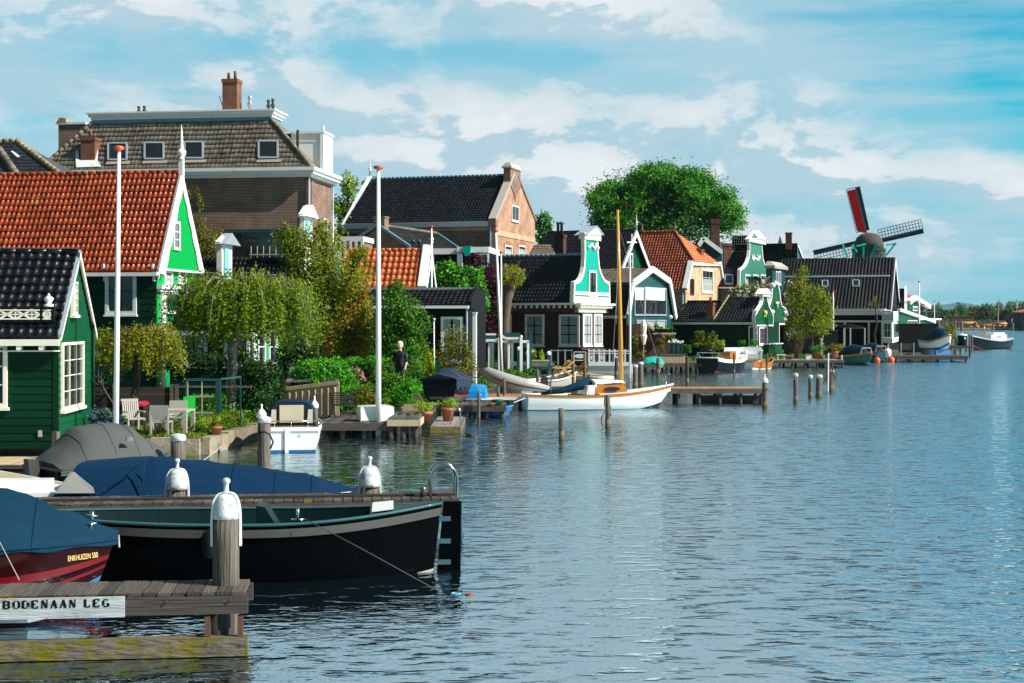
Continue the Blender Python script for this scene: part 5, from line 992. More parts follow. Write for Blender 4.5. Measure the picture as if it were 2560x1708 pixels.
# pollard
T = thing('pollard_tree', 'pollarded tree with knobbly trunk and tuft of yellow leaves', 'tree', (wx(1258, 82), 82, .4)); o = T.location; mb = MB(); pts = [W(x, y, 82) - o for x, y in ((1258, 925), (1262, 860), (1263, 800), (1267, 750), (1276, 705))]; mb.tube(pts, [.3, .26, .27, .30, .42], 9); mb.ball(W(1278, 700, 82) - o, .5, 8)
for i in range(26): a = rnd.uniform(0, 6.3); limb(mb, W(1278, 700, 82) - o, W(1278 + 34 * math.cos(a), 690 + 26 * math.sin(a), 82 + rnd.uniform(-.6, .6)) - o, .08, .02)
mb.build('trunk', m_bark, T, True); k = 82 / F; c = W(1280, 690, 82) - o; P, Nn, Tn = cloud([(c.x, c.y, c.z, 34 * k, .8, 28 * k)], 1300, .15, .7); leaf_mesh('crown', P, Nn, .15, Tn, lf_weep, T)
crown = [(1660, 500, 100, 74), (1575, 500, 72, 62), (1740, 500, 72, 64), (1660, 575, 150, 45)]
for i in range(58):
    a = rnd.uniform(-.5, 3.64); q = rnd.uniform(.55, 1) if i % 3 else 1; crown.append((1660 + 165 * q * math.cos(a), 530 - 95 * q * math.sin(a) ** 1.0 + rnd.uniform(-5, 5), rnd.uniform(26, 44), rnd.uniform(20, 32), rnd.uniform(-9, 4)))
plant('round_tree', 'huge dense round crowned tree behind the roofs', 'tree', 1660, 188, .4, crown, 64000, .38, lf_round, .7, sig=.24, shell=.35, dy=1.0, per=50)
plant('young_tree', 'small round tree peeping between the brick house and the black roof', 'tree', 1358, 165, .4, [(1358, 560, 22, 24), (1350, 590, 22, 20), (1372, 580, 14, 12)], 1500, .36, lf_round, .25)
plant('fruit_tree', 'tall pale green fruit tree in front of the long black roofed house', 'tree', 2038, 117, .42, [(2005, 690, 14, 26), (2000, 740, 34, 40), (2045, 760, 34, 40), (2030, 810, 44, 30), (2060, 790, 26, 34), (1995, 790, 26, 40)], 10500, .17, lf_yel, .12, shell=.3, extra=(lf_orange, 160, .18, 'foliage'))
plant('blossom_tree', 'white blossoming tree behind the ornate green gables', 'tree', 2000, 121, .42, [(1977, 735, 14, 32), (1985, 790, 18, 36), (1980, 825, 16, 22), (1996, 765, 18, 40)], 2000, .17, lf_brown, .1, shell=.3, extra=(lf_white, 700, .16, 'blossom'))
plant('blossom_bush', 'blossoming bush below the sage neck gable', 'bush', 1880, 138, .42, [(1840, 735, 16, 16), (1875, 725, 24, 20), (1905, 735, 22, 22), (1925, 715, 12, 20), (1850, 760, 30, 14)], 2600, .2, lf_brown, .06, extra=(lf_white, 420, .18, 'blossom'))
plant('slim_tree', 'thin tree with dark straight stem by the veranda', 'tree', 2189, 141, .42, [(2189, 755, 12, 16), (2178, 762, 14, 8), (2200, 765, 10, 8)], 260, .2, lf_brown, .13, m_iron)
T = thing('willow_shrub', 'leafless fan shaped shrub of many upright stems', 'shrub', (wx(1992, 116), 116, .42)); mb = MB()
for i in range(46): e = W(rnd.gauss(1990, 17), rnd.uniform(812, 845), 116 + rnd.uniform(-.7, .7)) - T.location; limb(mb, (rnd.gauss(0, .08), rnd.gauss(0, .08), 0), e, .018, .008, .05, 4)
mb.build('stem', m_bark, T); P, Nn, Tn = cloud([(0, 0, 2.0, .75, .6, .5)], 500, .3, .4); leaf_mesh('foliage', P, Nn, .12, Tn, lf_pine, T)
# hedges and shrubs of the near garden
plant('bright_hedge', 'bright green climbing hedge bulging behind the pale wooden fence', 'hedge', 860, 48.5, .4, [(770, 925, 40, 22), (820, 935, 50, 34), (850, 975, 44, 50), (880, 1000, 34, 42), (900, 1025, 24, 22), (800, 960, 50, 30)], 11500, .10, lf_hedge, sig=.2, shell=.6)
plant('dark_hedge', 'dark clipped evergreen hedge block left of the pale wooden fence', 'hedge', 650, 45, .4, [(630, 945, 36, 36), (672, 945, 36, 36), (650, 990, 55, 40), (690, 975, 22, 36), (615, 990, 24, 34), (655, 930, 50, 24)], 9000, .085, lf_dark, sig=.16, shell=.75)
plant('rear_hedge', 'low dark hedge in front of the low green house', 'hedge', 520, 50.5, .4, [(460, 905, 40, 26), (530, 905, 45, 26), (600, 900, 40, 30), (420, 900, 40, 24)], 5000, .1, lf_dark, sig=.2)
plant('left_bush', 'bushy shrub behind the white flagpole beside the shed', 'bush', 262, 45, .4, [(250, 850, 26, 28), (240, 890, 30, 20), (285, 900, 40, 16), (300, 880, 30, 20)], 3600, .085, lf_birch, sig=.2)
plant('dark_shrub', 'dark shrub beneath the right side of the weeping birch', 'shrub', 730, 52, .4, [(735, 880, 36, 50), (770, 890, 30, 30), (710, 900, 24, 40)], 4000, .1, lf_dark)
for i, (lab, px, D, cl, n, s, m) in enumerate((
        ('feathery green shrub right of the person in the garden', 1000, 51.5, [(998, 902, 20, 14), (985, 920, 30, 26), (1010, 935, 28, 26), (1040, 925, 22, 24), (960, 925, 26, 24)], 4200, .075, lf_mid),
        ('round dark leaved shrub behind the foot of the white flagpole', 965, 49, [(955, 950, 24, 26), (985, 955, 24, 22), (960, 985, 22, 18)], 2600, .09, lf_mid),
        ('olive brown wild shrub left of the inflatable boat', 1140, 58, [(1110, 880, 24, 40), (1140, 870, 26, 44), (1165, 900, 22, 40), (1085, 910, 26, 36), (1140, 930, 50, 22)], 6500, .09, lf_brown),
        ('yellow green reedy shrub below the black house window', 1060, 56.5, [(1060, 890, 18, 40), (1080, 930, 24, 24), (1035, 870, 14, 40)], 2600, .1, lf_yel),
        ('grassy clump of perennials beside the wooden jetty', 1000, 48.3, [(1010, 985, 30, 22), (975, 1000, 24, 18), (1030, 965, 24, 20)], 3000, .075, lf_hedge),
        ('reddish brown perennials behind the bench and white dinghy', 920, 47.5, [(920, 1005, 26, 18), (950, 1010, 22, 14), (905, 985, 20, 20)], 2200, .075, lf_brown),
        ('low clipped dark bush left of the flagpole top of the bank', 905, 52, [(905, 915, 30, 12), (880, 905, 30, 12), (940, 905, 30, 16)], 2600, .085, lf_hedge))):
    plant('garden_shrub', lab, 'shrub', px, D, .4, cl, n, s, m, sig=.22, shell=.35, group='shrubs of the riverside garden')
plant('rhododendron', 'pink flowering rhododendron beside the bright green hedge', 'shrub', 895, 49.2, .4, [(890, 935, 14, 16), (900, 955, 14, 18)], 900, .09, lf_dark, extra=(lf_pink, 260, .085, 'blossom'))
plant('bluebells', 'clump of bluebells beside the shed wall', 'flowers', 245, 38.6, .4, [(235, 1040, 14, 16), (268, 1035, 16, 14), (300, 1050, 12, 12), (250, 1062, 24, 10)], 1500, .06, lf_mid, extra=(lf_blue, 620, .05, 'blossom'))
T = thing('dead_branch', 'bare pale twiggy branch leaning by the shed', 'branch', (wx(285, 39.5), 39.5, .4)); mb = MB(); o = T.location
p0 = W(282, 1008, 39.5) - o; p1 = W(248, 955, 39.5) - o; mb.tube([p0, p1], [.03, .02], 6)
for x, y in ((228, 948), (235, 930), (245, 925), (262, 942), (270, 955), (226, 955), (252, 930)): limb(mb, p0.lerp(p1, rnd.uniform(.5, 1)), W(x, y, 39.5 + rnd.uniform(-.2, .2)) - o, .014, .005, .1)
mb.build('twig', m_bark, T)
def scatter(poly, n, h, s, m, name, blades=True):
    xs = [p[0] for p in poly]; ys = [p[1] for p in poly]; P = []
    def inside(x, y):
        c = False; j = len(poly) - 1
        for i in range(len(poly)):
            if (poly[i][1] > y) != (poly[j][1] > y) and x < (poly[j][0] - poly[i][0]) * (y - poly[i][1]) / (poly[j][1] - poly[i][1]) + poly[i][0]: c = not c
            j = i
        return c
    while len(P) < n:
        x, y = rnd.uniform(min(xs), max(xs)), rnd.uniform(min(ys), max(ys))
        if inside(x, y): P.append((x, y, ZL + rnd.random() ** 1.5 * h))
    P = np.array(P); Nn = nrg.standard_normal((n, 3)) * (np.array([1, 1, .25]) if blades else np.array([.6, .6, 1])); T_ = .45 + .25 * np.sin(P[:, 0] * 2.1) * np.cos(P[:, 1] * 1.3) + .2 * nrg.standard_normal(n)
    o = leaf_mesh(name, P, Nn, s, T_, m, None, .3 if blades else .6); o['kind'] = 'stuff'; return o
scatter([(-8.3, 38.1), (-7.85, 43.4), (-7.2, 46.5), (-5.5, 48.3), (-3.6, 49.8), (-3.0, 57), (-2, 60), (-12, 60), (-12, 46)], 22000, .42, .12, lf_mid, 'ground_cover', False)
scatter([(-10.8, 38), (-8.4, 38.1), (-7.9, 43), (-8.6, 43), (-12, 41)], 9000, .10, .10, lf_grass, 'lawn_grass')
scatter([(-8.45, 38.9), (-8.0, 43), (-8.6, 43), (-8.8, 40)], 2600, .42, .22, lf_grass, 'tall_grass')
scatter([(-3, 57), (-1, 65.5), (1.4, 79), (3, 94), (-2, 96), (-8, 70), (-9, 58)], 7000, .5, .16, lf_mid, 'bank_plants', False)
scatter([(15, 109), (24, 116.5), (31, 126), (28, 130), (20, 122), (13, 112)], 3500, .3, .2, lf_mid, 'quay_plants', False)
mb = MB(); mb.prism([(-11.6, 37.6, ZL + .004), (-8.4, 38.05, ZL + .004), (-7.95, 43.4, ZL + .004), (-12.5, 44, ZL + .004)], (0, 0, -.02)); struct(mb.build('lawn', m_grassg))
# far woods and hills across the river
for i in range(25):
    x = 2326 + i * 10 + rnd.uniform(-5, 5); D = 575 + rnd.uniform(0, 50); hgt = rnd.uniform(26, 52) + (10 if i > 17 else 0)
    plant('shore_tree', 'tree in the line of woods along the far shore', 'tree', x, D, .7, [(x, 808 - hgt * .5, 17, hgt * .42), (x + rnd.uniform(-8, 8), 808 - hgt * .25, 20, hgt * .3), (x + rnd.uniform(-9, 9), 806 - hgt * .7, 12, hgt * .26)], 1500, .75, (lf_far, lf_mid, lf_brown)[(i * 7) % 3 if i % 2 else 0], .5, group='trees along the far shore', shell=.45)
def hills():
    n = 160; V = []; Q = []
    for i in range(n):
        x = 1500 + i * 16; hh = 74 + 12 * math.sin(i * .11) + 7 * math.sin(i * .43 + 1) + 9 * abs(math.sin(i * .9)) + rnd.uniform(-4, 4)
        for j in range(5): t = j / 4; V.append((x + rnd.uniform(-5, 5), 8000 + 700 * t, 3.6 + hh * math.sin(math.pi * .5 * min(1, t * 1.25)) ** .6 if j else -2))
    for i in range(n - 1):
        for j in range(4): a = i * 5 + j; Q.append((a, a + 5, a + 6, a + 1))
    return mesh_np('hills', np.array(V), np.array(Q), np.full(len(Q), .5), mat('haze_blue_woods', (.002, .055, .075), (.006, .075, .09), .9, .03, amt=.9))  # blue of the distant haze is put into the base colour
struct(hills())
# ------------------------------------------------------------------ jetties, mooring posts
def jetty(name, label, px, D, z, th, L, wd, m=None, fascia=.2, piles=(), pw=.155, beam=True, fm=None, thick=.04, lower=None, group=None, deck='deck'):
    """origin at the front right corner of the deck; planks run across"""
    fr = Fr(px, D, 0, th); T = fr.thing(name, label, 'jetty', group); mb = MB(); n = int(L / pw)
    for i in range(n): mb.box(-(i + .95) * pw, -(i + .05) * pw, rnd.uniform(-.012, .012), wd + rnd.uniform(-.012, .012), z - thick, z + rnd.uniform(-.004, .004), rnd.random())
    mb.build(deck, m or m_woody, T)
    for v in (-.045, wd - .05):
        mb = MB(); mb.box(-L, .03, v, v + .07, z - thick - fascia, z - thick - .004); mb.build('edge_beam', fm or m_woodx, T)
    for u, v, r in piles:
        mb = MB(); mb.tube([(-u, v, -.8), (-u, v, z - thick)], r, 10); mb.build('pile', m_darkwood, T, True)
    if lower:
        mb = MB(); mb.box(-L, .03, -.06, .08, lower[0], lower[1]); mb.build('lower_beam', m_mossbeam, T)
    return fr, T
def dome_cap(T, c, z, w, h, base='cap', strap=.3):
    x, y = c; mb = MB(); r = w / 2; prof = [(r * 1.0, 0)] + [(r * math.cos(a) ** .58, h * math.sin(a)) for a in [k * math.pi / 18 for k in range(1, 9)]] + [(.04, h * 1.0), (.028, h + .03), (.028, h + .10), (.045, h + .12), (.045, h + .15), (.02, h + .17)]
    mb.lathe(prof, (x, y, z), 18); o = mb.build(base, m_galv, T, True)
    for s in (-1, 1):
        mb = MB(); pts = [(x + s * (r + .008) * math.cos(a) ** .58, y - .0, z + (h + .01) * math.sin(a)) for a in [k * math.pi / 40 for k in range(0, 21)]]
        for p, q in zip([(x + s * (r + .012), y, z - strap)] + pts[:-1], pts): mb.beam(p, q, .1, .02, .3, (0, 1, 0)) if 0 else mb.hexa([(min(p[0], q[0]) - .008, y - .045, p[2]), (max(p[0], q[0]) + .012, y - .045, p[2]), (max(p[0], q[0]) + .012, y + .045, p[2]), (min(p[0], q[0]) - .008, y + .045, p[2]), (q[0] - .012, y - .045, q[2]), (q[0] + .012, y - .045, q[2]), (q[0] + .012, y + .045, q[2]), (q[0] - .012, y + .045, q[2])])
        mb.build('strap', m_white, o)
    return o
def post(label, px, ytop, D, w, cap=None, tilt=0, foot=None, name='mooring_post', group=None, m=None, square=False, algae=True, lift=0):
    """w in photo pixels; cap: None, 'point', 'flat'"""
    T = thing(name, label, 'post', (wx(px, D), D, 0), 0, group); r = w * D / F / 2; zt = wz(ytop, D); t = math.tan(R(tilt))
    mb = MB(); n = 4 if square else 10; sh = [1.0, 1.02, .98, 1.0, .95]; pts = [(t * zz, 0, zz) for zz in [-.6 + (zt + .6) * k / 4 for k in range(5)]]
    mb.tube(pts, [r * s_ * (1.25 if square else 1) for s_ in sh], n, .5); o = mb.build('shaft', m or m_woodz, T, not square)
    if algae: mb = MB(); mb.tube([(-.02 * t, 0, -.3), (t * .12, 0, .10)], [r * 1.05 * (1.25 if square else 1)] * 2, n, .7); mb.tube([(t * .1, 0, .1), (t * .28, 0, .26)], [r * 1.04 * (1.25 if square else 1)] * 2, n, .1); mb.build('waterline_algae', m_mossbeam, T)
    if cap:
        c = MB(); x = t * zt; R_ = r * (1.2 if cap == 'point' else 1.08)
        if cap == 'point': c.lathe([(R_, -.10), (R_, 0), (R_ * .75, .06), (.03, .13), (.02, .2), (.035, .22), (.01, .26)], (x, 0, zt), 8)
        else: c.lathe([(R_, -.10), (R_, .0), (R_ * .8, .03), (.02, .05)], (x, 0, zt), 10)
        c.build('cap', m_galv if cap == 'flat' else m_white, T, True)
    return T
# near jetty with the painted board
fr, T = jetty('near_jetty', 'weathered plank jetty in the foreground carrying a painted board', 613, 15.25, .69, -6, 5.0, .74, fascia=.19, piles=((.28, .2, .15), (3.2, .45, .14)), lower=(.01, .21))
J1 = fr
mb = MB(); a = fr.s(512, 1530, .2)[0]
for u0 in (fr.s(512, 1550, .0)[0], fr.s(594, 1550, .0)[0]): mb = MB(); mb.box(u0, u0 + .06, -.03, .02, .1, .44); mb.build('bracket', m_rust, T)
mb = MB(); 
for x, y in ((416, 1504), (576, 1499), (518, 1608), (602, 1612)): u, z = fr.s(x, y, -.05); mb.tube([(u, -.045, z), (u, -.075, z)], .012, 8)
mb.build('bolt_head', m_rust, T)
ub = fr.s(312, 1510, -.05)[0]; mb = MB(); mb.box(-5, ub, -.075, -.047, .455, .672); sg = mb.build('sign_board', mat('flaking_white_board', (.50, .54, .56), (.30, .31, .31), .8, 3, (.7, 8, 8), .4, amt=.9, c=(.22, .2, .18), crange=(.62, .72), csc=5), T)
def stencil(mb, P, txt, u, z, hgt, wid, gap):
    K = {'B': [((0, 0), (0, 1), 1), ((0, 1), (.8, .95), 0), ((.8, .95), (.8, .55), 1), ((.1, .5), (.8, .5), 0), ((.85, .45), (.85, .05), 1), ((0, 0), (.8, 0), 0)], 'O': [((.05, .15), (.05, .85), 1), ((.95, .15), (.95, .85), 1), ((.1, .9), (.4, 1), 0), ((.6, 1), (.9, .9), 0), ((.1, .1), (.4, 0), 0), ((.6, 0), (.9, .1), 0)],
         'D': [((.05, 0), (.05, 1), 1), ((.1, 1), (.7, .95), 0), ((.9, .8), (.9, .2), 1), ((.1, 0), (.7, .05), 0)], 'E': [((.08, 0), (.08, 1), 1), ((.15, 1), (.9, 1), 0), ((.15, .52), (.6, .52), 0), ((.15, 0), (.9, 0), 0), ((.9, .75), (.9, 1), 0), ((.9, 0), (.9, .25), 0)],
         'N': [((.08, 0), (.08, 1), 0), ((.1, 1), (.85, 0), 1), ((.92, 0), (.92, 1), 0), ((-.05, 0), (.2, 0), 0), ((.8, 1), (1.05, 1), 0)], 'A': [((.08, 0), (.45, 1), 0), ((.5, 1), (.88, 0), 1), ((.25, .35), (.65, .35), 0), ((-.05, 0), (.22, 0), 0), ((.7, 0), (1.05, 0), 0)],
         'L': [((.15, 0), (.15, 1), 1), ((0, 1), (.32, 1), 0), ((.2, 0), (.9, 0), 0), ((.9, 0), (.9, .25), 0)], 'G': [((.08, .2), (.08, .8), 1), ((.15, .9), (.5, 1), 0), ((.6, 1), (.9, .85), 0), ((.15, .1), (.5, 0), 0), ((.6, 0), (.85, .1), 0), ((.88, .05), (.88, .42), 1), ((.65, .42), (1.02, .42), 0)], 'R': [((.0, 0), (.0, 1), 1)]}
    for ch in txt:
        if ch == ' ': u += wid * .9; continue
        for p, q, th in K[ch]: stick(mb, P, (u + p[0] * wid, z + p[1] * hgt), (u + q[0] * wid, z + q[1] * hgt), .026 if th else .011, .076, .079)
        u += wid + gap
u0, z0 = fr.s(10, 1522, -.076); u1 = fr.s(279, 1520, -.076)[0]; n = 11.0; stp = (u1 - u0) / 11.75
mb = MB(); stencil(mb, PS(0), 'BODENAAN LEG', u0, z0, .078, stp * .66, stp * .36); mb.build('stencil_lettering', m_black, sg)
T = fr.thing('domed_mooring_post', 'thick grey mooring post with white metal dome rising through the near jetty', 'post', 'mooring posts with white domed caps')
pu, pv = -.245, .46; mb = MB(); mb.tube([(pu, pv, -.8), (pu - .005, pv, .5), (pu, pv, 1.1), (pu, pv, 1.42)], [.148, .15, .146, .142], 14); mb.build('shaft', m_woodz, T, True); dome_cap(T, (pu, pv), 1.41, .29, .28)
# grey dinghy half seen below the board
fr2 = Fr(215, 17.0, 0, -4); T = fr2.thing('grey_dinghy', 'grey dinghy half hidden under the painted board of the near jetty', 'dinghy'); mb = MB(); mb.loft([[(-3, y, z) for y, z in ((-.4, .32), (-.3, .05), (.3, .05), (.4, .32))], [(-.6, y, z) for y, z in ((-.4, .30), (-.3, .05), (.3, .05), (.4, .30))], [(.0, y, z) for y, z in ((-.1, .34), (-.06, .15), (.06, .15), (.1, .34))]], .5); mb.build('hull', m_zinc, T); mb = MB(); mb.box(-.9, -.25, -.2, .2, .12, .38); mb.build('bench', m_greywood, T)
mb = MB(); mb.tube([(-.75, -.42, .3), (-.5, -.42, .28)], .035, 8); mb.build('fender', m_orangeb, T, True)
# middle jetty with two domed posts and the bathing ladder
fr, T = jetty('middle_jetty', 'long plank jetty between the black boat and the blue covered boat', 1150, 23.45, .66, -7, 7.4, 1.0, fascia=.24, piles=((1.0, .5, .13), (3.4, .5, .13), (6, .5, .13)), pw=.16)
mb = MB(); mb.box(-7.4, -.02, .34, .46, .662, .70); mb.build('cable_board', m_darkwood, T)
for px, lab in ((443, 'white metal dome capped post on the middle jetty in front of the blue boat cover'), (924, 'white metal dome capped post near the tip of the blue boat cover')):
    u = fr.s(px, 1240, .62)[0]; P = fr.thing('domed_mooring_post', lab, 'post', 'mooring posts with white domed caps'); mb = MB(); mb.tube([(u, .62, -.8), (u, .62, .86)], .15, 12); mb.build('shaft', m_woodz, P, True); dome_cap(P, (u, .62), .80, .35, .34, strap=.12)
P = fr.thing('bathing_ladder', 'shiny steel bathing ladder arched over the end of the middle jetty', 'ladder')
for v in (.15, .6):
    mb = MB(); pts = [(-.47, v, .66), (-.47, v, .98)] + [(-.255 - .215 * math.cos(a), v, .98 + .215 * math.sin(a)) for a in [k * math.pi / 8 for k in range(1, 8)]] + [(-.04, v, .98), (-.04, v, .66), (.035, v, .55), (.035, v, -.5)]; mb.tube(pts, .024, 10); mb.build('handrail', m_steel, P, True)
for i in range(3): mb = MB(); mb.box(.0, .08, .15, .6, .3 - i * .28, .33 - i * .28); mb.build('rung', m_steel, P)
T = fr.thing('mooring_cleat', 'small steel bollard at the right end of the middle jetty', 'cleat'); u = fr.s(1055, 1244, .25)[0]; mb = MB(); mb.lathe([(.035, 0), (.03, .17), (.04, .18)], (u, .25, .66), 10); mb.build('stem', m_steel, T, True); mb = MB(); mb.tube([(u - .09, .25, .8), (u + .09, .25, .8)], .014, 8); mb.build('crossbar', m_steel, T, True)
# posts
G1 = 'grey mooring posts standing in the water'
post('squat grey square post with flat pale cap behind the blue boat cover', 445, 1090, 29.8, 36, 'flat', group=G1, square=False)
post('grey post with flat pale cap and blue rope left of the white motor boat', 661, 1046, 32.5, 31, 'flat', group=G1)
post('white pointed cap post just behind the roped post at the motor boat', 654, 1034, 38.4, 20, 'point', group=G1)
post('white pointed cap post right of the white motor boat canopy', 786, 1012, 41.5, 18, 'point', group=G1)
post('lone bare grey post left of the roped post off the sailing boat', 1404, 1021, 42.9, 14, None, -1.2, group=G1)
post('dark post hung with black rope in front of the white sailing boat', 1519, 988, 48.0, 13, None, .5, group=G1)
post('pinkish grey capped post just behind the sailing boat bow, shorter of the pair', 1588, 914, 76, 13, 'flat', group=G1)
post('pinkish grey capped post just behind the sailing boat bow, taller of the pair', 1602, 907, 77, 13, 'flat', group=G1)
post('black wet pile left of the wooden mast by the white fence', 1541, 895, 92, 9, None, m=m_darkwood, group=G1)
post('black wet pile in front of the turquoise covered boat', 1645, 895, 96, 9, None, m=m_darkwood, group=G1)
post('dark pile with hanging rope left of the black cream decked boat', 1718, 892, 81.5, 9, None, m=m_darkwood, group=G1)
post('grey capped post with algae foot at the end of the orange topped jetty', 1912, 951, 58.7, 14, 'point', group=G1)
post('slim grey capped post second right of the orange topped jetty', 1989, 936, 62.7, 11.5, 'flat', group=G1)
post('grey post left of the leaning twin, right of the slim capped post', 2026, 940, 66, 11, 'flat', group=G1)
post('leaning grey twin post of the close pair', 2046, 939, 67, 15, 'flat', 2.5, group=G1)
post('grey post wrapped in reddish nets with a white pole', 2077, 926, 73, 15, 'flat', group=G1)
post('thin dark pile in front of the black cream decked boat', 1835, 884, 96, 5.5, None, m=m_darkwood, group=G1)
post('thin dark pile in front of the orange dinghy', 1917, 883, 103, 5, None, m=m_darkwood, group=G1)
T = thing('net_bundle', 'reddish brown net bundle hung on the last grey post', 'net', (wx(2074, 72.5), 72.5, 1.0)); mb = MB()
for i in range(26):
    a = rnd.uniform(0, 6.3); x = rnd.gauss(0, .12); mb.tube([(x, -.2, .2), (x + rnd.gauss(0, .12), -.22, -.15), (x + rnd.gauss(-.08, .14), -.2, rnd.uniform(-.75, -.3))], .014, 4)
mb.build('netting', m_rust, T)
T = thing('thin_pole', 'thin white pole beside the netted post', 'pole', (wx(2070, 72), 72, 0)); mb = MB(); mb.tube([(0, 0, -.4), (.02, 0, wz(883, 72))], .035, 6); mb.build('staff', m_white, T)
def rope(label, pts, r=.012, m=None, sag=0.0):
    p = [Vector(q) for q in pts]; out = []
    if len(p) == 2:
        for i in range(13): t = i / 12; q = p[0].lerp(p[1], t); q.z -= sag * 4 * t * (1 - t); out.append(q)
    else: out = p
    mb = MB(); o = out[0].copy(); mb.tube([q - o for q in out], r, 6); T = thing('rope', label, 'rope', o); mb.build('strand', m or m_rope, T, True); return T
rope('black rope looped round the dark post off the sailing boat', [W(x, y, 47.6) for x, y in ((1512, 990), (1511, 1010), (1516, 1028), (1526, 1016), (1527, 1040), (1512, 1030), (1504, 1044), (1504, 1058), (1508, 1066))], .025)
rope('dark rope drooping from the jetty end post into the water', [W(1916, 972, 58.5), W(1930, 980, 59), W(1955, 991, 60), W(1972, 995, 61.5)], .022)
rope('thin dark line slung between the capped grey posts', [W(1912, 958, 58.5), W(1989, 946, 62.5)], .010, sag=.05)
rope('pale mooring line of the white sailing boat to the orange deck', [W(1284, 1007, 55.5), W(1336, 986, 57)], .02, m_ropew)
rope('black mooring line from the black boat down to a ring in the water', [W(763, 1298, 19.3), W(900, 1370, 19.1), W(1115, 1488, 18.6)], .006)
rope('pale line from the grey post to the stone garden edge', [W(508, 1152, 30), W(556, 1115, 36)], .010, m_ropew)
rope('blue rope tied round the grey post left of the motor boat', [W(645, 1082, 32.2), W(662, 1080, 32.1), W(674, 1087, 32.2), W(683, 1105, 32.2), W(676, 1122, 32.2)], .022, m_bluecov2)
rope('sagging blue mooring line from the grey post to the garden', [W(646, 1082, 32.3), W(615, 1105, 34.5), W(575, 1110, 37.5)], .016, m_bluecov2)
rope('thin line from the red boat cover down to the near jetty', [W(-4, 1350, 17.0), W(48, 1450, 16.1)], .006, m_ropew)
rope('blue rope knotted round the foot of the white flagpole', [W(938, 1058, 43.7), W(952, 1062, 43.7), W(940, 1066, 43.7), W(955, 1058, 43.7), W(962, 1070, 43.7)], .035, m_bluecov2)
T = thing('mooring_ring', 'blue ring and red float lying on the water off the black boat', 'float', (wx(1140, 18.6), 18.6, 0)); mb = MB(); mb.tube([(.06 * math.cos(a), .06 * math.sin(a), .02) for a in [k * math.pi / 6 for k in range(13)]], .012, 6); mb.build('ring', m_bluelite, T); mb = MB(); mb.ball((.17, 0, .005), .06, 8, sz=.4); mb.build('float', m_redbot, T, True)

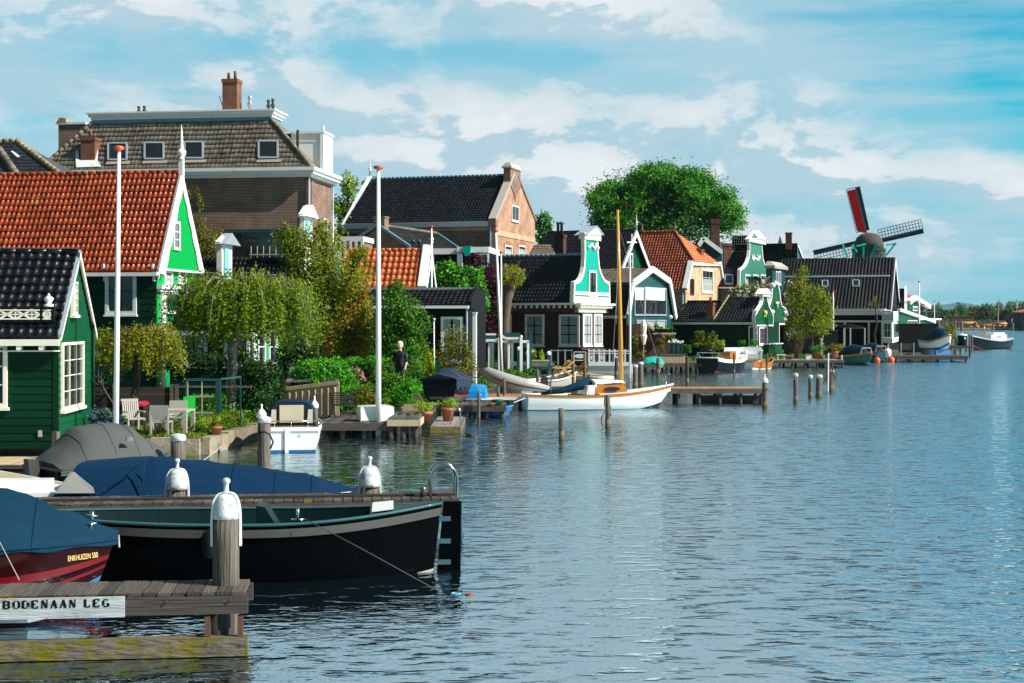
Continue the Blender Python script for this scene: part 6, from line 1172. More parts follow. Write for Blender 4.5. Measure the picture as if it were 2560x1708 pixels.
# ------------------------------------------------------------------ boats
class Boat:
    """x forward, y to port; q runs from the gunwale (0) to the keel (1)"""
    def __init__(s, name, label, cat, stern, bow, B, zg, draft=.25, tr=.8, fore=.35, e=(.62, .9), rake=.25, group=None, z=0.0, full=.45, pts=30, srake=0.0):
        A, E = Vector((*stern, 0)), Vector((*bow, 0)); s.L = (E - A).length; mid = (A + E) / 2
        s.T = thing(name, label, cat, (mid.x, mid.y, z), math.atan2(E.y - A.y, E.x - A.x), group)
        s.B, s.zg, s.d, s.tr, s.fore, s.e, s.rake, s.full, s.n, s.sr = B, zg, draft, tr, fore, e, rake, full, pts, srake
    def half(s, t):
        if t < s.full: return s.B / 2 * (s.tr + (1 - s.tr) * math.sin(math.pi / 2 * t / s.full))
        k = (t - s.full) / (1 - s.full); return s.B / 2 * max(.004, (1 - k ** 2.3)) ** .9
    def sheer(s, t):
        zs, zm, zb = s.zg; c = .4
        return zm + (zb - zm) * max(0, (t - c) / (1 - c)) ** 2 + (zs - zm) * max(0, (c - t) / c) ** 2
    def keel(s, t): return -s.d + (s.d + s.zg[2] * s.fore) * max(0, (t - .55) / .45) ** 2.6 + s.d * .5 * max(0, (.25 - t) / .25) ** 2
    def pt(s, t, side, q, off=0.0, dz=0.0):
        a = q * math.pi / 2; zg, zk, b = s.sheer(t), s.keel(t), s.half(t)
        y = (b + off) * max(0, math.cos(a)) ** s.e[0]; z = zg - (zg - zk) * math.sin(a) ** s.e[1]
        x = s.L * (t - .5) + (s.rake * (z / s.zg[2] - 1) * t ** 4 - s.sr * (z / s.zg[0] - 1) * (1 - t) ** 4 if s.zg[2] else 0)
        return Vector((x, side * y, z + dz))
    def strip(s, name, m, q0, q1, t0=0.0, t1=1.0, off=.004, sides=(1, -1), par=None, nq=4, smooth=True, nt=None):
        for sd in sides[:1] if False else (0,):
            mb = MB()
            for side in sides:
                mb.loft([[s.pt(t0 + (t1 - t0) * i / s.n, side, q0 + (q1 - q0) * j / nq, off) for j in range(nq + 1)] for i in range(s.n + 1)])
        return mb.build(name, m, par or s.T, smooth)
    def hull(s, m, name='hull', inner=None, gun=None, gr=.03, tm=None, floor=.5):
        mb = MB(); K = 9; rings = []
        for i in range(s.n + 1):
            t = i / s.n; rings.append([s.pt(t, 1, k / K) for k in range(K + 1)] + [s.pt(t, -1, k / K) for k in range(K - 1, -1, -1)])
        mb.loft(rings); mb.quad(rings[0]); h = mb.build(name, m, s.T, True)
        if inner:
            mb = MB(); rr = []
            for i in range(s.n + 1):
                t = .02 + .96 * i / s.n; w = max(.01, s.half(t) - .05); zf = s.keel(t) + (s.sheer(t) - s.keel(t)) * (1 - floor); x = s.pt(t, 1, 0).x
                rr.append([Vector((x, w, s.sheer(t) - .005)), Vector((x, w * .8, zf)), Vector((x, -w * .8, zf)), Vector((x, -w, s.sheer(t) - .005))])
            mb.loft(rr); mb.quad(rr[0]); mb.build('interior', inner, s.T)
        if gun:
            mb = MB()
            for side in (1, -1): mb.tube([s.pt(i / s.n, side, 0, .0) for i in range(s.n + 1)], gr, 6)
            mb.tube([s.pt(0, 1, 0), s.pt(0, -1, 0)], gr, 6); mb.build('gunwale', gun, s.T, True)
        return h
    def deck(s, m, t0, t1, cam=.06, name='deck', dz=.0, inset=.02):
        mb = MB(); rr = []
        for i in range(13):
            t = t0 + (t1 - t0) * i / 12; w = max(.004, s.half(t) - inset); x = s.pt(t, 1, 0).x; z = s.sheer(t) + dz
            rr.append([Vector((x, w * c, z + cam * (1 - c * c))) for c in (1, .7, .35, 0, -.35, -.7, -1)])
        mb.loft(rr); return mb.build(name, m, s.T, True)
    def cover(s, m, prof, t0=0.0, t1=1.0, drop=.12, name='cover', p=1.3, out=.02, n=36, wr=.012, parent=None):
        """canvas over the boat: prof(t) = height of its ridge above the waterline"""
        mb = MB(); rr = []; cs = [1, 1, .96, .8, .55, .28, 0, -.28, -.55, -.8, -.96, -1, -1]
        for i in range(n + 1):
            t = t0 + (t1 - t0) * i / n; w = s.half(t) + out; x = s.pt(t, 1, 0).x; zg = s.sheer(t); zr = max(zg + .02, prof(t)); row = []
            for j, c in enumerate(cs):
                z = zg + (zr - zg) * (1 - abs(c) ** p) + wr * (math.sin(t * 61 + j * 1.7) * .7 + 1.3 * math.sin(j * 2.3 + t * 11 + math.sin(t * 23)) + .6 * math.sin(t * 97 + j * 4)) * (1 - c * c); z = zg - drop * (1 + .2 * math.sin(t * 40)) if j in (0, len(cs) - 1) else z
                row.append(Vector((x + (.02 if t > .985 else 0), w * c, z)))
            rr.append(row)
        mb.loft(rr); mb.quad(rr[0]); mb.quad(rr[-1]); o = mb.build(name, m, parent or s.T, True); sm = MB(); up = Vector((0, 0, .006))
        for k in (n // 5, n * 2 // 5 + 1, n * 3 // 5 + 1, n * 4 // 5):
            if name == 'cover': sm.tube([q + up for q in rr[k]], .007, 4, .9)
        for j in (1, len(cs) - 2): sm.tube([r[j] + Vector((0, .012 * (1 if j == 1 else -1), -.05)) for r in rr], .008, 4, .1)
        sm.build('seam', m, o); return o
def lerp_prof(pts):
    def f(t):
        for (a, za), (b, zb) in zip(pts, pts[1:]):
            if t <= b: k = (t - a) / (b - a); k = k * k * (3 - 2 * k) * .4 + k * .6; return za + (zb - za) * k
        return pts[-1][1]
    return f
def at(px, D): return (wx(px, D), D)
# black open boat with rudder
b = Boat('black_sloop', 'long glossy black open boat with bottle green inside moored at the middle jetty', 'boat', at(1104, 20.4), at(40, 19.9), 1.75, (.97, .80, .9), .3, .05, .3, (.5, .9), .2, full=.45, srake=.12)
b.hull(m_blkhull, inner=m_grnint, floor=.5)
b.strip('rubbing_strake', m_teak_dark, .02, .075, off=.035); b.strip('boot_top', m_greywood, .60, .64, t0=.0, t1=.3, off=.006)
mb = MB(); 
for sd in (1, -1): mb.tube([b.pt(i / 30, sd, 0, .01, .01) for i in range(31)], .022, 6)
mb.build('gunwale', mat('green_gunwale', (.03, .11, .12), (.022, .085, .09), .25), b.T, True)
b.deck(m_grnint, .0, .17, .03, 'aft_deck', .01); mb = MB(); x = b.pt(.165, 1, 0).x; mb.hexa([(x - .3, -.3, .93), (x, -.34, .9), (x, .34, .9), (x - .3, .3, .93), (x - .3, -.3, .98), (x, -.34, .95), (x, .34, .95), (x - .3, .3, .98)]); mb.build('deck_reflection', m_whitehull, b.T)  # white slab paints in the pale reflection on the glossy deck
mb = MB(); p = b.pt(0, 1, .0); mb.prism([(p.x - .03, .025, 1.0), (p.x - .28, .025, 1.0), (p.x - .27, .025, .0), (p.x - .25, .025, -.3), (p.x + .1, .025, -.3), (p.x + .06, .025, .1)], (0, -.05, 0)); rd = mb.build('rudder', m_blkhull, b.T)
for zz in (.72, .40, .10): mb = MB(); mb.box(p.x - .13, p.x + .06, -.05, .05, zz, zz + .07); mb.build('hinge', m_steel, rd)
mb = MB(); x = b.pt(.40, 1, 0).x; mb.hexa([(x - .2, -.2, .5), (x + .22, -.2, .5), (x + .22, .3, .5), (x - .2, .3, .5), (x + .1, -.2, .98), (x + .22, -.2, 1.0), (x + .22, .3, 1.0), (x + .1, .3, .98)]); mb.build('console', m_grnint, b.T)
mb = MB(); q = b.pt(.335, 1, 0); mb.tube([(q.x, .72, q.z), (q.x, .72, q.z + .22)], .022, 8); mb.tube([(q.x - .09, .72, q.z + .05), (q.x + .09, .72, q.z + .05)], .02, 8); mb.build('cleat', m_steel, b.T, True)
mb = MB(); q = b.pt(.53, 1, 0); mb.lathe([(.02, -.36), (.1, -.3), (.12, -.15), (.1, -.02), (.02, .04)], (q.x, q.y + .12, q.z - .06), 10); mb.build('fender', m_black, b.T, True)
for t in (.12, .2): mb = MB(); a = b.pt(t, 1, .3, .012); c = b.pt(t - .012, 1, .62, .012); mb.tube([a, c], .012, 6)
# oxblood boat with faded blue cover
b = Boat('oxblood_boat', 'oxblood red clinker boat under a faded blue cover in the lower left corner', 'boat', at(-640, 17.55), at(292, 18.5), 1.75, (.85, .82, .80), .2, .75, .25, (.55, .85), .3)
b.hull(m_redhull); b.strip('red_stripe', m_redstripe, .22, .30, off=.005); b.strip('lower_stripe', m_redstripe, .38, .44, off=.005); b.strip('antifouling', m_antifoul, .62, .97, off=.006)
b.strip('clinker_edge', m_redhull, .33, .35, off=.02)
b.cover(m_bluecov2, lerp_prof([(0, 1.3), (.3, 1.6), (.7, 1.42), (.86, 1.16), (1, .87)]), drop=.10, p=1.15, wr=.018)
mb = MB(); q = b.pt(.93, 1, 0); z = .95
mb.tube([(q.x, 0, z), (q.x, 0, z + .17)], .028, 8); mb.tube([(q.x - .07, 0, z + .12), (q.x + .07, 0, z + .10)], .015, 8); mb.tube([(q.x + .0, -.13, .88), (q.x, -.13, 1.0)], .025, 8); mb.tube([(q.x - .07, -.13, .97), (q.x + .07, -.13, .98)], .014, 8); mb.build('bow_bollard', m_steel, b.T, True)
mb = MB(); mb.tube([b.pt(1, 1, 0) + Vector((.02, 0, 0)), b.pt(1, 1, 0) + Vector((.03, 0, -.16))], .012, 6); mb.build('lashing', m_ropew, b.T)
def lettering(txt, size, m, T, loc, rot, name, ext=.002, sx=1.0):
    cu = bpy.data.curves.new('lettering', 'FONT'); cu.body = txt; cu.size = size; cu.extrude = ext; o = bpy.data.objects.new('tmp', cu); C.objects.link(o)
    bpy.context.view_layer.update(); me = bpy.data.meshes.new_from_object(o.evaluated_get(bpy.context.evaluated_depsgraph_get())); bpy.data.objects.remove(o)
    a = me.attributes.new('tone', 'FLOAT', 'FACE'); me.materials.clear(); me.materials.append(m)
    q = bpy.data.objects.new(name, me); C.objects.link(q); q.parent = T; q.location = loc; q.rotation_euler = rot; q.scale = (sx, 1, 1); return q
inv = (Matrix.Translation(b.T.location) @ Matrix.Rotation(b.T.rotation_euler.z, 4, 'Z')).inverted()
def on_hull(b, px, t_lo=.3, t_hi=1.0):     # the hull station seen in column px
    M = Matrix.Translation(b.T.location) @ Matrix.Rotation(b.T.rotation_euler.z, 4, 'Z')
    for _ in range(40):
        t = (t_lo + t_hi) / 2; w = M @ b.pt(t, -1, .26); x = 1280 + w.x / w.y * F
        if x < px: t_lo = t
        else: t_hi = t
    return t
ta, tb = on_hull(b, 165), on_hull(b, 238); A, E = b.pt(ta, -1, .165, .02), b.pt(tb, -1, .165, .02); d = E - A
tx = lettering('ENKHUIZEN 500', .098, m_gold, b.T, A + Vector((0, -.008, .0)), (R(82), 0, math.atan2(d.y, d.x)), 'name_lettering'); tx.scale.x = d.length / max(.01, tx.dimensions.x)
# white boat with long blue cover and spray hood
b = Boat('covered_white_boat', 'white boat under a long royal blue cover with clear windowed spray hood', 'boat', at(-330, 25.2), at(900, 25.9), 2.0, (.74, .46, .46), .2, .8, .3, (.5, .9), .3)
b.hull(m_whitehull, inner=m_creamhull, gun=m_whitehull, gr=.03, floor=.35); L = b.L
def tp(px): return (wx(px, 25.6) - wx(-330, 25.6)) / (wx(900, 25.6) - wx(-330, 25.6))
z_ = lambda py: wz(py, 25.6)
b.cover(m_bluecov, lerp_prof([(tp(352), z_(1150)), (tp(390), z_(1143)), (tp(600), z_(1165)), (tp(760), z_(1186)), (1, .5)]), t0=tp(352), t1=1, drop=.06, p=1.8, out=.04, wr=.014)
hd = b.cover(m_bluecov, lerp_prof([(tp(150), z_(1216)), (tp(158), z_(1205)), (tp(200), z_(1152)), (tp(362), z_(1141))]), t0=tp(150), t1=tp(368), drop=.04, p=3.2, out=.05, name='spray_hood', wr=.004)
def hoodpt(px, py, y): return Vector((b.L * (tp(px) - .5), y, z_(py)))
mb = MB(); mb.prism([hoodpt(164, 1214, -.985), hoodpt(258, 1214, -1.02), hoodpt(254, 1202, -.99), hoodpt(204, 1166, -.86), hoodpt(196, 1166, -.84)], (0, -.05, 0)); mb.build('hood_window', mat('clear_vinyl', (.42, .38, .33), (.2, .24, .26), .12, .8), hd)
for a, c in (((208, 1152), (283, 1208)), ((255, 1232), (372, 1143)), ((345, 1160), (380, 1232)), ((380, 1143), (400, 1238))):
    mb = MB(); mb.tube([hoodpt(*a, -.80 if a[1] < 1170 else -1.06), hoodpt(*c, -.95 if c[1] < 1170 else -1.07)], .012, 5); mb.build('hood_seam', m_bluecov2, hd)
mb = MB(); mb.box(*sorted((hoodpt(365, 1230, 0).x, hoodpt(382, 1230, 0).x)), -1.10, -1.085, z_(1234), z_(1228)); mb.build('maker_patch', m_white, hd)
mb = MB(); mb.loft([[Vector((b.L * (t - .5), s_ * (b.half(t) - .1), b.sheer(t) + hh)) for s_, hh in ((1, .0), (1, .42 * (1 - ((t - .0) / tp(190)) ** 2) + .03), (.93, .42 * (1 - (t / tp(190)) ** 2) + .03), (.93, .0))] for t in [tp(190) * i / 10 for i in range(11)]]); mb.build('coaming', m_creamhull, b.T)
mb = MB(); x = b.L * (tp(40) - .5); mb.box(x - 2, x + .85, -.80, .5, .42, .60); mb.box(x - 2, x + .5, .1, .5, .60, .72); mb.build('thwart', m_whitehull, b.T); mb = MB(); mb.box(x - .1, x + .02, -.6, -.5, .44, .62); mb.tube([(x - .5, -.4, .68), (x - .1, -.55, .58), (x + .1, -.5, .55)], .014, 6); mb.build('winch', m_varnish, b.T)
# grey covered boat
b = Boat('grey_covered_boat', 'black boat under a grey canvas cover moored beside the green shed', 'boat', at(100, 28.6), at(416, 30.6), 1.9, (.62, .68, .74), .2, .8, .3, (.5, .9), .2)
b.hull(m_blkhull, gun=m_iron, gr=.03)
b.cover(m_greycov, lerp_prof([(0, .72), (.12, 1.0), (.27, 1.42), (.45, 1.47), (.66, 1.40), (.80, 1.1), (1, .80)]), t0=.02, p=2.2, drop=.10, wr=.01)
mb = MB(); mb.hexa([(-b.L / 2 - .25, -.12, .35), (-b.L / 2 - .03, -.12, .35), (-b.L / 2 - .03, .12, .35), (-b.L / 2 - .25, .12, .35), (-b.L / 2 - .3, -.1, .82), (-b.L / 2 - .08, -.1, .8), (-b.L / 2 - .08, .1, .8), (-b.L / 2 - .3, .1, .82)]); mb.build('outboard_motor', m_iron, b.T)
mb = MB(); x = b.L * .02; mb.prism([(x - .1, -.90, 1.13), (x + .1, -.90, 1.13), (x + .06, -.86, 1.2), (x, -.84, 1.22), (x - .06, -.86, 1.2)], (0, -.03, .0)); mb.build('vent_flap', m_iron, b.T)
# white motor cruiser, stern towards the viewer
b = Boat('white_motor_boat', 'small white motor boat seen from the stern with navy canopy and beige window', 'boat', at(728, 38.7), at(735, 43.6), 1.62, (.66, .66, .8), .2, .86, .3, (.35, 1.0), .3)
b.hull(m_whitehull, inner=m_creamhull, floor=.25); b.strip('antifouling', m_antifoul, .72, .97, off=.006); b.strip('rubbing_band', m_whitehull, .0, .12, off=.03)
x0 = -b.L / 2; mb = MB(); mb.box(x0 - .05, x0 + .02, -.05 + .12, .17, -.1, .66); mb.build('rudder', m_whitehull, b.T); mb = MB(); mb.box(x0 - .04, x0 + .04, -.78, .78, .58, .68); mb.build('transom_rail', m_whitehull, b.T); mb = MB(); mb.box(x0 - .012, x0 - .002, -.66, .66, -.1, .06); mb.build('transom_antifouling', m_antifoul, b.T)
def arch(x, w, z0, z1, n=12, e=.45): return [Vector((x, w * (1 if c >= 0 else -1) * abs(c) ** e, z0 + (z1 - z0) * max(0, s_) ** .6)) for c, s_ in [(math.cos(math.pi * k / n), math.sin(math.pi * k / n)) for k in range(n + 1)]]
xc = x0 + .7; mb = MB(); mb.loft([arch(xc, .62, .66, 1.33), arch(xc + .9, .66, .66, 1.36), arch(xc + 1.5, .5, .7, 1.2)]); cn = mb.build('canopy', m_bluecov, b.T, True); mb = MB(); mb.quad(arch(xc + .02, .61, .66, 1.31)); mb.build('canopy_curtain', m_navycov, cn)
mb = MB(); mb.box(xc - .03, xc - .0, -.33, .33, .76, 1.24); mb.build('canopy_window', m_creamhull, cn)
for y in (-.5, .5): mb = MB(); mb.hexa([(xc - .02, y - .08, .74), (xc, y - .08, .74), (xc, y + .08, .74), (xc - .02, y + .08, .74), (xc - .02, y - .08, 1.12), (xc, y - .08, 1.12), (xc, y + .045, 1.12), (xc - .02, y + .045, 1.12)]); mb.build('side_window', m_creamhull, cn)
mb = MB(); 
for y in (-.74, -.45, 0, .45, .74): mb.tube([(x0 + .05, y, .66), (x0 + .05, y, .84)], .012, 6)
mb.tube([(xc, -.76, .86), (x0 + .05, -.74, .84), (x0 + .05, .74, .84), (xc, .76, .86)], .013, 6); mb.build('pushpit_rail', m_steel, b.T, True)
mb = MB(); mb.box(x0 + .15, x0 + .3, -.6, .6, .5, .7); mb.build('seat', m_varnish, b.T)
lettering('17', .10, m_iron, b.T, (x0 - .015, -.16, .40), (R(90), 0, R(-90)), 'number_lettering'); 
# white sailing boat
b = Boat('white_sailing_boat', 'white wooden sailing boat with varnished cabin and tall yellow mast', 'sailboat', at(1312, 56.8), at(1684, 58.6), 1.9, (.66, .60, .93), .15, .55, .15, (.75, .8), .75, full=.42)
b.hull(m_whitehull, inner=m_creamhull, floor=.3); b.strip('rubbing_strake', m_varnish, .0, .05, off=.02); b.strip('waterline_paint', m_navyhull, .66, .97, off=.006)
for q in (.3, .42, .52): b.strip('clinker_edge', m_whitehull, q, q + .015, t0=.3, off=.014)
b.deck(m_whitehull, .45, 1, .05, 'foredeck', .01); L = b.L
def bx_(px): return (wx(px, 57.7) - b.T.location.x)
bz = lambda py: wz(py, 57.4)
mb = MB(); x0, x1 = bx_(1474), bx_(1562); mb.hexa([(x0, -.62, .6), (x1, -.5, .72), (x1, .5, .72), (x0, .62, .6), (x0, -.58, bz(962)), (x1 - .12, -.46, bz(961)), (x1 - .12, .46, bz(961)), (x0, .58, bz(962))]); cb = mb.build('cabin', m_varnish, b.T)
mb = MB(); mb.loft([[Vector((x, y * w, z + .1 * (1 - y * y))) for y in (1, .9, .5, 0, -.5, -.9, -1)] for x, w, z in ((x0 - .02, .64, bz(963)), (x0, .64, bz(955)), ((x0 + x1) / 2, .6, bz(956)), (x1 - .1, .5, bz(958)), (x1 - .05, .5, bz(962)))]); mb.build('cabin_roof', m_whitehull, cb)
mb = MB(); u0, u1 = bx_(1497), bx_(1539); mb.prism([(u0 + .12 * (1 - math.cos(a)) * 0 + (u1 - u0) * (.5 - .5 * math.cos(a) * 1), -.63 + .02, bz(972) + .085 * math.sin(a)) for a in [k * math.pi / 8 for k in range(16)]], (0, -.03, 0)); mb.build('porthole', m_glass, cb)
xm = bx_(1558); mb = MB(); mb.tube([(xm, 0, .7), (bx_(1552), 0, wz(740, 57.7)), (bx_(1547), 0, wz(524, 57.7))], [.10, .085, .05], 10); ms = mb.build('mast', m_mastw, b.T, True)
mb = MB(); mb.tube([(bx_(1350), .0, bz(983)), (bx_(1400), 0, bz(976)), (bx_(1440), 0, bz(966)), (bx_(1474), 0, bz(956))], [.06, .13, .18, .26], 10); mb.tube([(bx_(1345), 0, bz(985)), (bx_(1476), 0, bz(953))], .04, 8); mb.build('furled_sail_cover', m_bluecov2, b.T, True)
mb = MB(); mb.hexa([(bx_(1452), -.6, .6), (bx_(1476), -.6, .6), (bx_(1476), .6, .6), (bx_(1452), .6, .6), (bx_(1456), -.58, bz(964)), (bx_(1478), -.58, bz(960)), (bx_(1478), .58, bz(960)), (bx_(1456), .58, bz(964))]); mb.build('bulkhead', m_whitehull, b.T)
for p, q in (((1547, 560), (1672, 955)), ((1552, 620), (1522, 975)), ((1549, 560), (1536, 810))):
    mb = MB(); mb.tube([(bx_(p[0]), 0, wz(p[1], 57.7)), (bx_(q[0]), -.3 if q[0] < 1600 else 0, wz(q[1], 57.7))], .008, 4); mb.build('stay', m_ropew, ms)
mb = MB(); mb.tube([(bx_(1680), 0, .9), (bx_(1676), 0, 1.35), (bx_(1690), 0, 1.38)], .02, 6); mb.tube([(bx_(1675), .2, .9), (bx_(1674), .1, 1.2), (bx_(1675), -.2, .9)], .014, 6); mb.build('pulpit', m_steel, b.T, True)
for px in (1357, 1455): mb = MB(); mb.tube([(bx_(px), -.7, .55), (bx_(px), -.72, .95)], .014, 5); mb.build('stanchion', m_steel, b.T)
# inflatable
T = thing('inflatable_boat', 'grey rubber inflatable boat with black outboard drawn up on the bank', 'boat', (wx(1290, 61), 61, .55)); o = T.location
def tubepath(sd): return [W(1372, 972, 61 + sd * .6) - o, W(1310, 962, 61 + sd * .7) - o, W(1262, 950, 61 + sd * .65) - o, W(1232, 940, 61 + sd * .5) - o, W(1220, 935, 61 + sd * .15) - o]
mb = MB(); pa, pb = tubepath(-1), tubepath(1); path = pa + pb[::-1]; mb.tube(path, [.12, .27, .30, .30, .29, .29, .30, .30, .27, .12], 14); mb.build('tube', m_greyrub, T, True)
mb = MB(); mb.tube([p + Vector((0, -.29, -.06)) for p in pa[:-1]], .035, 6); mb.build('rubbing_band', m_iron, T); mb = MB(); mb.loft([[p + Vector((0, .1, -.12)) for p in pa], [p + Vector((0, -.1, -.12)) for p in pb]]); mb.build('floor', m_iron, T)
mb = MB(); q = W(1362, 950, 60.8) - o; mb.hexa([q + Vector(v) for v in ((-.2, -.18, -.25), (.14, -.18, -.25), (.14, .18, -.25), (-.2, .18, -.25), (-.16, -.16, .22), (.12, -.14, .12), (.12, .14, .12), (-.16, .16, .22))]); mb.tube([q + Vector((0, 0, -.2)), q + Vector((.25, 0, -.42))], [.1, .06], 8); mb.build('outboard_motor', m_iron, T)
def smallboat(name, label, s, e, B, zg, hm, gm, cov=None, prof=None, inner=None, z=0.0, bands=(), cat='boat', tr=.75, t0=0.0, t1=1.0, gr=.05, e2=(.5, .9), rake=.2, **k):
    b = Boat(name, label, cat, at(*s), at(*e), B, zg, .15, tr, .3, e2, rake, z=z, **k); b.hull(hm, inner=inner, gun=gm, gr=gr)
    for nm, m, q0, q1 in bands: b.strip(nm, m, q0, q1, off=.01)
    if cov: b.cover(cov, lerp_prof(prof), t0, t1, .08)
    return b
b = smallboat('turquoise_boat', 'small boat wrapped in a turquoise tarpaulin on the quay by the green planter', (1652, 97), (1604, 96.5), 1.3, (.25, .2, .3), m_conc, m_tealcov, m_tealcov, [(0, .65), (.4, .72), (.8, .6), (1, .3)], z=.42)
b = smallboat('cream_deck_boat', 'black hulled boat with cream deck and varnished seat boxes', (1768, 97.5), (1862, 101), 2.0, (1.0, .8, 1.05), m_navyhull, m_white, inner=m_creamhull, bands=(('red_boot', m_redbot, .6, .97), ('white_sheer', m_whitehull, .0, .10)), tr=.9)
b.deck(m_creamhull, .68, 1, .05, 'foredeck', .01); mb = MB(); mb.box(-.3, .5, -.5, .5, .6, 1.35); mb.build('seat_box', m_varnish, b.T); mb = MB(); mb.box(.6, .9, -.4, .4, .6, 1.4); mb.build('engine_box', m_whitehull, b.T); mb = MB(); x = -b.L / 2 + .05; mb.tube([(x + .5, -.9, 1), (x, -.85, 1.35), (x, .85, 1.35), (x + .5, .9, 1)], .025, 6); mb.tube([(x, -.85, .9), (x, -.85, 1.35)], .025, 6); mb.tube([(x, .85, .9), (x, .85, 1.35)], .025, 6); mb.build('stern_rail', m_steel, b.T)
b = smallboat('orange_dinghy', 'small varnished orange dinghy at the quay of the twin gable house', (1868, 103), (1932, 105.5), 1.4, (.6, .45, .8), m_whitehull, m_varnish, inner=m_varnish, bands=(('varnished_top', m_varnish, .0, .42),), tr=.8)
mb = MB(); mb.box(-.3, -.1, -.6, .6, .38, .42); mb.build('thwart', m_teak, b.T)
for nm, lab, s, e, hm, D0 in (('blue_covered_boat', 'teal hulled boat with blue canvas cover left of the orange buoys', (2092, 118), (2178, 113.5), m_tealhull, 115), ('blue_covered_boat', 'light blue clinker boat with blue cover and arched window behind the teal one', (2146, 126), (2212, 121.5), m_bluelite, 123)):
    b = smallboat(nm, lab, s, e, 1.9, (.75, .62, 1.0), hm, m_varnish, m_bluecov2, [(0, .9), (.2, 1.4), (.5, 1.62), (.78, 1.5), (.86, 1.0)], t1=.86, gr=.09, group='blue canvas covered sloops', full=.4)
    q = b.L * .36; mb = MB(); mb.tube([(q, -.55, .8), (q + .02, -.4, 1.35), (q + .02, .4, 1.35), (q, .55, .8)], .02, 5); mb.build('hood_frame', m_white, b.T)
    mb = MB(); q = b.L * -.2; mb.prism([(q, -.96, .85), (q + .5, -.97, .85), (q + .35, -.75, 1.25), (q + .1, -.75, 1.25)], (0, -.02, .01)); mb.build('hood_window', m_curtain if D0 > 120 else m_bluecov, b.T)
b = smallboat('hoisted_boat', 'large boat with domed blue cover hoisted on a lift above the jetty', (2312, 134), (2376, 131), 2.1, (.7, .62, 1.3), m_whitehull, m_varnish, m_bluecov2, [(0, .9), (.15, 1.5), (.5, 2.0), (.8, 1.75), (.9, 1.2)], z=.95, t1=.92, gr=.08, bands=(('antifouling', m_antifoul, .55, .97),))
for s_, x in ((1, -.8), (-1, .7)): mb = MB(); mb.box(x - .12, x + .12, -.9, .9, -.9, -.15); mb.build('lift_cradle', m_antifoul, b.T)
b = smallboat('motor_barge', 'dark motor barge with white wheelhouse at the end of the row of houses', (2516, 181), (2424, 173), 2.6, (1.25, 1.0, 1.7), m_navyhull, m_zinc, bands=(('pink_boot', m_redbot, .72, .97),), gr=.08, tr=.7)
b.deck(m_greywood, 0, 1, .05, 'deck', .02); mb = MB(); mb.box(-3.3, 1.3, -.95, .95, 1.0, 1.75); mb.box(-3.0, .2, -.8, .8, 1.75, 2.0); cb = mb.build('wheelhouse', m_whitehull, b.T)
for i in range(3): mb = MB(); mb.box(-1.6 + i * .5, -1.35 + i * .5, .95, .98, 1.35, 1.6); mb.build('porthole', m_glass, cb)
mb = MB(); mb.tube([(1.2, 0, 1.2), (1.2, 0, 3.0)], .08, 8); mb.build('mast', m_varnish, b.T, True)
# navy covered boat on the bank, bright blue dinghy, upturned white dinghy, other small craft
b = Boat('navy_covered_boat', 'boat shrouded in a navy tarpaulin standing on the bank, stern to the viewer', 'boat', at(1098, 51.5), at(1150, 54.5), 1.5, (.75, .7, .85), .25, .85, .3, (.6, .8), .2, z=.72); b.hull(m_navyhull); b.strip('red_line', m_redbot, .36, .42, off=.01); b.strip('grey_bottom', m_greycov, .42, .97, off=.006); b.cover(m_navycov, lerp_prof([(0, .92), (.3, 1.12), (.7, 1.05), (1, .9)]), drop=.35, p=1.1, wr=.03)
mb = MB(); x = -b.L / 2; mb.box(x - .03, x - .01, -.35, .35, .0, .1); mb.build('stern_badge', m_greycov, b.T); mb = MB(); mb.tube([(x + .3, 0, -.8), (x + .3, 0, -.2)], .06, 6); mb.build('stand', m_iron, b.T); mb = MB(); mb.tube([(x + 2.4, 0, -.8), (x + 2.4, 0, -.2)], .06, 6); mb.build('stand', m_iron, b.T)
T = thing('blue_dinghy', 'bright blue plastic dinghy lying upside down on the orange deck', 'dinghy', (wx(1188, 56.5), 56.5, .52)); mb = MB(); mb.loft([[Vector((x, y * w, z * h_)) for y, z in ((-1, 0), (-.96, .5), (-.8, .9), (0, 1), (.8, .9), (.96, .5), (1, 0))] for x, w, h_ in ((-.55, .5, .3), (-.45, .58, .5), (.1, .62, .52), (.42, .58, .5), (.5, .5, .1))]); mb.build('hull', m_brightblue, T)
mb = MB(); mb.box(.15, .24, -.63, -.6, .1, .17); mb.build('drain_plug', m_white, T); mb = MB(); mb.hexa([(-.7, .1, .5), (-.1, .1, .5), (-.1, .6, .45), (-.7, .6, .5), (-.6, .15, .62), (-.2, .15, .6), (-.2, .5, .55), (-.6, .5, .6)]); mb.build('folded_sheet', m_brightblue, T)
T = thing('upturned_dinghy', 'white upturned pram dinghy beside the foot of the tall white flagpole', 'dinghy', (wx(938, 44.6), 44.6, .46), R(14)); mb = MB(); mb.loft([[Vector((x, y * w, z * h_)) for y, z in ((-1, 0), (-.85, .98), (.85, .98), (1, 0))] for x, w, h_ in ((-.52, .5, .44), (-.1, .56, .46), (.4, .55, .47), (.52, .5, .44))]); rg = [Vector((-.52, y * .5, z * .44)) for y, z in ((-1, 0), (-.85, .98), (.85, .98), (1, 0))]; mb.quad(rg); mb.quad([Vector((.52, p.y, p.z)) for p in rg]); mb.build('hull', m_whitehull, T)
mb = MB(); mb.box(-.55, .55, -.54, -.5, .0, .03); mb.build('gunwale', m_greywood, T)
b = smallboat('grey_open_boat', 'grey white open boat lying behind the inflatable', (1285, 67), (1442, 70), 1.5, (.75, .7, 1.15), m_greywood, m_whitehull, inner=m_greycov); mb = MB(); mb.ball((-.2, 0, .62), .3, 8, sz=.5); mb.build('blue_bundle', m_bluecov2, b.T)
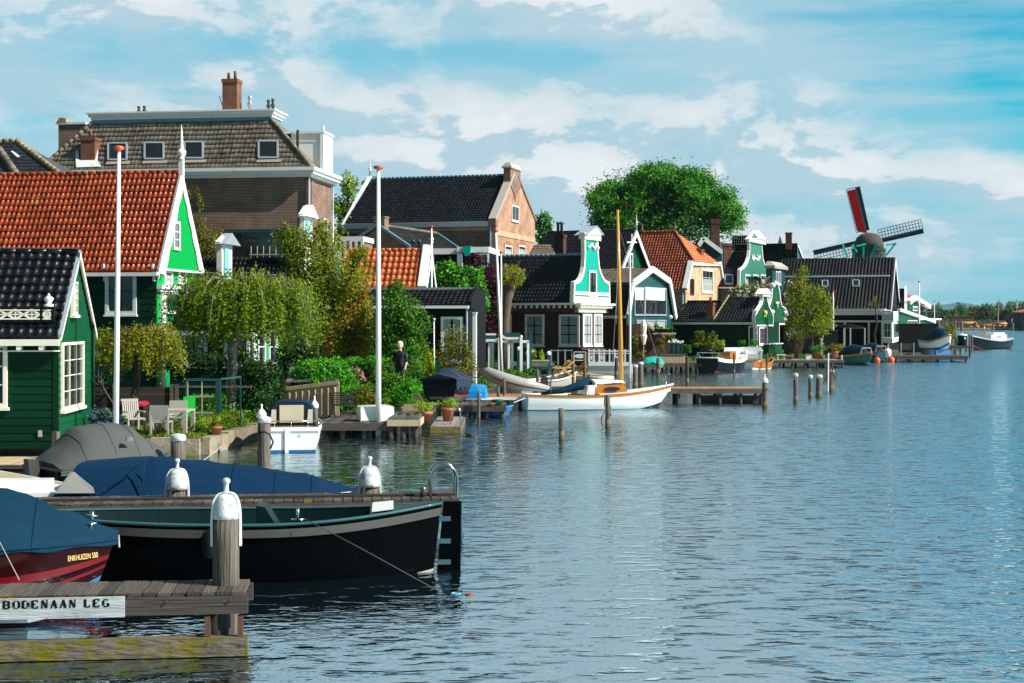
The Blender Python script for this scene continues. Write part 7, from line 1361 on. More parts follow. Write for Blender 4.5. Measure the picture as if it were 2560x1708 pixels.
b = smallboat('cream_dinghy', 'white dinghy with cream fender strake lying behind the deck chairs', (1510, 71), (1430, 74), 1.3, (.6, .6, .75), m_whitehull, m_creamhull, inner=m_creamhull, z=.1, gr=.1, bands=(('red_line', m_redbot, .1, .16),))
b = smallboat('blue_tender', 'small blue boat tucked under the plank jetty below the green bowl', (1205, 53.5), (1282, 53), .9, (.34, .3, .4), m_antifoul, m_brightblue, inner=m_antifoul, gr=.03)
# ------------------------------------------------------------------ docks, garden furniture, people, far bank
def dk(name, label, x0, x1, y0, y1, z, m=None, fas=.25, piles=3, pw=.15, fm=None, group=None, z0=ZL, cat='dock'):
    T = thing(name, label, cat, (x0, y0, 0), 0, group); mb = MB(); n = max(2, int((y1 - y0) / pw)) if (x1 - x0) > (y1 - y0) * 99 else max(2, int((x1 - x0) / pw)); s = (x1 - x0) / n
    for i in range(n): mb.box(i * s + .006, (i + 1) * s - .006, 0, y1 - y0, z - .05, z + rnd.uniform(-.004, .004), rnd.random())
    mb.build('deck', m or m_woody, T); mb = MB(); mb.box(0, x1 - x0, -.06, -.005, z - fas, z - .01); mb.build('edge_beam', fm or m_woodx, T); mb = MB(); mb.box(x1 - x0 + .005, x1 - x0 + .06, -.05, y1 - y0, z - fas, z - .01); mb.build('end_beam', fm or m_woodx, T)
    for i in range(piles):
        for v in (.1, y1 - y0 - .1): mb = MB(); x = .1 + (x1 - x0 - .2) * i / max(1, piles - 1); mb.tube([(x, v, -.6), (x, v, z - .05)], .09, 8); mb.build('pile', m_darkwood, T, True)
    return T
X = wx
dk('quay_landing', 'low tan landing stage in front of the green shed quay', -22, X(118, 34.5), 34.0, 36.4, .14, m_fencew, .1, 3)
T = thing('quay_beam', 'grey timber quay beam along the foot of the green shed', 'beam', (X(128, 36.4), 36.35, 0)); mb = MB(); mb.box(-12, 0, 0, .12, .14, .46); mb.build('timber', m_woodx, T)
post('short grey post with a socket beside the shed corner', 140, 1079, 35.6, 17, None, name='quay_post', algae=False, square=True)
T = thing('garden_wall', 'low weathered stone edge of the garden at the water', 'wall', (X(385, 37.9), 37.9, 0)); o = T.location
def wallseg(p, q, z0, z1, w, m):
    mb = MB(); d = Vector((q[0] - p[0], q[1] - p[1], 0)); L = d.length; d.normalize(); n = max(1, int(L / .55)); nn = Vector((d.y, -d.x, 0)) * w / 2
    for i in range(n):
        a = Vector((p[0], p[1], 0)) + d * (L * i / n + .008) - o; c = Vector((p[0], p[1], 0)) + d * (L * (i + 1) / n - .008) - o; a.z = c.z = 0; j = rnd.uniform(-.02, .02)
        mb.hexa([a - nn + Vector((0, 0, z0)), a + nn + Vector((0, 0, z0)), c + nn + Vector((0, 0, z0)), c - nn + Vector((0, 0, z0)), a - nn + Vector((0, 0, z1 + j)), a + nn + Vector((0, 0, z1 + j)), c + nn + Vector((0, 0, z1 + j)), c - nn + Vector((0, 0, z1 + j))], rnd.random())
    return mb
wallseg((-10.9, 37.82), (-8.3, 37.9), -.3, .45, .3, m_conc).build('front_course', m_conc, T); wallseg((-8.22, 37.95), (-7.8, 43.4), -.3, .45, .3, m_conc).build('side_course', m_conc, T)
dk('bench_dock', 'dark plank dock under the bench and upturned dinghy', X(800, 44), X(972, 43.6), 43.5, 47, .44, m_woody, .22, 4)
T = dk('landing_frame', 'raised timber landing frame draped with grey sheeting by the flagpole', X(968, 43.4), X(1048, 43.6), 43.4, 45.0, .56, m_wood, .2, 3, fm=m_fencew, cat='landing stage')
mb = MB(); 
for i in range(4): mb.hexa([(.0 + i * .25, .1, .57), (.23 + i * .25, .12, .57), (.25 + i * .25, 1.2, .57), (.02 + i * .25, 1.2, .57), (.02 + i * .25, .15, .60 + .05 * (i % 2)), (.2 + i * .25, .2, .66), (.2 + i * .25, 1.1, .7), (.04 + i * .25, 1.1, .6)], rnd.random())
mb.build('grey_sheeting', m_greycov, T)
dk('low_dock', 'low mossy dock with plant pots and a bathing ladder', X(1075, 45.2), X(1148, 45.6), 45.4, 50, .20, m_paving, .28, 2, fm=m_mossbeam)
T = thing('dock_ladder', 'steel bathing ladder at the low mossy dock', 'ladder', (X(1146, 46.3), 46.3, 0))
for s_ in (-.12, .12): mb = MB(); mb.tube([(-.28, s_, .2), (-.2, s_, .62), (-.1, s_, .74), (.0, s_, .74), (.06, s_, .62), (.08, s_, -.3)], .02, 8); mb.build('handrail', m_steel, T, True)
dk('bowl_jetty', 'plank jetty with pots running out beside the orange deck', X(1095, 52.5), X(1262, 52.7), 52.6, 55, .44, m_woody, .22, 5)
dk('orange_deck', 'orange brown timber deck at the sailing boat stern', X(1150, 57), X(1308, 57.3), 57.2, 60, .50, m_orangewood, .12, 5, fm=m_white)
dk('orange_jetty', 'long low jetty with orange plank top behind the sailing boat', X(1640, 61), X(1904, 62), 61.4, 63, .64, m_orangewood, .22, 6, fm=m_wood)
T = thing('jetty_float', 'dark floating boom lying under the long orange topped jetty', 'float', (X(1750, 61.8), 61.8, 0)); mb = MB()
for i in range(3): mb.box(i * .95, i * .95 + .9, 0, .5, -.1, .30)
mb.build('pontoon', m_darkwood, T)
dk('garden_terrace', 'dark green edged plank terrace below the white gates', X(1250, 82), X(1385, 84), 82.5, 90, .95, m_woody, .2, 5, fm=m_petrol, pw=.3)
T = thing('bank_beam', 'pale squared timber lying on the bank above the bench dock', 'beam', (X(987, 48.6), 48.6, .45)); mb = MB(); mb.box(0, .78, 0, .2, 0, .24); mb.build('timber', m_fencew, T)
T = dk('bank_deck', 'grey walkway along the bank above the bench dock', X(850, 47.5), X(1045, 48.4), 47.4, 48.5, .50, m_woody, .15, 3)
# white flagpoles
def flagpole(label, px, ytop, D, z0, r, foot=None, lean=0.0, knob=m_redp):
    T = thing('flagpole', label, 'flagpole', (X(px, D), D, z0), 0, 'white flagpoles along the bank'); zt = wz(ytop, D) - z0; mb = MB(); mb.tube([(0, 0, -.5 if z0 > .1 else -.6), (lean * zt / 2, 0, zt / 2), (lean * zt, 0, zt)], [r, r * .92, r * .6], 12); mb.build('pole', m_white, T, True)
    mb = MB(); mb.lathe([(r * .7, 0), (r * 1.7, .03), (r * 1.8, .10), (r * .6, .13)], (lean * zt, 0, zt), 10); mb.build('truck', knob, T, True); return T
flagpole('white flagpole with red top between the shed and the little weeping tree', 289, 377, 37.3, .4, .075, lean=.012, knob=m_orangeb)
flagpole('tall white flagpole with brown top standing in the water by the upturned dinghy', 946, 424, 44, 0, .088, knob=m_terra)
flagpole('white flagpole leaning slightly left beside the pollarded tree', 1256, 580, 76, .4, .085, lean=-.045)
flagpole('thinner upright white flagpole touching the leaning one', 1253, 634, 77, .4, .06, knob=m_terra)
flagpole('white pole in front of the bell gable house seen beside the yellow mast', 1575, 620, 88, .3, .075, knob=m_gold)
flagpole('white pole in front of the long veranda house', 2083, 730, 128, .4, .075)
flagpole('white pole beside the small balcony house', 2298, 706, 165, .4, .1, knob=m_terra)
flagpole('thin pole right of the dark screen fence', 2336, 755, 165, .4, .06)
flagpole('thin white pole rising beside the orange roof verge', 1079, 570, 79, .4, .06)
flagpole('thin grey stake in the wild shrubs left of the green post', 1085, 803, 57, .4, .035, knob=m_zinc)
# garden furniture by the weeping tree
gx = lambda px, D=39.3: X(px, D)
T = thing('garden_table', 'grey garden table with square legs on the lawn by the water', 'table', (gx(431), 39.3, .42), R(-4)); mb = MB(); mb.box(-.52, .52, -.42, .42, .66, .71); mb.build('table_top', m_greywood, T)
for sx in (-.47, .47):
    for sy in (-.37, .37): mb = MB(); mb.box(sx - .05, sx + .05, sy - .05, sy + .05, 0, .66); mb.build('leg', m_greywood, T)
def chair(label, px, D, rz, slats=False):
    T = thing('garden_chair', label, 'chair', (gx(px, D), D, .42), R(rz), 'garden chairs around the grey table'); mb = MB()
    if slats:
        for i in range(8): mb.hexa([(-.22 + i * .06, .2, .42), (-.18 + i * .06, .2, .42), (-.18 + i * .06, .22, .42), (-.22 + i * .06, .22, .42), (-.22 + i * .06, .32, .92), (-.18 + i * .06, .32, .92), (-.18 + i * .06, .34, .92), (-.22 + i * .06, .34, .92)])
        mb.box(-.25, .25, .32, .35, .9, .96)
    else: mb.hexa([(-.25, .2, .46), (.25, .2, .46), (.25, .23, .46), (-.25, .23, .46), (-.25, .28, .88), (.25, .28, .88), (.25, .31, .88), (-.25, .31, .88)])
    mb.build('backrest', m_greywood, T); mb = MB(); mb.box(-.25, .25, -.25, .22, .40, .44); mb.build('seat', m_greywood, T)
    for sx in (-.23, .23):
        for sy in (-.22, .24): mb = MB(); mb.box(sx - .025, sx + .025, sy - .025, sy + .025, 0, .42 if sy < 0 else .6); mb.build('leg', m_greywood, T)
        mb = MB(); mb.box(sx - .03, sx + .03, -.24, .26, .6, .63); mb.build('armrest', m_greywood, T)
chair('grey slatted armchair left of the garden table', 334, 39.8, 35, True); chair('grey panel back chair with its back to the water', 404, 38.6, 180); chair('grey panel back chair behind the garden table', 440, 40.3, 0)
T = thing('plastic_chair', 'bright green plastic chair leaning by the glass frame', 'chair', (gx(472, 40.5), 40.5, .42)); mb = MB(); mb.hexa([(-.16, 0, .5), (.16, 0, .5), (.16, .05, .5), (-.16, .05, .5), (-.2, .2, .98), (.14, .2, 1.0), (.14, .23, 1.0), (-.2, .23, .98)]); mb.build('backrest', m_grnp, T); mb = MB(); mb.box(-.17, .17, -.35, .05, .44, .48); mb.build('seat', m_grnp, T)
for sx in (-.14, .14): mb = MB(); mb.tube([(sx, -.3, .45), (sx, -.34, 0)], .02, 6); mb.tube([(sx, .02, .45), (sx, .08, 0)], .02, 6); mb.build('leg', m_grnp, T)
T = thing('wheelie_bin', 'dark wheelie bin with bright crimson lid by the garden fence', 'bin', (gx(335, 42.5), 42.5, .42)); mb = MB(); mb.hexa([(-.32, -.25, 0), (.32, -.25, 0), (.32, .25, 0), (-.32, .25, 0), (-.36, -.3, .62), (.36, -.3, .62), (.36, .3, .62), (-.36, .3, .62)]); mb.build('body', m_iron, T); mb = MB(); mb.hexa([(-.38, -.33, .62), (.38, -.33, .62), (.38, .33, .66), (-.38, .33, .66), (-.32, -.28, .68), (.32, -.28, .68), (.32, .3, .74), (-.32, .3, .74)]); mb.build('lid', m_redp, T)
def pot(label, px, yb, D, z, r, h, lf, n=300, m=None, grp=None, leafs=.07, fh=.35, fr_=None, name='plant_pot'):
    T = thing(name, label, 'plant pot', (X(px, D), D, z), 0, grp); mb = MB(); mb.lathe([(r * .68, 0), (r * .92, h * .78), (r * 1.08, h * .80), (r * 1.08, h), (r * .9, h), (r * .88, h * .9)], n=14); mb.build('pot', m or m_terra, T, True)
    if lf: P, Nn, Tn = cloud([(0, 0, h + fh * .5, (fr_ or r) * 1.25, (fr_ or r) * 1.25, fh * .6)], n, .2, .3); leaf_mesh('foliage', P, Nn, leafs, Tn, lf, T)
    return T
GP = 'potted plants along the waterside'
pot('terracotta pot with grasses beside the stone garden edge', 541, 1082, 39.0, .42, .16, .26, lf_grass, 160, grp=GP); pot('shallow terracotta pot near the slatted armchair', 322, 1075, 38.3, .42, .17, .12, lf_grass, 90, grp=GP, fh=.1)
pot('brown pot with leafy green plant, nearer of two on the low mossy dock', 1062, 1060, 46.0, .22, .25, .42, lf_lime, 360, grp=GP, fr_=.34); pot('brown pot with leafy green plant beside the steel ladder on the low dock', 1120, 1045, 47.8, .22, .24, .42, lf_lime, 330, grp=GP, fr_=.3, fh=.3)
pot('green glazed bowl on the plank jetty', 1244, 1004, 52.7, .45, .2, .2, None, m=m_grnpaint, name='bowl'); pot('orange bowl left of the green glazed bowl', 1231, 1008, 52.65, .45, .16, .08, None, m=m_teak, name='bowl')
# glass frame, dark fence
T = thing('glass_frame', 'open greenhouse frame of old glazed windows beside the garden table', 'greenhouse', (gx(468, 41.5), 41.5, .42)); mb = MB(); k = 41.5 / F
def fw_(x0, x1, y, z0, z1, nx, nz, m):
    for i in range(nx + 1): x = x0 + (x1 - x0) * i / nx; w = .05 if i in (0, nx) else .025; mb.box(x - w / 2, x + w / 2, y - .02, y + .02, z0, z1)
    for j in range(nz + 1): z = z0 + (z1 - z0) * j / nz; mb.box(x0, x1, y - .018, y + .018, z - .02, z + .02)
fw_(0, .86, 0, .0, 1.42, 2, 3, None); mb.build('front_window', m_greywood, T); mb = MB(); mb.box(.86, .98, -.05, .05, 0, 1.44); mb.box(-.05, .0, -.05, .05, 0, 1.44); mb.box(1.44, 1.48, .5, .55, 0, 1.5); mb.box(-.05, 1.0, -.04, .04, 1.42, 1.47); mb.beam((.95, 0, 1.45), (1.46, .52, 1.5), .05, .05); mb.build('corner_post', m_petrol, T)
T = thing('garden_fence', 'dark weathered board fence behind the little weeping tree', 'fence', (gx(230, 43.6), 43.6, .4)); mb = MB(); k = 43.6 / F
for j in range(5): mb.box(0, 200 * k, 0, .03, .05 + j * .22, .26 + j * .22, rnd.random())
mb.build('board_panel', m_darkwood, T); 
for x in (0, 56, 200, 212): mb = MB(); mb.box(x * k - .05, x * k + .05, -.06, 0, 0, 1.22); mb.build('fence_post', m_wood, T)
mb = MB(); mb.box(200 * k, 400 * k, -.02, .03, 1.12, 1.18); mb.build('rail', m_wood, T)
fr = Fr(848, 47.2, .42, 12); T = fr.thing('wooden_fence', 'pale timber fence with vertical battens behind the motor boat', 'fence'); a = fr.s(703, 1000)[0]; h0, h1 = fr.s(703, 968)[1], fr.s(846, 950)[1]; mb = MB(); n = 13
for i in range(n): x0 = a + (-a) * i / n; x1 = a + (-a) * (i + .98) / n; z = h0 + (h1 - h0) * i / n; mb.box(x0, x1, 0, .025, 0, z, rnd.random())
mb.build('board_panel', m_fencew, T); mb = MB()
for i in range(9): x = a + (-a) * (i + .3) / 9; z = h0 + (h1 - h0) * i / 9 - .14; mb.prism([(x, 0, .02), (x, -.08, .02), (x, -.08, z - .12), (x, 0, z)], (.035, 0, 0))
mb.build('batten', m_fencew, T); mb = MB(); mb.hexa([(a, -.05, h0 - .14), (0, -.05, h1 - .14), (0, 0, h1 - .14), (a, 0, h0 - .14), (a, -.05, h0 - .06), (0, -.05, h1 - .06), (0, 0, h1 - .06), (a, 0, h0 - .06)]); mb.build('rail', m_fencew, T)
T = thing('felt_roof', 'grey felt lean to roof showing above the pale timber fence', 'roof', (X(715, 48), 48, .42)); k = 48 / F; mb = MB(); mb.prism([(0, 0, 1.05), (132 * k, 0, 1.12), (128 * k, 1.4, 1.62), (-4 * k, 1.4, 1.5)], (0, 0, .05)); mb.build('felt_sheet', mat('grey_felt', (.13, .13, .135), (.09, .09, .095), .9, 5), T); mb = MB(); mb.box(.1, 126 * k, .3, 1.3, 0, 1.06); mb.build('store_wall', m_darkwood, T)
fr = Fr(892, 45.6, .45, 4); T = fr.thing('slatted_bench', 'old slatted bench with dark iron frame on the bench dock', 'bench'); mb = MB()
for i in range(6): mb.hexa([(-.82, .3 + i * .03, .42 + i * .085), (-.02, .3 + i * .03, .42 + i * .085), (-.02, .32 + i * .03, .42 + i * .085), (-.82, .32 + i * .03, .42 + i * .085), (-.82, .31 + i * .03, .48 + i * .085), (-.02, .31 + i * .03, .48 + i * .085), (-.02, .33 + i * .03, .48 + i * .085), (-.82, .33 + i * .03, .48 + i * .085)] if 0 else [(-.85, .3 - i * .05, .40 + i * .075), (-.05, .3 - i * .05, .40 + i * .075), (-.05, .32 - i * .05, .40 + i * .075), (-.85, .32 - i * .05, .40 + i * .075), (-.85, .29 - i * .05, .45 + i * .075), (-.05, .29 - i * .05, .45 + i * .075), (-.05, .31 - i * .05, .45 + i * .075), (-.85, .31 - i * .05, .45 + i * .075)], rnd.random())
mb.build('backrest', m_brickdk if 0 else m_wood, T); mb = MB()
for i in range(4): mb.box(-.85, -.05, .35 + i * .1, .42 + i * .1, .36, .39)
mb.build('seat', m_wood, T)
for x in (-.86, -.06): mb = MB(); mb.tube([(x, .0, .86), (x, .3, .42), (x, .35, .3), (x, .2, .0)], .018, 6); mb.tube([(x, .3, .38), (x, .75, .36), (x, .78, 0)], .018, 6); mb.build('iron_frame', m_iron, T)
# person in the garden, seen from behind
T = thing('person', 'white haired person in a dark navy jersey standing among the garden shrubs', 'person', (X(1000, 50.5), 50.5, 1.02), R(-25)); mb = MB(); mb.hexa([(-6.6, 49.9, .3), (-2.9, 50, .3), (-3.2, 54, .3), (-7, 54, .3), (-6.2, 50.2, 1.0), (-3.3, 50.2, 1.0), (-3.5, 53.6, 1.0), (-6.6, 53.6, 1.0)]); struct(mb.build('garden_bank', m_soil)); me = bpy.data.meshes.new('body')
sk = [((0, 0, .92), .15), ((0, .0, 1.12), .15), ((0, .02, 1.34), .17), ((0, .01, 1.45), .10), ((0, -.01, 1.53), .058), ((0, -.03, 1.60), .085), ((0, -.03, 1.70), .095), ((.2, .02, 1.40), .07), ((.27, .03, 1.12), .05), ((.27, -.10, .90), .036), ((.27, -.14, .80), .035), ((-.2, .02, 1.40), .07), ((-.28, .03, 1.12), .05), ((-.30, -.08, .88), .036), ((-.30, -.12, .78), .035), ((.1, 0, .85), .1), ((.11, .0, .48), .07), ((.11, .03, .06), .05), ((.11, -.12, .03), .04), ((-.1, 0, .85), .1), ((-.11, .0, .48), .07), ((-.11, .03, .06), .05), ((-.11, -.12, .03), .04)]
ed = [(0, 1), (1, 2), (2, 3), (3, 4), (4, 5), (5, 6), (2, 7), (7, 8), (8, 9), (9, 10), (2, 11), (11, 12), (12, 13), (13, 14), (0, 15), (15, 16), (16, 17), (17, 18), (0, 19), (19, 20), (20, 21), (21, 22)]
def person_mesh(name, m, parent, loc=(0, 0, 0), flip=1):
    me = bpy.data.meshes.new(name); me.from_pydata([p for p, r in sk], ed, []); o = bpy.data.objects.new(name, me); C.objects.link(o); md = o.modifiers.new('skin', 'SKIN'); ly = me.skin_vertices[0] if me.skin_vertices else None
    if ly is None:
        import bmesh as bm_; b_ = bm_.new(); b_.from_mesh(me); b_.verts.layers.skin.verify(); b_.to_mesh(me); b_.free(); ly = me.skin_vertices[0]
    for i, (p, r) in enumerate(sk): ly.data[i].radius = (r, r * .85); ly.data[i].use_root = i == 0
    o.modifiers.new('sub', 'SUBSURF').levels = 2; o.modifiers['sub'].render_levels = 2
    bpy.context.view_layer.update(); m2 = bpy.data.meshes.new_from_object(o.evaluated_get(bpy.context.evaluated_depsgraph_get())); bpy.data.objects.remove(o)
    a = m2.attributes.new('tone', 'FLOAT', 'FACE'); m2.polygons.foreach_set('use_smooth', [True] * len(m2.polygons)); m2.materials.clear(); m2.materials.append(m_skin); m2.materials.append(m)
    for p in m2.polygons:
        c = p.center; p.material_index = 1 if (c.z < 1.48 and not (abs(c.x) > .2 and c.z < 1.08)) else 0
    q = bpy.data.objects.new(name, m2); C.objects.link(q); q.parent = parent; q.location = loc; return q
person_mesh('body', m_navycloth, T)
mb = MB(); mb.lathe([(.03, .125), (.085, .10), (.112, .03), (.115, -.04), (.09, -.10), (.06, -.13)][::-1], (0, .0, 1.71), 12, sy=1.05); mb.build('hair', m_hair, T, True)
mb = MB(); mb.ball((0, -.135, 1.66), .018, 6); mb.build('nose', m_skin, T)
fr, zb = BALC
for i, (v, lab) in enumerate(((4.6, 'left of two people in dark clothes on the balcony of the small green house'), (5.9, 'right of two people in dark jackets on the balcony of the small green house'))):
    w = fr.w((.8, v, 0)); T = thing('person', lab, 'person', (w.x, w.y, fr.O.z + zb), R(30 * i), 'people on the balcony'); person_mesh('body', m_iron if i else m_navycloth, T)
    mb = MB(); mb.lathe([(.03, .12), (.09, .09), (.11, .02), (.1, -.05)][::-1], (0, .01, 1.73), 10); mb.build('hair', m_iron, T, True)
# white gates, bell house terrace
T = thing('green_post', 'square bright green post in the shrubs behind the navy covered boat', 'post', (X(1094, 54.6), 54.6, .4)); mb = MB(); mb.box(-.09, .09, -.09, .09, 0, wz(908, 54.6) - .4); mb.build('shaft', m_midgreen, T); mb = MB(); mb.box(-.1, .1, -.1, .1, wz(908, 54.6) - .4, wz(906, 54.6) - .38); mb.build('cap', m_midgreen, T)
T = thing('garden_gate', 'white framed mesh gates with curved top rail left of the bell gable house', 'gate', (X(1190, 80), 80, .6)); k = 80 / F
def gpx(x, y): return ((x - 1190) * k, wz(y, 80) - .6)
for x0, x1 in ((1190, 1226), (1229, 1275), (1278, 1323)):
    mb = MB(); a, zt = gpx(x0, 854); c, zb_ = gpx(x1, 922)
    for p, q in (((a, zt), (c, zt)), ((a + .06, zb_), (a + .06, zt)), ((c - .06, zb_), (c - .06, zt))): stick(mb, PS(0), p, q, .13, 0, .08)
    g = mb.build('gate_leaf', m_white, T); mb = MB()
    for i in range(5): xx = a + (c - a) * (i + 1) / 6; mb.box(xx - .012, xx + .012, .0, .015, zb_, zt)
    for i in range(5): zz = zb_ + (zt - zb_) * (i + 1) / 6; mb.box(a, c, .0, .014, zz - .01, zz + .01)
    mb.build('wire_mesh', m_petrol, g)
mb = MB(); pts = [gpx(x, y) for x, y in ((1190, 846), (1193, 849), (1198, 851), (1240, 851), (1256, 840), (1262, 845), (1268, 846), (1305, 846))]
for p, q in zip(pts, pts[1:]): stick(mb, PS(-.1), p, q, .13, 0, .1)
p, q = gpx(1204, 836), gpx(1240, 836); stick(mb, PS(-.1), p, q, .1, 0, .1); mb.build('top_rail', m_white, T)
for x, yt in ((1303, 842), (1249, 846)): mb = MB(); a, z = gpx(x, yt); mb.box(a - .08, a + .08, -.25, -.12, 0, z); mb.lathe([(.1, 0), (.06, .06), (.01, .1)], (a, -.18, z), 8); mb.build('gate_post', m_white, T)
mb = MB(); p, q = gpx(1196, 850), gpx(1240, 837); mb.box(p[0], q[0], .1, .3, p[1], q[1]); p, q = gpx(1262, 850), gpx(1300, 832); mb.box(p[0], q[0], .1, .12, p[1], q[1]); p, q = gpx(1323, 922), gpx(1329, 832); mb.box(p[0], q[0], 0, .12, p[1], q[1]); mb.build('hedge_panel', m_petrol, T)
GL = 'white topped lamp posts on the terrace'
for i, (x, y) in enumerate(((1319, 883), (1372, 883), (1297, 872), (1330, 880))):
    T = thing('lamp_post', ('short dark lamp post with white top left of the twin cypresses', 'short dark lamp post with white top right of the twin cypresses', 'white knobbed post in front of the white gates', 'small dark post with white top behind the twin cypresses')[i], 'lamp post', (X(x, 82), 82, .9), 0, GL); z = wz(y, 82) - .9; mb = MB(); mb.box(-.09, .09, -.09, .09, 0, z - .1); mb.build('shaft', m_petrol, T); mb = MB(); mb.lathe([(.12, -.1), (.14, .02), (.1, .08), (.03, .12)], (0, 0, z), 8); mb.build('lantern', m_white, T)
for x, lab in ((1335, 'left of two small bright green cypresses in the stone trough'), (1354, 'right of two small bright green cypresses in the stone trough')):
    T = thing('cypress', lab, 'shrub', (X(x, 81.5), 81.5, 1.1), 0, 'twin cypresses'); P, Nn, Tn = cloud([(0, 0, .35, .2, .2, .35), (0, 0, .75, .12, .12, .4)], 420, .15, .4); leaf_mesh('foliage', P, Nn, .1, Tn, lf_lime, T); mb = MB(); mb.tube([(0, 0, 0), (0, 0, .7)], .03, 5); mb.build('stem', m_bark, T)
T = thing('stone_trough', 'pale stone trough holding the twin cypresses', 'trough', (X(1346, 81.3), 81.3, .95)); mb = MB(); mb.hexa([(-.5, -.2, 0), (.5, -.2, 0), (.5, .25, 0), (-.5, .25, 0), (-.6, -.25, .3), (.6, -.25, .3), (.6, .3, .3), (-.6, .3, .3)]); mb.build('body', m_conc, T); mb = MB(); mb.box(-.62, .62, -.27, .32, .3, .36); mb.build('rim', m_greywood, T)
fr = Fr(1472, 95.5, .3, 8); T = fr.thing('white_railing', 'white terrace railing with carved panels before the bell gable house', 'railing'); u1 = fr.s(1576, 900)[0]; zt, zb_ = fr.s(1472, 876)[1], fr.s(1472, 905)[1]; mb = MB()
mb.box(0, u1, -.05, .05, zt - .08, zt); mb.box(0, u1, -.08, .08, zb_ - .25, zb_); 
for i in range(9): x = u1 * i / 8; mb.box(x - .045, x + .045, -.045, .045, zb_, zt + .08)
mb.box(0, u1, -.04, .04, zt - .22, zt - .17); mb.build('frame', m_white, T); mb = MB()
for i in range(8):
    if i in (0, 2, 5): 
        x = u1 * (i + .5) / 8; w = u1 / 8 * .33; c = (zt + zb_) / 2 - .1; h_ = (zt - zb_) * .33
        for p, q in (((x - w, c - h_), (x + w, c - h_)), ((x - w, c + h_), (x + w, c + h_)), ((x - w, c - h_), (x - w, c + h_)), ((x + w, c - h_), (x + w, c + h_))): stick(mb, PS(), p, q, .05, 0, .04)
        mb.prism([(x + w * .6 * math.cos(a), -.03, c + h_ * .6 * math.sin(a)) for a in [k * math.pi / 5 for k in range(10)]], (0, -.02, 0))
mb.build('carved_panel', m_white, T); mb = MB()
for i in range(46): x = u1 * (i + .5) / 46; mb.box(x - .014, x + .014, -.01, .01, zb_, zt - .2)
mb.build('iron_bar', m_iron, T); mb = MB(); mb.box(-.1, u1 + .1, .0, 3, -.6, zb_ - .25); mb.build('plinth', m_greywood, T)
a = fr.s(1430, 905)[0]; mb = MB(); mb.box(a, -.06, -.04, .02, zb_ - .05, zt + .02); bp = mb.build('black_panel', m_black, T); mb = MB(); c = (zt + zb_) / 2; x = a / 2
for p, q in (((a + .15, c - .28), (-.2, c - .28)), ((a + .15, c + .28), (-.2, c + .28)), ((a + .15, c - .28), (a + .15, c + .28)), ((-.2, c - .28), (-.2, c + .28))): stick(mb, PS(), p, q, .05, .04, .06)
mb.prism([(x + .42 * math.cos(t), -.06, c + .15 * math.sin(t)) for t in [k * math.pi / 6 for k in range(12)]], (0, -.02, 0)); mb.build('lozenge', m_white, bp)
a2 = fr.s(1378, 905)[0]; mb = MB()
for i in range(4): x = a2 + (a - a2) * i / 3; mb.box(x - .04, x + .04, -.04, .04, zb_ - .3, zt + .05)
mb.box(a2, a, -.03, .03, zt - .04, zt + .01); mb.build('grey_rail', m_zinc, T)
def deckchair(label, px, D, rz):
    T = thing('deck_chair', label, 'chair', (X(px, D), D, .95), R(rz), 'folded yellow wooden deck chairs'); 
    for y in (-.25, .25):
        mb = MB(); mb.beam((-.5, y, 0), (.45, y, .75), .05, .06); mb.beam((.45, y, 0), (-.3, y, .5), .05, .06); mb.beam((-.45, y, .42), (.3, y, .45), .05, .05); mb.build('side_frame', m_teak, T)
    mb = MB()
    for i in range(7): mb.beam((.05 + i * .06, -.25, .44 + i * .047), (.05 + i * .06, .25, .44 + i * .047), .045, .02)
    mb.build('backrest', m_teak, T); mb = MB()
    for i in range(6): mb.beam((-.4 + i * .08, -.25, .4), (-.4 + i * .08, .25, .4), .06, .02)
    mb.build('seat', m_teak, T)
deckchair('yellow wooden deck chair nearest the grey boat', 1408, 66, 20); deckchair('yellow wooden deck chair beside the cream dinghy', 1440, 67, 160)
dk('chair_dock', 'low dark dock under the yellow deck chairs', X(1345, 66), X(1490, 67), 65.5, 69, .42, m_woody, .2, 4)
for x, y, lab in ((1433, 885, 'left mossy yellow post by the deck chairs'), (1462, 885, 'right mossy yellow post by the deck chairs'), (1344, 924, 'dark post in front of the grey open boat'), (1473, 935, 'short grey post right of the deck chairs'), (1112, 1010 - 34, 'short pale post holding the orange deck'), (1197, 978, 'grey post at the plank jetty with bowls'), (1246, 968, 'short grey post on the orange deck'), (1260, 945, 'grey post before the inflatable boat')):
    post(lab, x, y, {1112: 56.5, 1197: 52.4, 1246: 57.5, 1260: 58.5, 1344: 65}.get(x, 66), 8, None, name='dock_post', m=m_mossbeam if x in (1433, 1462) else m_woodz, algae=False, group='short posts along the docks')
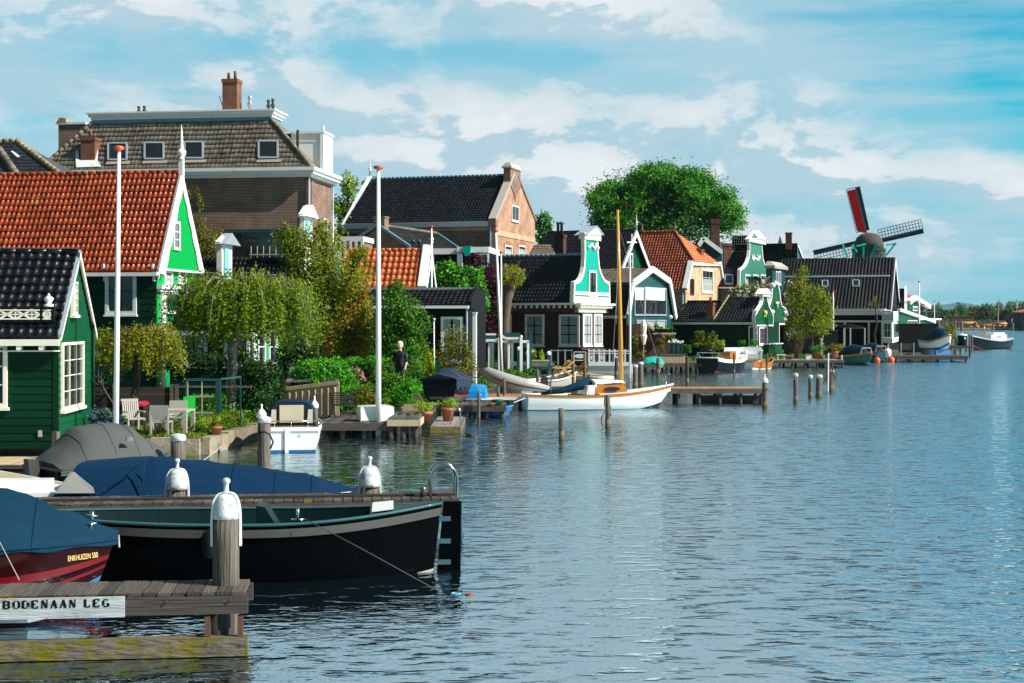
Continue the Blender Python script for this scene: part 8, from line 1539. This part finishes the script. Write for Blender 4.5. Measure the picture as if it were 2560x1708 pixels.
# parasol and terrace of the gambrel house
T = thing('parasol', 'closed pale pink parasol before the glass fronted gambrel house', 'parasol', (X(1609, 104), 104, .8)); z = lambda y: wz(y, 104) - .8; mb = MB(); mb.lathe([(.1, z(862)), (.2, z(850)), (.26, z(840)), (.18, z(835)), (.25, z(815)), (.12, z(803)), (.03, z(799))], n=9); mb.build('canopy', m_cream, T); mb = MB(); mb.tube([(0, 0, 0), (0, 0, z(800))], .03, 6); mb.build('pole', m_greywood, T)
T = thing('terrace_wall', 'dark stair and terrace wall below the gambrel house', 'wall', (X(1572, 106), 106, .4)); k = 106 / F; mb = MB(); mb.prism([(0, 0, 0), (115 * k, 0, 0), (115 * k, 0, wz(835, 106) - .4), (68 * k, 0, wz(832, 106) - .4), (40 * k, 0, wz(808, 106) - .4), (0, 0, wz(812, 106) - .4)], (0, 2, 0)); mb.build('wall', m_brickpurple, T); mb = MB(); mb.beam((40 * k, -.03, wz(808, 106) - .35), (68 * k, -.03, wz(832, 106) - .35), .2, .15); mb.box(60 * k, 118 * k, -.1, .1, wz(836, 106) - .4, wz(832, 106) - .4); mb.build('coping', m_fencew, T)
T = thing('flower_box', 'window box with fresh greens on the terrace wall', 'flower box', (X(1658, 105.5), 105.5, wz(832, 105.5))); mb = MB(); mb.box(-.65, .65, -.15, .15, .0, .3); mb.build('box', m_black, T); P, Nn, Tn = cloud([(-.3, 0, .42, .4, .2, .2), (.35, 0, .42, .35, .2, .2)], 260, .2, .3); leaf_mesh('foliage', P, Nn, .14, Tn, lf_hedge, T)
T = thing('planter_screen', 'dark green slatted planter with white ball tops on the quay', 'planter', (X(1672, 99.5), 99.5, .95)); k = 99.5 / F; mb = MB(); mb.box(0, 35 * k, 0, .4, 0, 1.0); mb.build('box', m_petrol, T); mb = MB()
for x in (0, 11, 22, 34): mb.ball((x * k, .0, 1.12), .09, 6); 
mb.build('ball_top', m_white, T); mb = MB()
for x in (0, 11, 22, 34): mb.box(x * k - .05, x * k + .05, -.05, .0, 0, 1.08)
mb.build('corner_post', m_iron, T); P, Nn, Tn = cloud([(.6, .2, 1.15, .45, .25, .22)], 200, .2, .4); leaf_mesh('foliage', P, Nn, .13, Tn, lf_white, T)
for lab, x, D, cl, n, m in (('leafy dark shrub on the terrace behind the slatted planter', 1655, 101, [(1655, 860, 14, 20), (1675, 850, 12, 14)], 700, lf_brown), ('round bush right of the slatted planter', 1717, 100, [(1717, 872, 11, 12)], 420, lf_mid), ('shrubs at the foot of the gambrel terrace wall', 1590, 104.5, [(1585, 850, 10, 26), (1600, 885, 14, 10)], 700, lf_brown)):
    plant('terrace_shrub', lab, 'shrub', x, D, .6, cl, n, .16, m, group='shrubs on the far terraces')
dk('green_quay', 'timber quay wall with piles left of the cream decked boat', X(1640, 97.5), X(1765, 98.5), 97.8, 101, .60, m_woody, .25, 6); T = thing('quay_bulkhead', 'pale weathered boarding on the quay behind the turquoise boat', 'wall', (X(1651, 99), 99, .6)); mb = MB(); k = 99 / F; n = 18
for i in range(n): mb.box(i * 62 * k / n, (i + .94) * 62 * k / n, 0, .05, 0, wz(888, 99) - .6, rnd.random())
mb.build('boarding', m_fencew, T); mb = MB(); mb.box(-.05, 62 * k, -.05, .1, wz(888, 99) - .6, wz(886, 99) - .57); mb.build('cap_rail', m_wood, T)
# big bonsai in a black tub and its neighbours
T = plant('cloud_pine', 'cloud pruned pine in a big black tub on the quay', 'shrub', 1768, 101, .85, [(1748, 837, 13, 10), (1778, 846, 13, 16), (1745, 858, 20, 10), (1775, 862, 22, 12), (1795, 866, 14, 9), (1757, 846, 10, 10)], 2600, .13, lf_pine, .07, sig=.15, shell=.7)
mb = MB(); mb.lathe([(.33, 0), (.42, .75), (.46, .76), (.46, .92), (.4, .92)], (0, 0, -.25), 14); mb.build('tub', m_potblk, T, True)
plant('lemon_bush', 'small lime green bush right of the cloud pruned pine', 'shrub', 1803, 101.5, .6, [(1800, 862, 11, 10), (1790, 872, 9, 8)], 500, .12, lf_lime, .04)
for lab, x in (('left tuft of fresh green grass behind the white garden sofa', 1854), ('right tuft of fresh green grass in front of the twin gable house window', 1885)): plant('grass_tuft', lab, 'plant', x, 112, .5, [(x, 857, 9, 8)], 380, .1, lf_hedge, group='grass tufts by the green wall')
def sofa(label, px, D, rz):
    T = thing('garden_sofa', label, 'sofa', (X(px, D), D, .5), R(rz), 'white wicker garden seats'); mb = MB(); mb.box(-.75, .75, .3, .42, 0, 1.0); mb.build('backrest', m_white, T); mb = MB(); mb.box(-.75, .75, -.4, .3, .1, .48); mb.build('seat', m_whitehull, T)
    for x in (-.8, .68): mb = MB(); mb.box(x, x + .14, -.42, .42, 0, .72); mb.lathe([(.1, 0), (.12, .05), (.06, .1)], (x + .07, -.3, .7), 8); mb.build('armrest', m_white, T)
sofa('white wicker garden sofa left of the white armchair on the quay', 1838, 108, 15); sofa('white wicker armchair seat next to the twin gable house steps', 1879, 110, -10)
T = thing('bicycle_rack', 'tangle of dark cycle frames and hoses by the orange dinghy', 'bicycle', (X(1931, 107), 107, .45)); 
for x in (-.35, .35): mb = MB(); mb.tube([(x + .3 * math.cos(a), 0, .33 + .3 * math.sin(a)) for a in [k * math.pi / 8 for k in range(17)]], .025, 5); mb.build('wheel', m_iron, T)
mb = MB(); mb.tube([(-.35, 0, .33), (-.1, 0, .85), (.3, 0, .8), (.35, 0, .33)], .025, 5); mb.tube([(-.1, 0, .85), (.05, 0, .35), (.3, 0, .8)], .025, 5); mb.build('frame', m_rust, T)
# right hand quay
dk('tiled_quay', 'long pale plank quay before the fruit trees', X(1855, 107), X(2075, 112), 107.3, 111, .56, m_paving, .22, 9)
dk('lift_jetty', 'dark jetty with railing beneath the hoisted boat', X(2165, 121), X(2400, 124), 122, 126, .50, m_woody, .3, 8, fm=m_darkwood)
T = thing('jetty_railing', 'dark board railing on the lift jetty', 'railing', (X(2220, 124), 124, .5)); mb = MB(); mb.box(0, 2.3, 0, .05, .5, 1.05); mb.build('board', m_iron, T)
for x in (0, 1.1, 2.2): mb = MB(); mb.box(x, x + .08, -.05, .05, 0, 1.1); mb.build('upright', m_zinc, T)
for lab, x, D, r, lf in (('terracotta pot with bushy plant on the pale quay', 2044, 109, .3, lf_mid), ('terracotta pot right of the bushy one by the blue boats', 2087, 113, .3, lf_brown)): pot(lab, x, 0, D, .58, r, .52, lf, 420, grp=GP, leafs=.14, fh=.6, fr_=.5)
for lab, x, m in (('orange glazed pot by the white low table', 1966, m_terra), ('smaller orange pot by the white low table', 1975, m_terra)): pot(lab, x, 0, 108.5, .58, .2, .3, None, m=m, grp=GP)
T = thing('low_table', 'white low table with flower pots on the pale quay', 'table', (X(1953, 108.5), 108.5, .57)); mb = MB(); mb.box(-.35, .35, -.2, .2, .34, .4); mb.build('table_top', m_white, T)
for x in (-.28, .22): mb = MB(); mb.box(x, x + .06, -.15, .15, 0, .34); mb.build('leg', m_white, T)
T = thing('white_box', 'small white box beside the terracotta pot on the quay', 'box', (X(2021, 108.8), 108.8, .57)); mb = MB(); mb.box(-.2, .2, -.2, .2, 0, .36); mb.build('body', m_white, T); mb = MB(); mb.box(-.22, .22, -.22, .22, .36, .4); mb.build('lid', m_greywood, T)
post('thick grey post on the edge of the pale quay', 2057, 888, 108.8, 9, None, name='quay_post', algae=False, m=m_woodz)
post('pale wooden post at the quay before the teal boat', 2104, 888, 111.5, 5, None, name='quay_post', algae=False, m=m_fencew); 
T = thing('pergola', 'thin white metal pergola frame on the terrace of the veranda house', 'pergola', (X(2110, 135), 135, .42)); k = 135 / F; z = lambda y: wz(y, 135) - .42
for x in (0, 16, 52): mb = MB(); mb.box(x * k - .06, x * k + .06, -.06, .06, 0, z(820)); mb.build('upright', m_greywood, T)
mb = MB(); mb.box(0, 52 * k, -.05, .05, z(822), z(819)); mb.hexa([(-60 * k, 0, z(812)), (15 * k, 0, z(812)), (52 * k, .5, z(819)), (0, .5, z(819)), (-60 * k, 0, z(811)), (15 * k, 0, z(811)), (52 * k, .5, z(818)), (0, .5, z(818))]); mb.build('roof_frame', m_iron, T)
T = thing('screen_fence', 'long black screen fence right of the veranda house', 'fence', (X(2247, 138), 138, .3)); k = 138 / F; mb = MB(); n = 20
for i in range(n): mb.box(i * 98 * k / n, (i + .96) * 98 * k / n, 0, .06, 0, wz(811, 138) - .3, rnd.random())
mb.build('boarding', m_black, T); mb = MB(); mb.box(0, 98 * k, -.04, .1, wz(811, 138) - .3, wz(810, 138) - .28); mb.build('cap_rail', m_black, T)
T = thing('garden_screen', 'dark garden screen behind the fruit trees', 'fence', (X(1960, 122), 122, .3)); k = 122 / F; mb = MB(); mb.box(0, 135 * k, 0, .08, 0, wz(828, 122) - .3); mb.build('boarding', m_black, T); mb = MB(); mb.box(0, 135 * k, -.03, .1, wz(828, 122) - .3, wz(826, 122) - .28); mb.build('cap_rail', m_darkwood, T)
T = thing('garden_statue', 'small pale green statue under the fruit trees', 'statue', (X(2052, 115), 115, .42)); mb = MB(); mb.lathe([(.2, 0), (.2, .3), (.12, .34), (.14, .9), (.2, 1.2), (.09, 1.4), (.12, 1.55), (.05, 1.7)], n=8); mb.tube([(.1, 0, 1.2), (.16, 0, 1.95)], .05, 6); mb.build('figure', m_conc, T, True)
for i, (x, y, D, r) in enumerate(((2193, 903, 119.5, .26), (2228, 894, 121.2, .29))):
    T = thing('buoy', ('smaller orange buoy in front of the light blue boat', 'larger orange buoy beside the lift jetty')[i], 'buoy', (X(x, D), D, .12), 0, 'orange mooring buoys'); mb = MB(); mb.ball((0, 0, .08), r, 10); mb.build('float', m_orangeb, T, True); mb = MB(); mb.lathe([(.06, 0), (.06, .1), (.03, .14)], (0, 0, r + .06), 8); mb.build('eye', m_orangeb, T)
T = thing('white_fender', 'white round fender hanging at the lift jetty', 'fender', (X(2217, 122), 121.7, .75)); mb = MB(); mb.lathe([(.1, -.45), (.28, -.3), (.3, 0), (.28, .3), (.1, .42)], n=10); mb.build('body', m_white, T, True); mb = MB(); mb.tube([(0, 0, .4), (0, .1, .7)], .02, 5); mb.build('lanyard', m_ropew, T)
plant('reed_clump', 'yellow reedy bamboo clump beside the hoisted boat', 'plant', 2372, 140, .3, [(2372, 825, 14, 16), (2380, 840, 10, 20), (2362, 835, 8, 12)], 800, .2, lf_pine)
dk('end_dock', 'small dark dock with bollards beyond the hoisted boat', X(2375, 142), X(2420, 143), 142, 147, 1.0, m_woody, .25, 3, fm=m_darkwood)
for lab, x, yt, w, m in (('dark thick pile left of the white tank on the end dock', 2390, 832, 6, m_petrol), ('grey pile left of the motor barge, shorter', 2416, 836, 5, m_woodz), ('grey pile touching the bow of the motor barge', 2424, 836, 5, m_woodz), ('white topped pile by the motor barge bow', 2430, 838, 4, m_woodz)): post(lab, x, yt, 150 if x < 2400 else 168, w, None, m=m, group='piles near the motor barge')
T = thing('dock_tank', 'dark drum with white lid on the end dock', 'drum', (X(2405, 144), 144, 1.0)); mb = MB(); mb.lathe([(.45, 0), (.5, .1), (.5, 1.0)], n=12); mb.build('drum', m_navyhull, T, True); mb = MB(); mb.lathe([(.52, 1.0), (.52, 1.1), (.1, 1.2)], n=12); mb.build('lid', m_white, T, True)
# duck
T = thing('duck', 'small dark coot swimming in front of the flagpole dock', 'bird', (X(1174, 44.3), 44.3, 0)); mb = MB(); mb.loft([[Vector((x, w * math.cos(a), z + h_ * math.sin(a))) for a in [k * math.pi / 4 for k in range(8)]] for x, w, z, h_ in ((-.17, .01, .1, .01), (-.12, .05, .06, .04), (0, .08, .05, .07), (.1, .06, .05, .06), (.14, .035, .09, .05), (.15, .028, .16, .03), (.18, .03, .19, .03), (.22, .012, .18, .01))], closed=True); mb.build('body', m_iron, T, True)
# windmill
fr = Fr(2172, 285, .42, 0); T = fr.thing('windmill', 'smock windmill with thatched cap and four latticed sails, one with red cloth', 'windmill'); D = 285; k = D / F
def m_(x, y): return ((x - 2172) * k, wz(y, D) - .42)
zc0 = m_(0, 622)[1]; mb = MB(); mb.lathe([(5.2, 0), (3.35, zc0 - 1.7), (3.25, zc0)], n=8); mb.build('tower', m_slate, T); mb = MB(); mb.lathe([(3.3, zc0 - .5), (3.4, zc0 - .45), (3.4, zc0 - .15), (3.2, zc0 - .1)], n=16); mb.build('kuip', m_midgreen, T)
mb = MB(); zt = m_(0, 582)[1]; hh = zt - zc0; mb.lathe([(2.95, zc0), (2.85, zc0 + hh * .35), (2.4, zc0 + hh * .68), (1.5, zc0 + hh * .92), (.2, zc0 + hh)], n=18, sy=1.15); mb.build('cap', mat('thatch', (.075, .062, .05), (.045, .037, .03), .95, 6, (1, 1, .4), .5, amt=.9), T, True)
hx, hz = m_(2184, 602); yf = 4.2; mb = MB(); mb.tube([(hx, 2.5, hz - .2), (hx, yf + .3, hz)], .4, 8); mb.build('windshaft', m_iron, T)
ang = math.radians(-13.5)
def sail(a, cloth, name='sail'):
    c, s_ = math.cos(a), math.sin(a); Lr = 11.4; P = lambda r, o, d=0.0: (hx + r * s_ + o * c, yf - .1 + d, hz + r * c - o * s_)
    mb = MB(); mb.hexa([P(0, -.16, -.1), P(0, .16, -.1), P(0, .16, .1), P(0, -.16, .1), P(Lr, -.1, -.08), P(Lr, .1, -.08), P(Lr, .1, .08), P(Lr, -.1, .08)]); sl_ = mb.build(name, m_iron, T)
    mb = MB(); mb.hexa([P(2.3, .0, -.05), P(2.3, .8, .0), P(2.3, .8, .05), P(2.3, .0, .0), P(Lr, .0, -.05), P(Lr, .95, .0), P(Lr, .95, .05), P(Lr, 0, .0)]); mb.build('leading_board', m_navyhull, sl_)
    mb = MB()
    for i in range(15): r = 2.4 + (Lr - 2.4) * i / 14; mb.tube([P(r, 0, -.02), P(r, -1.95, .05)], .07, 4)
    for o in (-.65, -1.3, -1.95): mb.tube([P(2.4, o), P(Lr, o)], .065, 4)
    mb.build('lattice', m_iron, sl_)
    if cloth: mb = MB(); mb.prism([P(1.9, -.35, -.09), P(2.6, -1.75, -.09), P(Lr - .35, -1.85, -.09), P(Lr - .35, -.12, -.09), P(2.0, -.12, -.09)], (0, -.03, 0)); mb.build('sail_cloth', mat('red_sailcloth', (.19, .002, .003), (.14, .0015, .002), .9, 3, spec=.05), sl_)
for i in range(4):
    if i != 2: sail(ang + i * math.pi / 2 + 0, i == 0)
sail(ang + math.pi, False)
for p, q in (((2095, 612), (2110, 645)), ((2120, 614), (2132, 632)), ((2180, 610), (2165, 645)), ((2228, 610), (2205, 640)), ((2148, 618), (2148, 650)), ((2130, 618), (2155, 612)), ((2205, 615), (2228, 612))):
    a, c = m_(*p), m_(*q); mb = MB(); mb.beam((a[0], -3.6, a[1]), (c[0], -3.2, c[1]), .32, .32); mb.build('tail_beam', m_grnpaint if 0 else m_teal, T)
# far shore: timber yard, piles, shed, flag
def ts(name, label, cat, px, D, z=.7, group=None): return thing(name, label, cat, (X(px, D), D, z), 0, group)
D = 520; k = D / F
T = ts('log_stack', 'long stack of reddish brown sawn timber on the far shore', 'timber', 2380, D); z = lambda y: wz(y, D) - .7; mb = MB()
for j in range(7):
    for i in range(3): mb.box(i * 18.5 * k, (i + .97) * 18.5 * k, 0, 4, z(805) + j * .31, z(805) + j * .31 + .28, rnd.random())
mb.build('timber', m_rust, T); mb = MB(); mb.box(-.2, 55 * k, -.2, 4.2, z(793), z(792)); mb.build('cover_sheet', m_woodx, T)
for lab, x, yy, ln, rr in (('left orange log lying in front of the timber stack', 2385, 806, 60, .42), ('long orange log at the middle of the far yard', 2445, 812, 70, .45), ('short thick log pile right in the far yard', 2485, 808, 45, .55), ('low row of logs at the foot of the yard', 2410, 815, 40, .5)):
    T = ts('log', lab, 'log', x, 513, group='logs in the far timber yard'); mb = MB(); z0_ = max(.3, wz(yy, 513) - .7)
    for j in range(3): mb.tube([(rnd.uniform(0, .8), j * .5, z0_ - .3 + .3 * (j % 2)), (ln * k + rnd.uniform(-1, 1), j * .5, z0_ - .35 + .3 * (j % 2))], rr * .7, 8, rnd.random())
    mb.build('trunk', m_teak if yy > 805 else m_rust, T, True); mb = MB(); mb.box(1, 1.6, -.4, 1.6, 0, z0_); mb.box(ln * k - 1.6, ln * k - 1, -.4, 1.6, 0, z0_); mb.build('trestle', m_darkwood, T)
T = ts('far_fence', 'brown paling fence along the far shore behind the timber', 'fence', 2330, 535); mb = MB()
for i in range(140): mb.box(i * .28, i * .28 + .2, 0, .06, 0, 2.9 - rnd.random() * .2, rnd.random())
mb.build('paling', m_woodz, T); mb = MB(); mb.box(0, 39, .06, .2, 2.4, 2.6); mb.build('rail', m_woodz, T)
T = ts('shore_wall', 'brick and timber revetment along the far waterline', 'wall', 2395, 503, 0); mb = MB(); k3 = 503 / F
for i in range(30): mb.box(i * 6 * k3, (i + .7) * 6 * k3, 0, .3, .25, .85, rnd.random())
mb.build('revetment', m_fencew, T); mb = MB(); mb.box(-2, 190 * k3, -.2, .4, .0, .28); mb.box(-2, 190 * k3, -.1, .4, .85, 1.0); mb.build('waling', m_rust, T)
for i, (x, yt, w) in enumerate(((2346, 803, 6), (2364, 803, 5), (2388, 803, 5), (2404, 803, 6), (2482, 808, 5), (2532, 808, 5))):
    post(('first', 'second', 'third', 'fourth', 'fifth', 'last')[i] + ' tall pale pile from the left along the far shore', x, yt, 480 if x < 2420 else 498, w, None, m=m_woodz, algae=False, name='shore_pile', group='tall piles along the far shore')
T = ts('boat_mast', 'bare pale ship mast on the far shore', 'mast', 2494, 515); mb = MB(); mb.tube([(0, 0, 0), (.5, 0, wz(740, 515) - .7)], [.22, .1], 8); mb.build('spar', m_fencew, T); mb = MB(); mb.tube([(.45, 0, wz(750, 515) - .7), (-3, 0, 3)], .04, 4); mb.build('stay', m_rope, T)
T = ts('flag_staff', 'thin staff with red white and blue flag on the far shore', 'flag', 2541, 515); mb = MB(); mb.tube([(0, 0, 0), (0, 0, wz(752, 515) - .7)], .1, 6); mb.build('staff', m_zinc, T); z = lambda y: wz(y, 515) - .7; k2 = 515 / F
mb = MB()
for nm, m, x0, x1 in (('red_band', m_redp, 3.4, 5.2), ('white_band', m_white, 1.9, 3.4), ('blue_band', m_antifoul, .4, 1.9)):
    mb = MB(); mb.prism([(x0 * k2, 0, z(757)), (x1 * k2, .1, z(756)), (x1 * k2 * .95, .1, z(768)), (x0 * k2, 0, z(772))], (0, .05, 0)); mb.build(nm, m, T)
T = ts('shore_hut', 'small pale boarded hut with dark pointed roof on the far shore', 'hut', 2539, 512); mb = MB(); mb.box(-.9, .9, 0, 2, 0, wz(802, 512) - .7); mb.build('wall', m_greywood, T); mb = MB(); q = wz(802, 512) - .7; mb.prism([(-1.0, -.1, q), (1.0, -.1, q), (0, -.1, q + 1.8)], (0, 2.2, 0)); mb.build('roof', m_zinc, T)
T = ts('tarred_hut', 'black tarred hut roof behind the pale boarded hut', 'hut', 2533, 530); q = wz(800, 530) - .7; mb = MB(); mb.box(-1.5, 1.5, 0, 3, 0, q); mb.build('wall', m_black, T); mb = MB(); mb.prism([(-1.9, -.1, q), (1.9, -.1, q), (.6, -.1, q + 2.4), (-.4, -.1, q + 2.4)], (0, 3.2, 0)); mb.build('roof', m_black, T)
T = ts('dark_barn', 'dark barn with pale roof edge at the right border on the far shore', 'barn', 2552, 498); q = wz(783, 498) - .7; mb = MB(); mb.box(0, 9, 0, 8, 0, q); mb.build('wall', m_black, T); mb = MB(); mb.prism([(-.4, -.3, q + .1), (9, -.3, q + 2), (9, -.3, q + 2.4), (-.4, -.3, q + .5)], (0, 9, 0)); mb.build('roof', m_terra, T)
# ------------------------------------------------------------------ the air between here and the far woods
hz = bpy.data.materials.new('river_air'); hz.use_nodes = True; N_ = hz.node_tree.nodes; N_.remove(N_['Principled BSDF'])
vo = N_.new('ShaderNodeVolumePrincipled'); vo.inputs['Color'].default_value = (.40, .76, .95, 1); vo.inputs['Density'].default_value = .00005; vo.inputs['Anisotropy'].default_value = .1
hz.node_tree.links.new(vo.outputs[0], N_['Material Output'].inputs['Volume'])
mb = MB(); mb.box(-930, 4100, -90, 9000, -2, 160); o = mb.build('haze', hz); o['kind'] = 'stuff'
